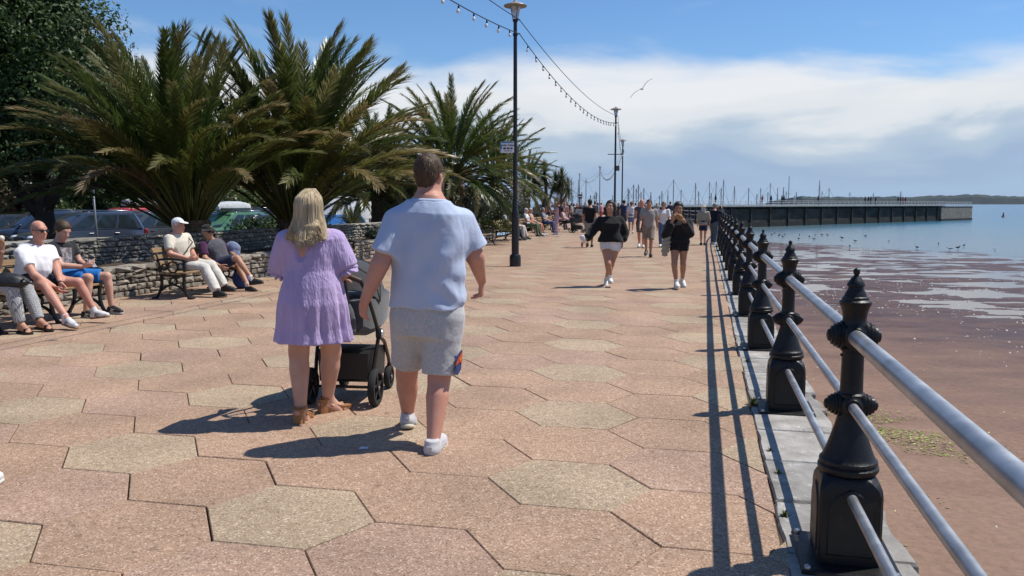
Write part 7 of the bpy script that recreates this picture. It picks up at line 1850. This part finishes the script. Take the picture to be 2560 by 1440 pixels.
# ------------------------------------------------------------------ pram
m_fab = M('charcoal pram cloth', (.030, .031, .034), .8, var=.15, scale=20, bump=.35, bscale=60, sheen=.2); m_fab2 = M('grey melange cloth', (.075, .082, .088), .85, var=.2, scale=40, bump=.3, bscale=70, sheen=.2); m_frame = M('bronze black frame', (.035, .028, .022), .35, metal=.5); m_blk = M('black pram plastic', (.016, .016, .017), .5)
def make_pram():
    yaw = math.atan2(.99, .12)
    r = empty('pram', (-1.31, 6.235, 0), 'black pram with spoked wheels and hooded carrycot pushed by the blonde woman', 'pram', None, yaw)
    def P(n, mb, mt, par=None, sm=None): return mb.build(n, mt, par or r, True, auto=sm)
    def wheel(x, y, R_, w):
        mb = MB(); prof = [(R_ - .030, -w / 2), (R_ - .008, -w / 2), (R_, -w / 4), (R_, w / 4), (R_ - .008, w / 2), (R_ - .030, w / 2)]; mb.lathe(prof, (x, y, R_), 28, (0, 1, 0), cap=False); mb.lathe([(R_ - .030, w / 2), (R_ - .030, -w / 2)], (x, y, R_), 28, (0, 1, 0), cap=False)
        wh = P('wheel', mb, m_tyre, None, 35)
        mb = MB(); 
        for k in range(5):
            a = k * 2 * PI / 5 + .3; mb.tube([(x, y, R_), (x + (R_ - .028) * math.cos(a), y, R_ + (R_ - .028) * math.sin(a))], 0, flat=(.020, w * .7, (-math.sin(a), 0, math.cos(a))))
        mb.lathe([(.03, -w * .55), (.03, w * .55)], (x, y, R_), 14, (0, 1, 0)); o = P('rim', mb, m_blk, wh); mb = MB(); mb.lathe([(.012, -w * .62), (.012, w * .62)], (x, y, R_), 10, (0, 1, 0)); P('hub', mb, m_chrome, wh)
        return wh
    for s in (-1, 1): wheel(0, s * .262, .143, .052); wheel(.62, s * .195, .098, .046)
    for s in (-1, 1):
        mb = MB(); mb.tube([(0, s * .22, .145), (.08, s * .235, .34), (.17, s * .245, .53)], .016, 8); mb.tube([(.17, s * .245, .53), (.36, s * .235, .44), (.56, s * .21, .27), (.62, s * .20, .20)], .015, 8); mb.tube([(.62, s * .198, .21), (.645, s * .198, .15), (.62, s * .198, .10)], .02, 8); P('leg', mb, m_frame, None, 40)
        mb = MB(); mb.lathe([(.042, -.02), (.046, 0), (.042, .02)], (.17, s * .25, .535), 16, (0, s, 0)); P('hinge', mb, m_blk, None, 40); mb = MB(); mb.lathe([(.030, .018), (.034, .024), (.030, .03)], (.17, s * .25, .535), 16, (0, s, 0)); P('hinge_ring', mb, m_chrome)
    mb = MB(); pts = [(.17, -.245, .535), (.02, -.245, .72), (-.13, -.24, .90), (-.20, -.22, .985), (-.235, -.15, 1.02), (-.245, 0, 1.03), (-.235, .15, 1.02), (-.20, .22, .985), (-.13, .24, .90), (.02, .245, .72), (.17, .245, .535)]
    mb.tube(pts, .015, 8); P('handle', mb, m_frame, None, 40); mb = MB(); mb.tube(pts[3:8], .020, 10); P('grip', mb, M('brown leather grip', (.075, .04, .022), .6), None, 40)
    mb = MB(); mb.tube([(0, -.25, .143), (0, .25, .143)], .012, 8); P('axle', mb, m_frame)
    # carrycot, basket
    def ringx(x, w, z0, z1): return [(x, -w * .75, z0), (x, -w * .95, z0 + .05), (x, -w, z1), (x, -w * .9, z1 + .012), (x, w * .9, z1 + .012), (x, w, z1), (x, w * .95, z0 + .05), (x, w * .75, z0)]
    mb = MB(); mb.loft([ringx(-.02, .12, .62, .80), ringx(.0, .18, .57, .81), ringx(.10, .215, .53, .81), ringx(.40, .215, .52, .80), ringx(.66, .20, .55, .81), ringx(.76, .15, .60, .82), ringx(.78, .10, .64, .82)]); P('carrycot', mb, m_fab2, None, 30)
    mb = MB()
    n = 12; rings = []
    for k in range(0, 11):      # hood: fan of ribs turning about the cot's sides
        a = R(22 + k * 13); ring = []
        for j in range(n + 1):
            b = PI * j / n; y = .222 * math.cos(b); rr = .345 * (math.sin(b) ** .62) * (1 + .012 * (k % 3 == 0)); ring.append((.30 - rr * math.cos(a) * .98, y, .775 + rr * math.sin(a) * .97))
        rings.append(ring)
    inner = [[(.30 + (p[0] - .30) * .965, p[1] * .965, .775 + (p[2] - .775) * .965) for p in rg] for rg in rings]
    mb.loft(rings, cap=False, closed=False); mb.loft(inner[::-1], cap=False, closed=False); mb.loft([rings[0], inner[0]], cap=False, closed=False); mb.loft([inner[-1], rings[-1]], cap=False, closed=False); P('hood', mb, m_fab, None, 40)
    for k in (0, 3, 6, 10): mb = MB(); mb.tube([tuple(.30 + (p[0] - .30) * 1.012 if i == 0 else p[i] for i in range(3)) for p in rings[k]], .006, 5); P('hood_rib', mb, m_blk)
    mb = MB(); mb.loft([[(x, -w, z0), (x, -w * 1.05, z1), (x, w * 1.05, z1), (x, w, z0)] for x, w, z0, z1 in ((.02, .19, .20, .40), (.06, .205, .17, .42), (.45, .205, .17, .40), (.54, .18, .20, .34))]); P('basket', mb, m_blk, None, 30)
    F = Field(.010); F.ell((-.10, .03, .70), (.075, .17, .15), None, 0); F.ell((-.10, .03, .60), (.08, .16, .08), None, .04); V, Q = F.mesh(lambda X: .010 * (2 * fbm(X * 12, 4, 3) - .85)); link('hanging_bag', mesh('hanging_bag', V, Q, m_fab2), r, True)
    mb = MB()
    for s in (-1, 1): mb.tube([(-.20, s * .13 + .03, 1.0), (-.15, s * .13 + .03, .88), (-.11, s * .12 + .03, .80)], .012, 5)
    P('bag_strap', mb, m_blk)
    return r
pram = make_pram()
pc = copy_tree(pram); pc.location = (3.25, 44.3, 0); pc.rotation_euler = (0, 0, R(-20)); tag(pc, 'dark pushchair parked in the distance in front of the notice board', 'pram')
sc_ = empty('litter', tuple(G(908, 1122)), 'scrap of pale blue litter lying in the shadow of the big man', 'litter')
mb = MB(); mb.loft([[(-.028, -.012, .002), (-.01, .012, .004), (.006, .004, .003), (.03, .014, .002), (.034, -.004, .002), (.012, -.014, .004)], [(-.02, -.008, .012), (-.008, .008, .014), (.004, .002, .008), (.024, .01, .012), (.028, -.002, .010), (.01, -.008, .016)]]); mb.build('paper', M('pale blue paper', (.55, .66, .80), .6), sc_, True)

# ------------------------------------------------------------------ yachts behind the pier
m_hull = M('white hull', (.66, .67, .68), .35, var=.05); m_mast = M('grey alloy mast', (.26, .27, .29), .45, metal=.3); m_cov = M('blue sail cover', (.03, .05, .14), .8); m_stay = M('rigging wire', (.16, .17, .18), .5)
masts = [(1500 + x / 2.415, 400 + y / 2.415) for x, y in ((157, 170), (175, 180), (187, 150), (205, 175), (222, 150), (235, 195), (268, 170), (300, 195), (345, 215), (365, 188), (405, 185), (428, 120), (490, 180), (565, 140), (595, 190), (660, 133), (667, 200), (697, 130), (715, 170), (740, 120), (800, 160), (897, 170), (942, 205), (965, 170), (995, 195), (1010, 140), (1062, 170), (1095, 165), (1118, 190), (1128, 100), (1172, 195), (1313, 125), (1335, 190), (1363, 170), (1490, 195), (1633, 200), (1795, 190), (1807, 205))]
masts += [(1360 + x / 6, 380 + y / 6) for x, y in ((233, 490), (283, 630), (365, 655), (390, 420), (447, 640), (510, 420), (572, 600), (602, 410), (667, 650), (735, 650), (772, 620), (790, 590), (1018, 650))]
masts.sort()
brng = random.Random(17)
def hull_mb(L_):
    mb = MB(); rings = []
    for t, w, zt in ((-1, .62, .95), (-.6, .9, .9), (0, 1, .92), (.5, .75, 1.0), (.85, .32, 1.1), (1, .03, 1.18)):
        hw = w * L_ * .15; rings.append([(t * L_ / 2, -hw, zt), (t * L_ / 2, -hw * .8, .1), (t * L_ / 2 * .96, 0, -.3), (t * L_ / 2, hw * .8, .1), (t * L_ / 2, hw, zt), (t * L_ / 2, 0, zt + .06)])
    mb.loft(rings); return mb
HM = {L_: hull_mb(L_).me('hull', m_hull) for L_ in (8, 10, 12)}
def cabin_mb(L_): mb = MB(); mb.box((-.03 * L_, 0, 1.2), (.36 * L_, .16 * L_, .55), bevel=.15); return mb
CM = {L_: cabin_mb(L_).me('cabin', m_hull) for L_ in (8, 10, 12)}
boats_ = []
for i, (px, py) in enumerate(masts):
    b = (px - 1280) / CAM_F; s = (b * A0.y - A0.x) / (ud.x - b * ud.y); dp_ = A0.y + ud.y * max(s, 0)
    d = max(dp_, 125) + brng.uniform(14, 60); x = b * d
    ht = CAM_H + (509.6 - py) / CAM_F * d - ZW
    L_ = 8 if ht < 9 else 10 if ht < 13 else 12
    size = 'short' if py > 478 else 'tall' if py < 462 else 'medium'
    nb = 'left of the boxed lamp post' if px < 1538 else 'over the crowd right of the lamps' if px < 1625 else 'above the women walking up' if px < 1720 else 'over the left part of the pier' if px < 1830 else 'over mid pier left of the headland' if px < 1975 else 'in front of the headland'
    r = empty('sailing_boat', (x, d, ZW), 'yacht with a %s mast %s' % (size, nb), 'sailing boat', 'yachts moored behind the pier', brng.uniform(0, 6.28))
    boats_.append([nb, size, r])
    link('hull', HM[L_], r, True); link('cabin', CM[L_], r, True)
    mb = MB(); mb.tube([(.3, 0, 1), (.3, 0, ht)], [.11, .08], 6); mb.tube([(.3, -.7, ht * .62), (.3, .7, ht * .62)], .03, 4); mb.build('mast', m_mast, r, True)
    mb = MB(); mb.tube([(.25, 0, 2.1), (-.36 * L_, 0, 2.0)], .16, 6); mb.build('boom', m_cov, r, True)
    mb = MB(); mb.tube([(.3, 0, ht * .98), (L_ * .49, 0, 1.2)], .022, 4); mb.build('forestay', m_stay, r, True)
    mb = MB(); mb.tube([(.3, 0, ht * .98), (-L_ * .48, 0, 1.1)], .022, 4); mb.build('backstay', m_stay, r, True)
cnt = {}
for nb, sz, r in boats_: cnt.setdefault((nb, sz), []).append(r)
ORD = ['leftmost', 'second from left', 'third from left', 'fourth from left', 'fifth from left', 'sixth from left', 'seventh from left', 'eighth from left', 'ninth from left', 'tenth from left', 'eleventh from left', 'twelfth from left']
for (nb, sz), l in cnt.items():
    for k, r in enumerate(l):
        if len(l) > 1: r['label'] = '%s mast, %s such %s' % ('yacht with ' + sz, ORD[min(k, 11)], nb)

# ------------------------------------------------------------------ birds, buoy
m_gw = M('gull white', (.70, .70, .69), .7); m_gg = M('gull grey', (.30, .32, .34), .7); m_gk = M('gull black', (.03, .03, .03), .7); m_gy = M('beak yellow', (.55, .33, .05), .5)
fg = empty('flying_gull', tuple(W(1605, 222, 40)), 'seagull gliding with spread wings high over the promenade', 'gull')
mb = MB(); mb.ball((0, 0, 0), (.21, .062, .06), 12, 8); mb.ball((.20, 0, .015), (.06, .045, .045), 10, 6); mb.loft([[(-.16, -.03, 0), (-.16, 0, .03), (-.16, .03, 0), (-.16, 0, -.03)], [(-.34, -.07, .0), (-.34, 0, .008), (-.34, .07, 0), (-.34, 0, -.008)]]); mb.build('body', m_gw, fg, True, smooth=True)
for s in (-1, 1):
    mb = MB(); rings = []
    for t, x, c, z in ((.04, .05, .20, .02), (.25, .10, .18, .09), (.42, .06, .15, .10), (.60, -.02, .09, .06), (.68, -.10, .02, .03)):
        rings.append([(x + c / 2, s * t, z), (x, s * t, z + .012), (x - c / 2, s * t, z - .004), (x, s * t, z - .006)])
    mb.loft(rings[:4]); w = mb.build('wing', m_gg, fg, True, smooth=True); mb = MB(); mb.loft([[(p[0], p[1] , p[2] + .001) for p in rings[3]], rings[4]]); mb.build('wing_tip', m_gk, w, True)
mb = MB(); mb.lathe([(.014, .24), (.003, .30)], (0, 0, .01), 6, (1, 0, 0)); mb.build('beak', m_gy, fg, True)
fg.rotation_euler = (R(-38), R(-8), R(70))
mb = MB(); mb.ball((0, 0, .26), (.20, .085, .09), 10, 6, Matrix.Rotation(-.2, 3, 'Y')); mb.cur = 1; mb.ball((-.08, 0, .29), (.20, .075, .05), 8, 6); mb.cur = 0; mb.ball((.18, 0, .38), (.06, .05, .055), 8, 6)
mb.tube([(.12, 0, .30), (.18, 0, .38)], .05, 6); mb.cur = 3
for s in (-1, 1): mb.tube([(0, s * .04, .2), (.01, s * .04, 0)], .010, 4)
mb.lathe([(.012, .05), (.003, .12)], (.18, 0, .38), 6, (1, 0, 0)); mb.cur = 2; mb.lathe([(.04, .12), (.012, .30)], (-.05, 0, .27), 6, (-1, 0, -.1))
gull_me = mb.me('gull', [m_gw, m_gg, m_gk, m_gy], True); crow_me = gull_me.copy(); crow_me.materials.clear()
for q in range(4): crow_me.materials.append(m_gk)
GL = [(490, 425), (513, 412), (545, 432), (555, 425), (578, 440), (598, 423), (717, 426), (797, 440), (845, 430), (900, 427), (945, 428), (835, 462), (710, 458), (1065, 455), (1173, 478), (1258, 436), (1450, 478), (1128, 525), (1680, 532), (1857, 503), (1948, 548), (2018, 538), (2065, 517), (2320, 548)]
GW = ['first from the railing', 'farthest out near the pier foot', 'second pair from the railing, nearer bird', 'second pair from the railing, farther bird', 'nearest bird of the left cluster', 'right end of the left cluster', 'below the fourth visible pile', 'alone below the middle piles', 'left of three in a row', 'middle of three in a row', 'right of three in a row', 'at the edge of the dark sand', 'small one left of the sand edge',
      'big one below the middle of the pier', 'right of the big one', 'far one below the pier', 'white one below the pier head', 'on the dark sand', 'on the sand right of centre', 'on the pale water right of centre', 'upright one on the right', 'dark one in the right pair', 'farther one in the right pair', 'rightmost white one']
for i, (x, y) in enumerate(GL):
    dark = i not in (16, 20, 23); g = G(1780 + x / 3.28, 460 + y / 3.28, ZW)
    o = link('wading_bird', crow_me if dark else gull_me); z = max(ZW + .0, float(beach_z(np.array([g[0]]), np.array([g[1]]))[0])) if g[1] < 120 and g[0] < 74 else ZW
    o.location = (g[0], g[1], z - .02); o.rotation_euler = (0, 0, brng.uniform(0, 6.28)); k = 1.25 if i in (13, 20, 21) else 1.0; k *= .72; o.scale = (k, k, k)
    tag(o, '%s bird on the wet shore, %s' % ('dark' if dark else 'white', GW[i]), 'bird', 'birds along the water line')
g = G(2508, 543, ZW)
by = empty('buoy', (g[0], g[1], ZW), 'dark red channel buoy out on the water right of the pier head', 'buoy')
mb = MB(); mb.lathe([(.75, -.3), (.95, 0), (.95, .35), (.55, .6), (.28, 1.9), (.2, 2.0)], n=14); mb.build('float', M('buoy red', (.16, .025, .02), .5), by, True); mb = MB(); mb.lathe([(.2, 2.0), (.34, 2.1), (.3, 2.5), (.05, 2.75)], n=12); mb.build('topmark', M('buoy dark', (.05, .02, .02), .5), by, True); by.scale = (.55, .55, .55)
# ------------------------------------------------------------------ sea air between here and the headland
hz = bpy.data.materials.new('haze'); hz.use_nodes = True; hn = hz.node_tree; hn.nodes.clear()
pv = hn.nodes.new('ShaderNodeVolumePrincipled'); pv.inputs['Color'].default_value = (.62, .78, .95, 1); pv.inputs['Density'].default_value = 1.7e-5; pv.inputs['Anisotropy'].default_value = .2
ho_ = hn.nodes.new('ShaderNodeOutputMaterial'); hn.links.new(pv.outputs[0], ho_.inputs['Volume'])
mb = MB(); mb.box((0, 0, 45), (30000, 30000, 100)); tag(mb.build('haze', hz), kind='stuff')
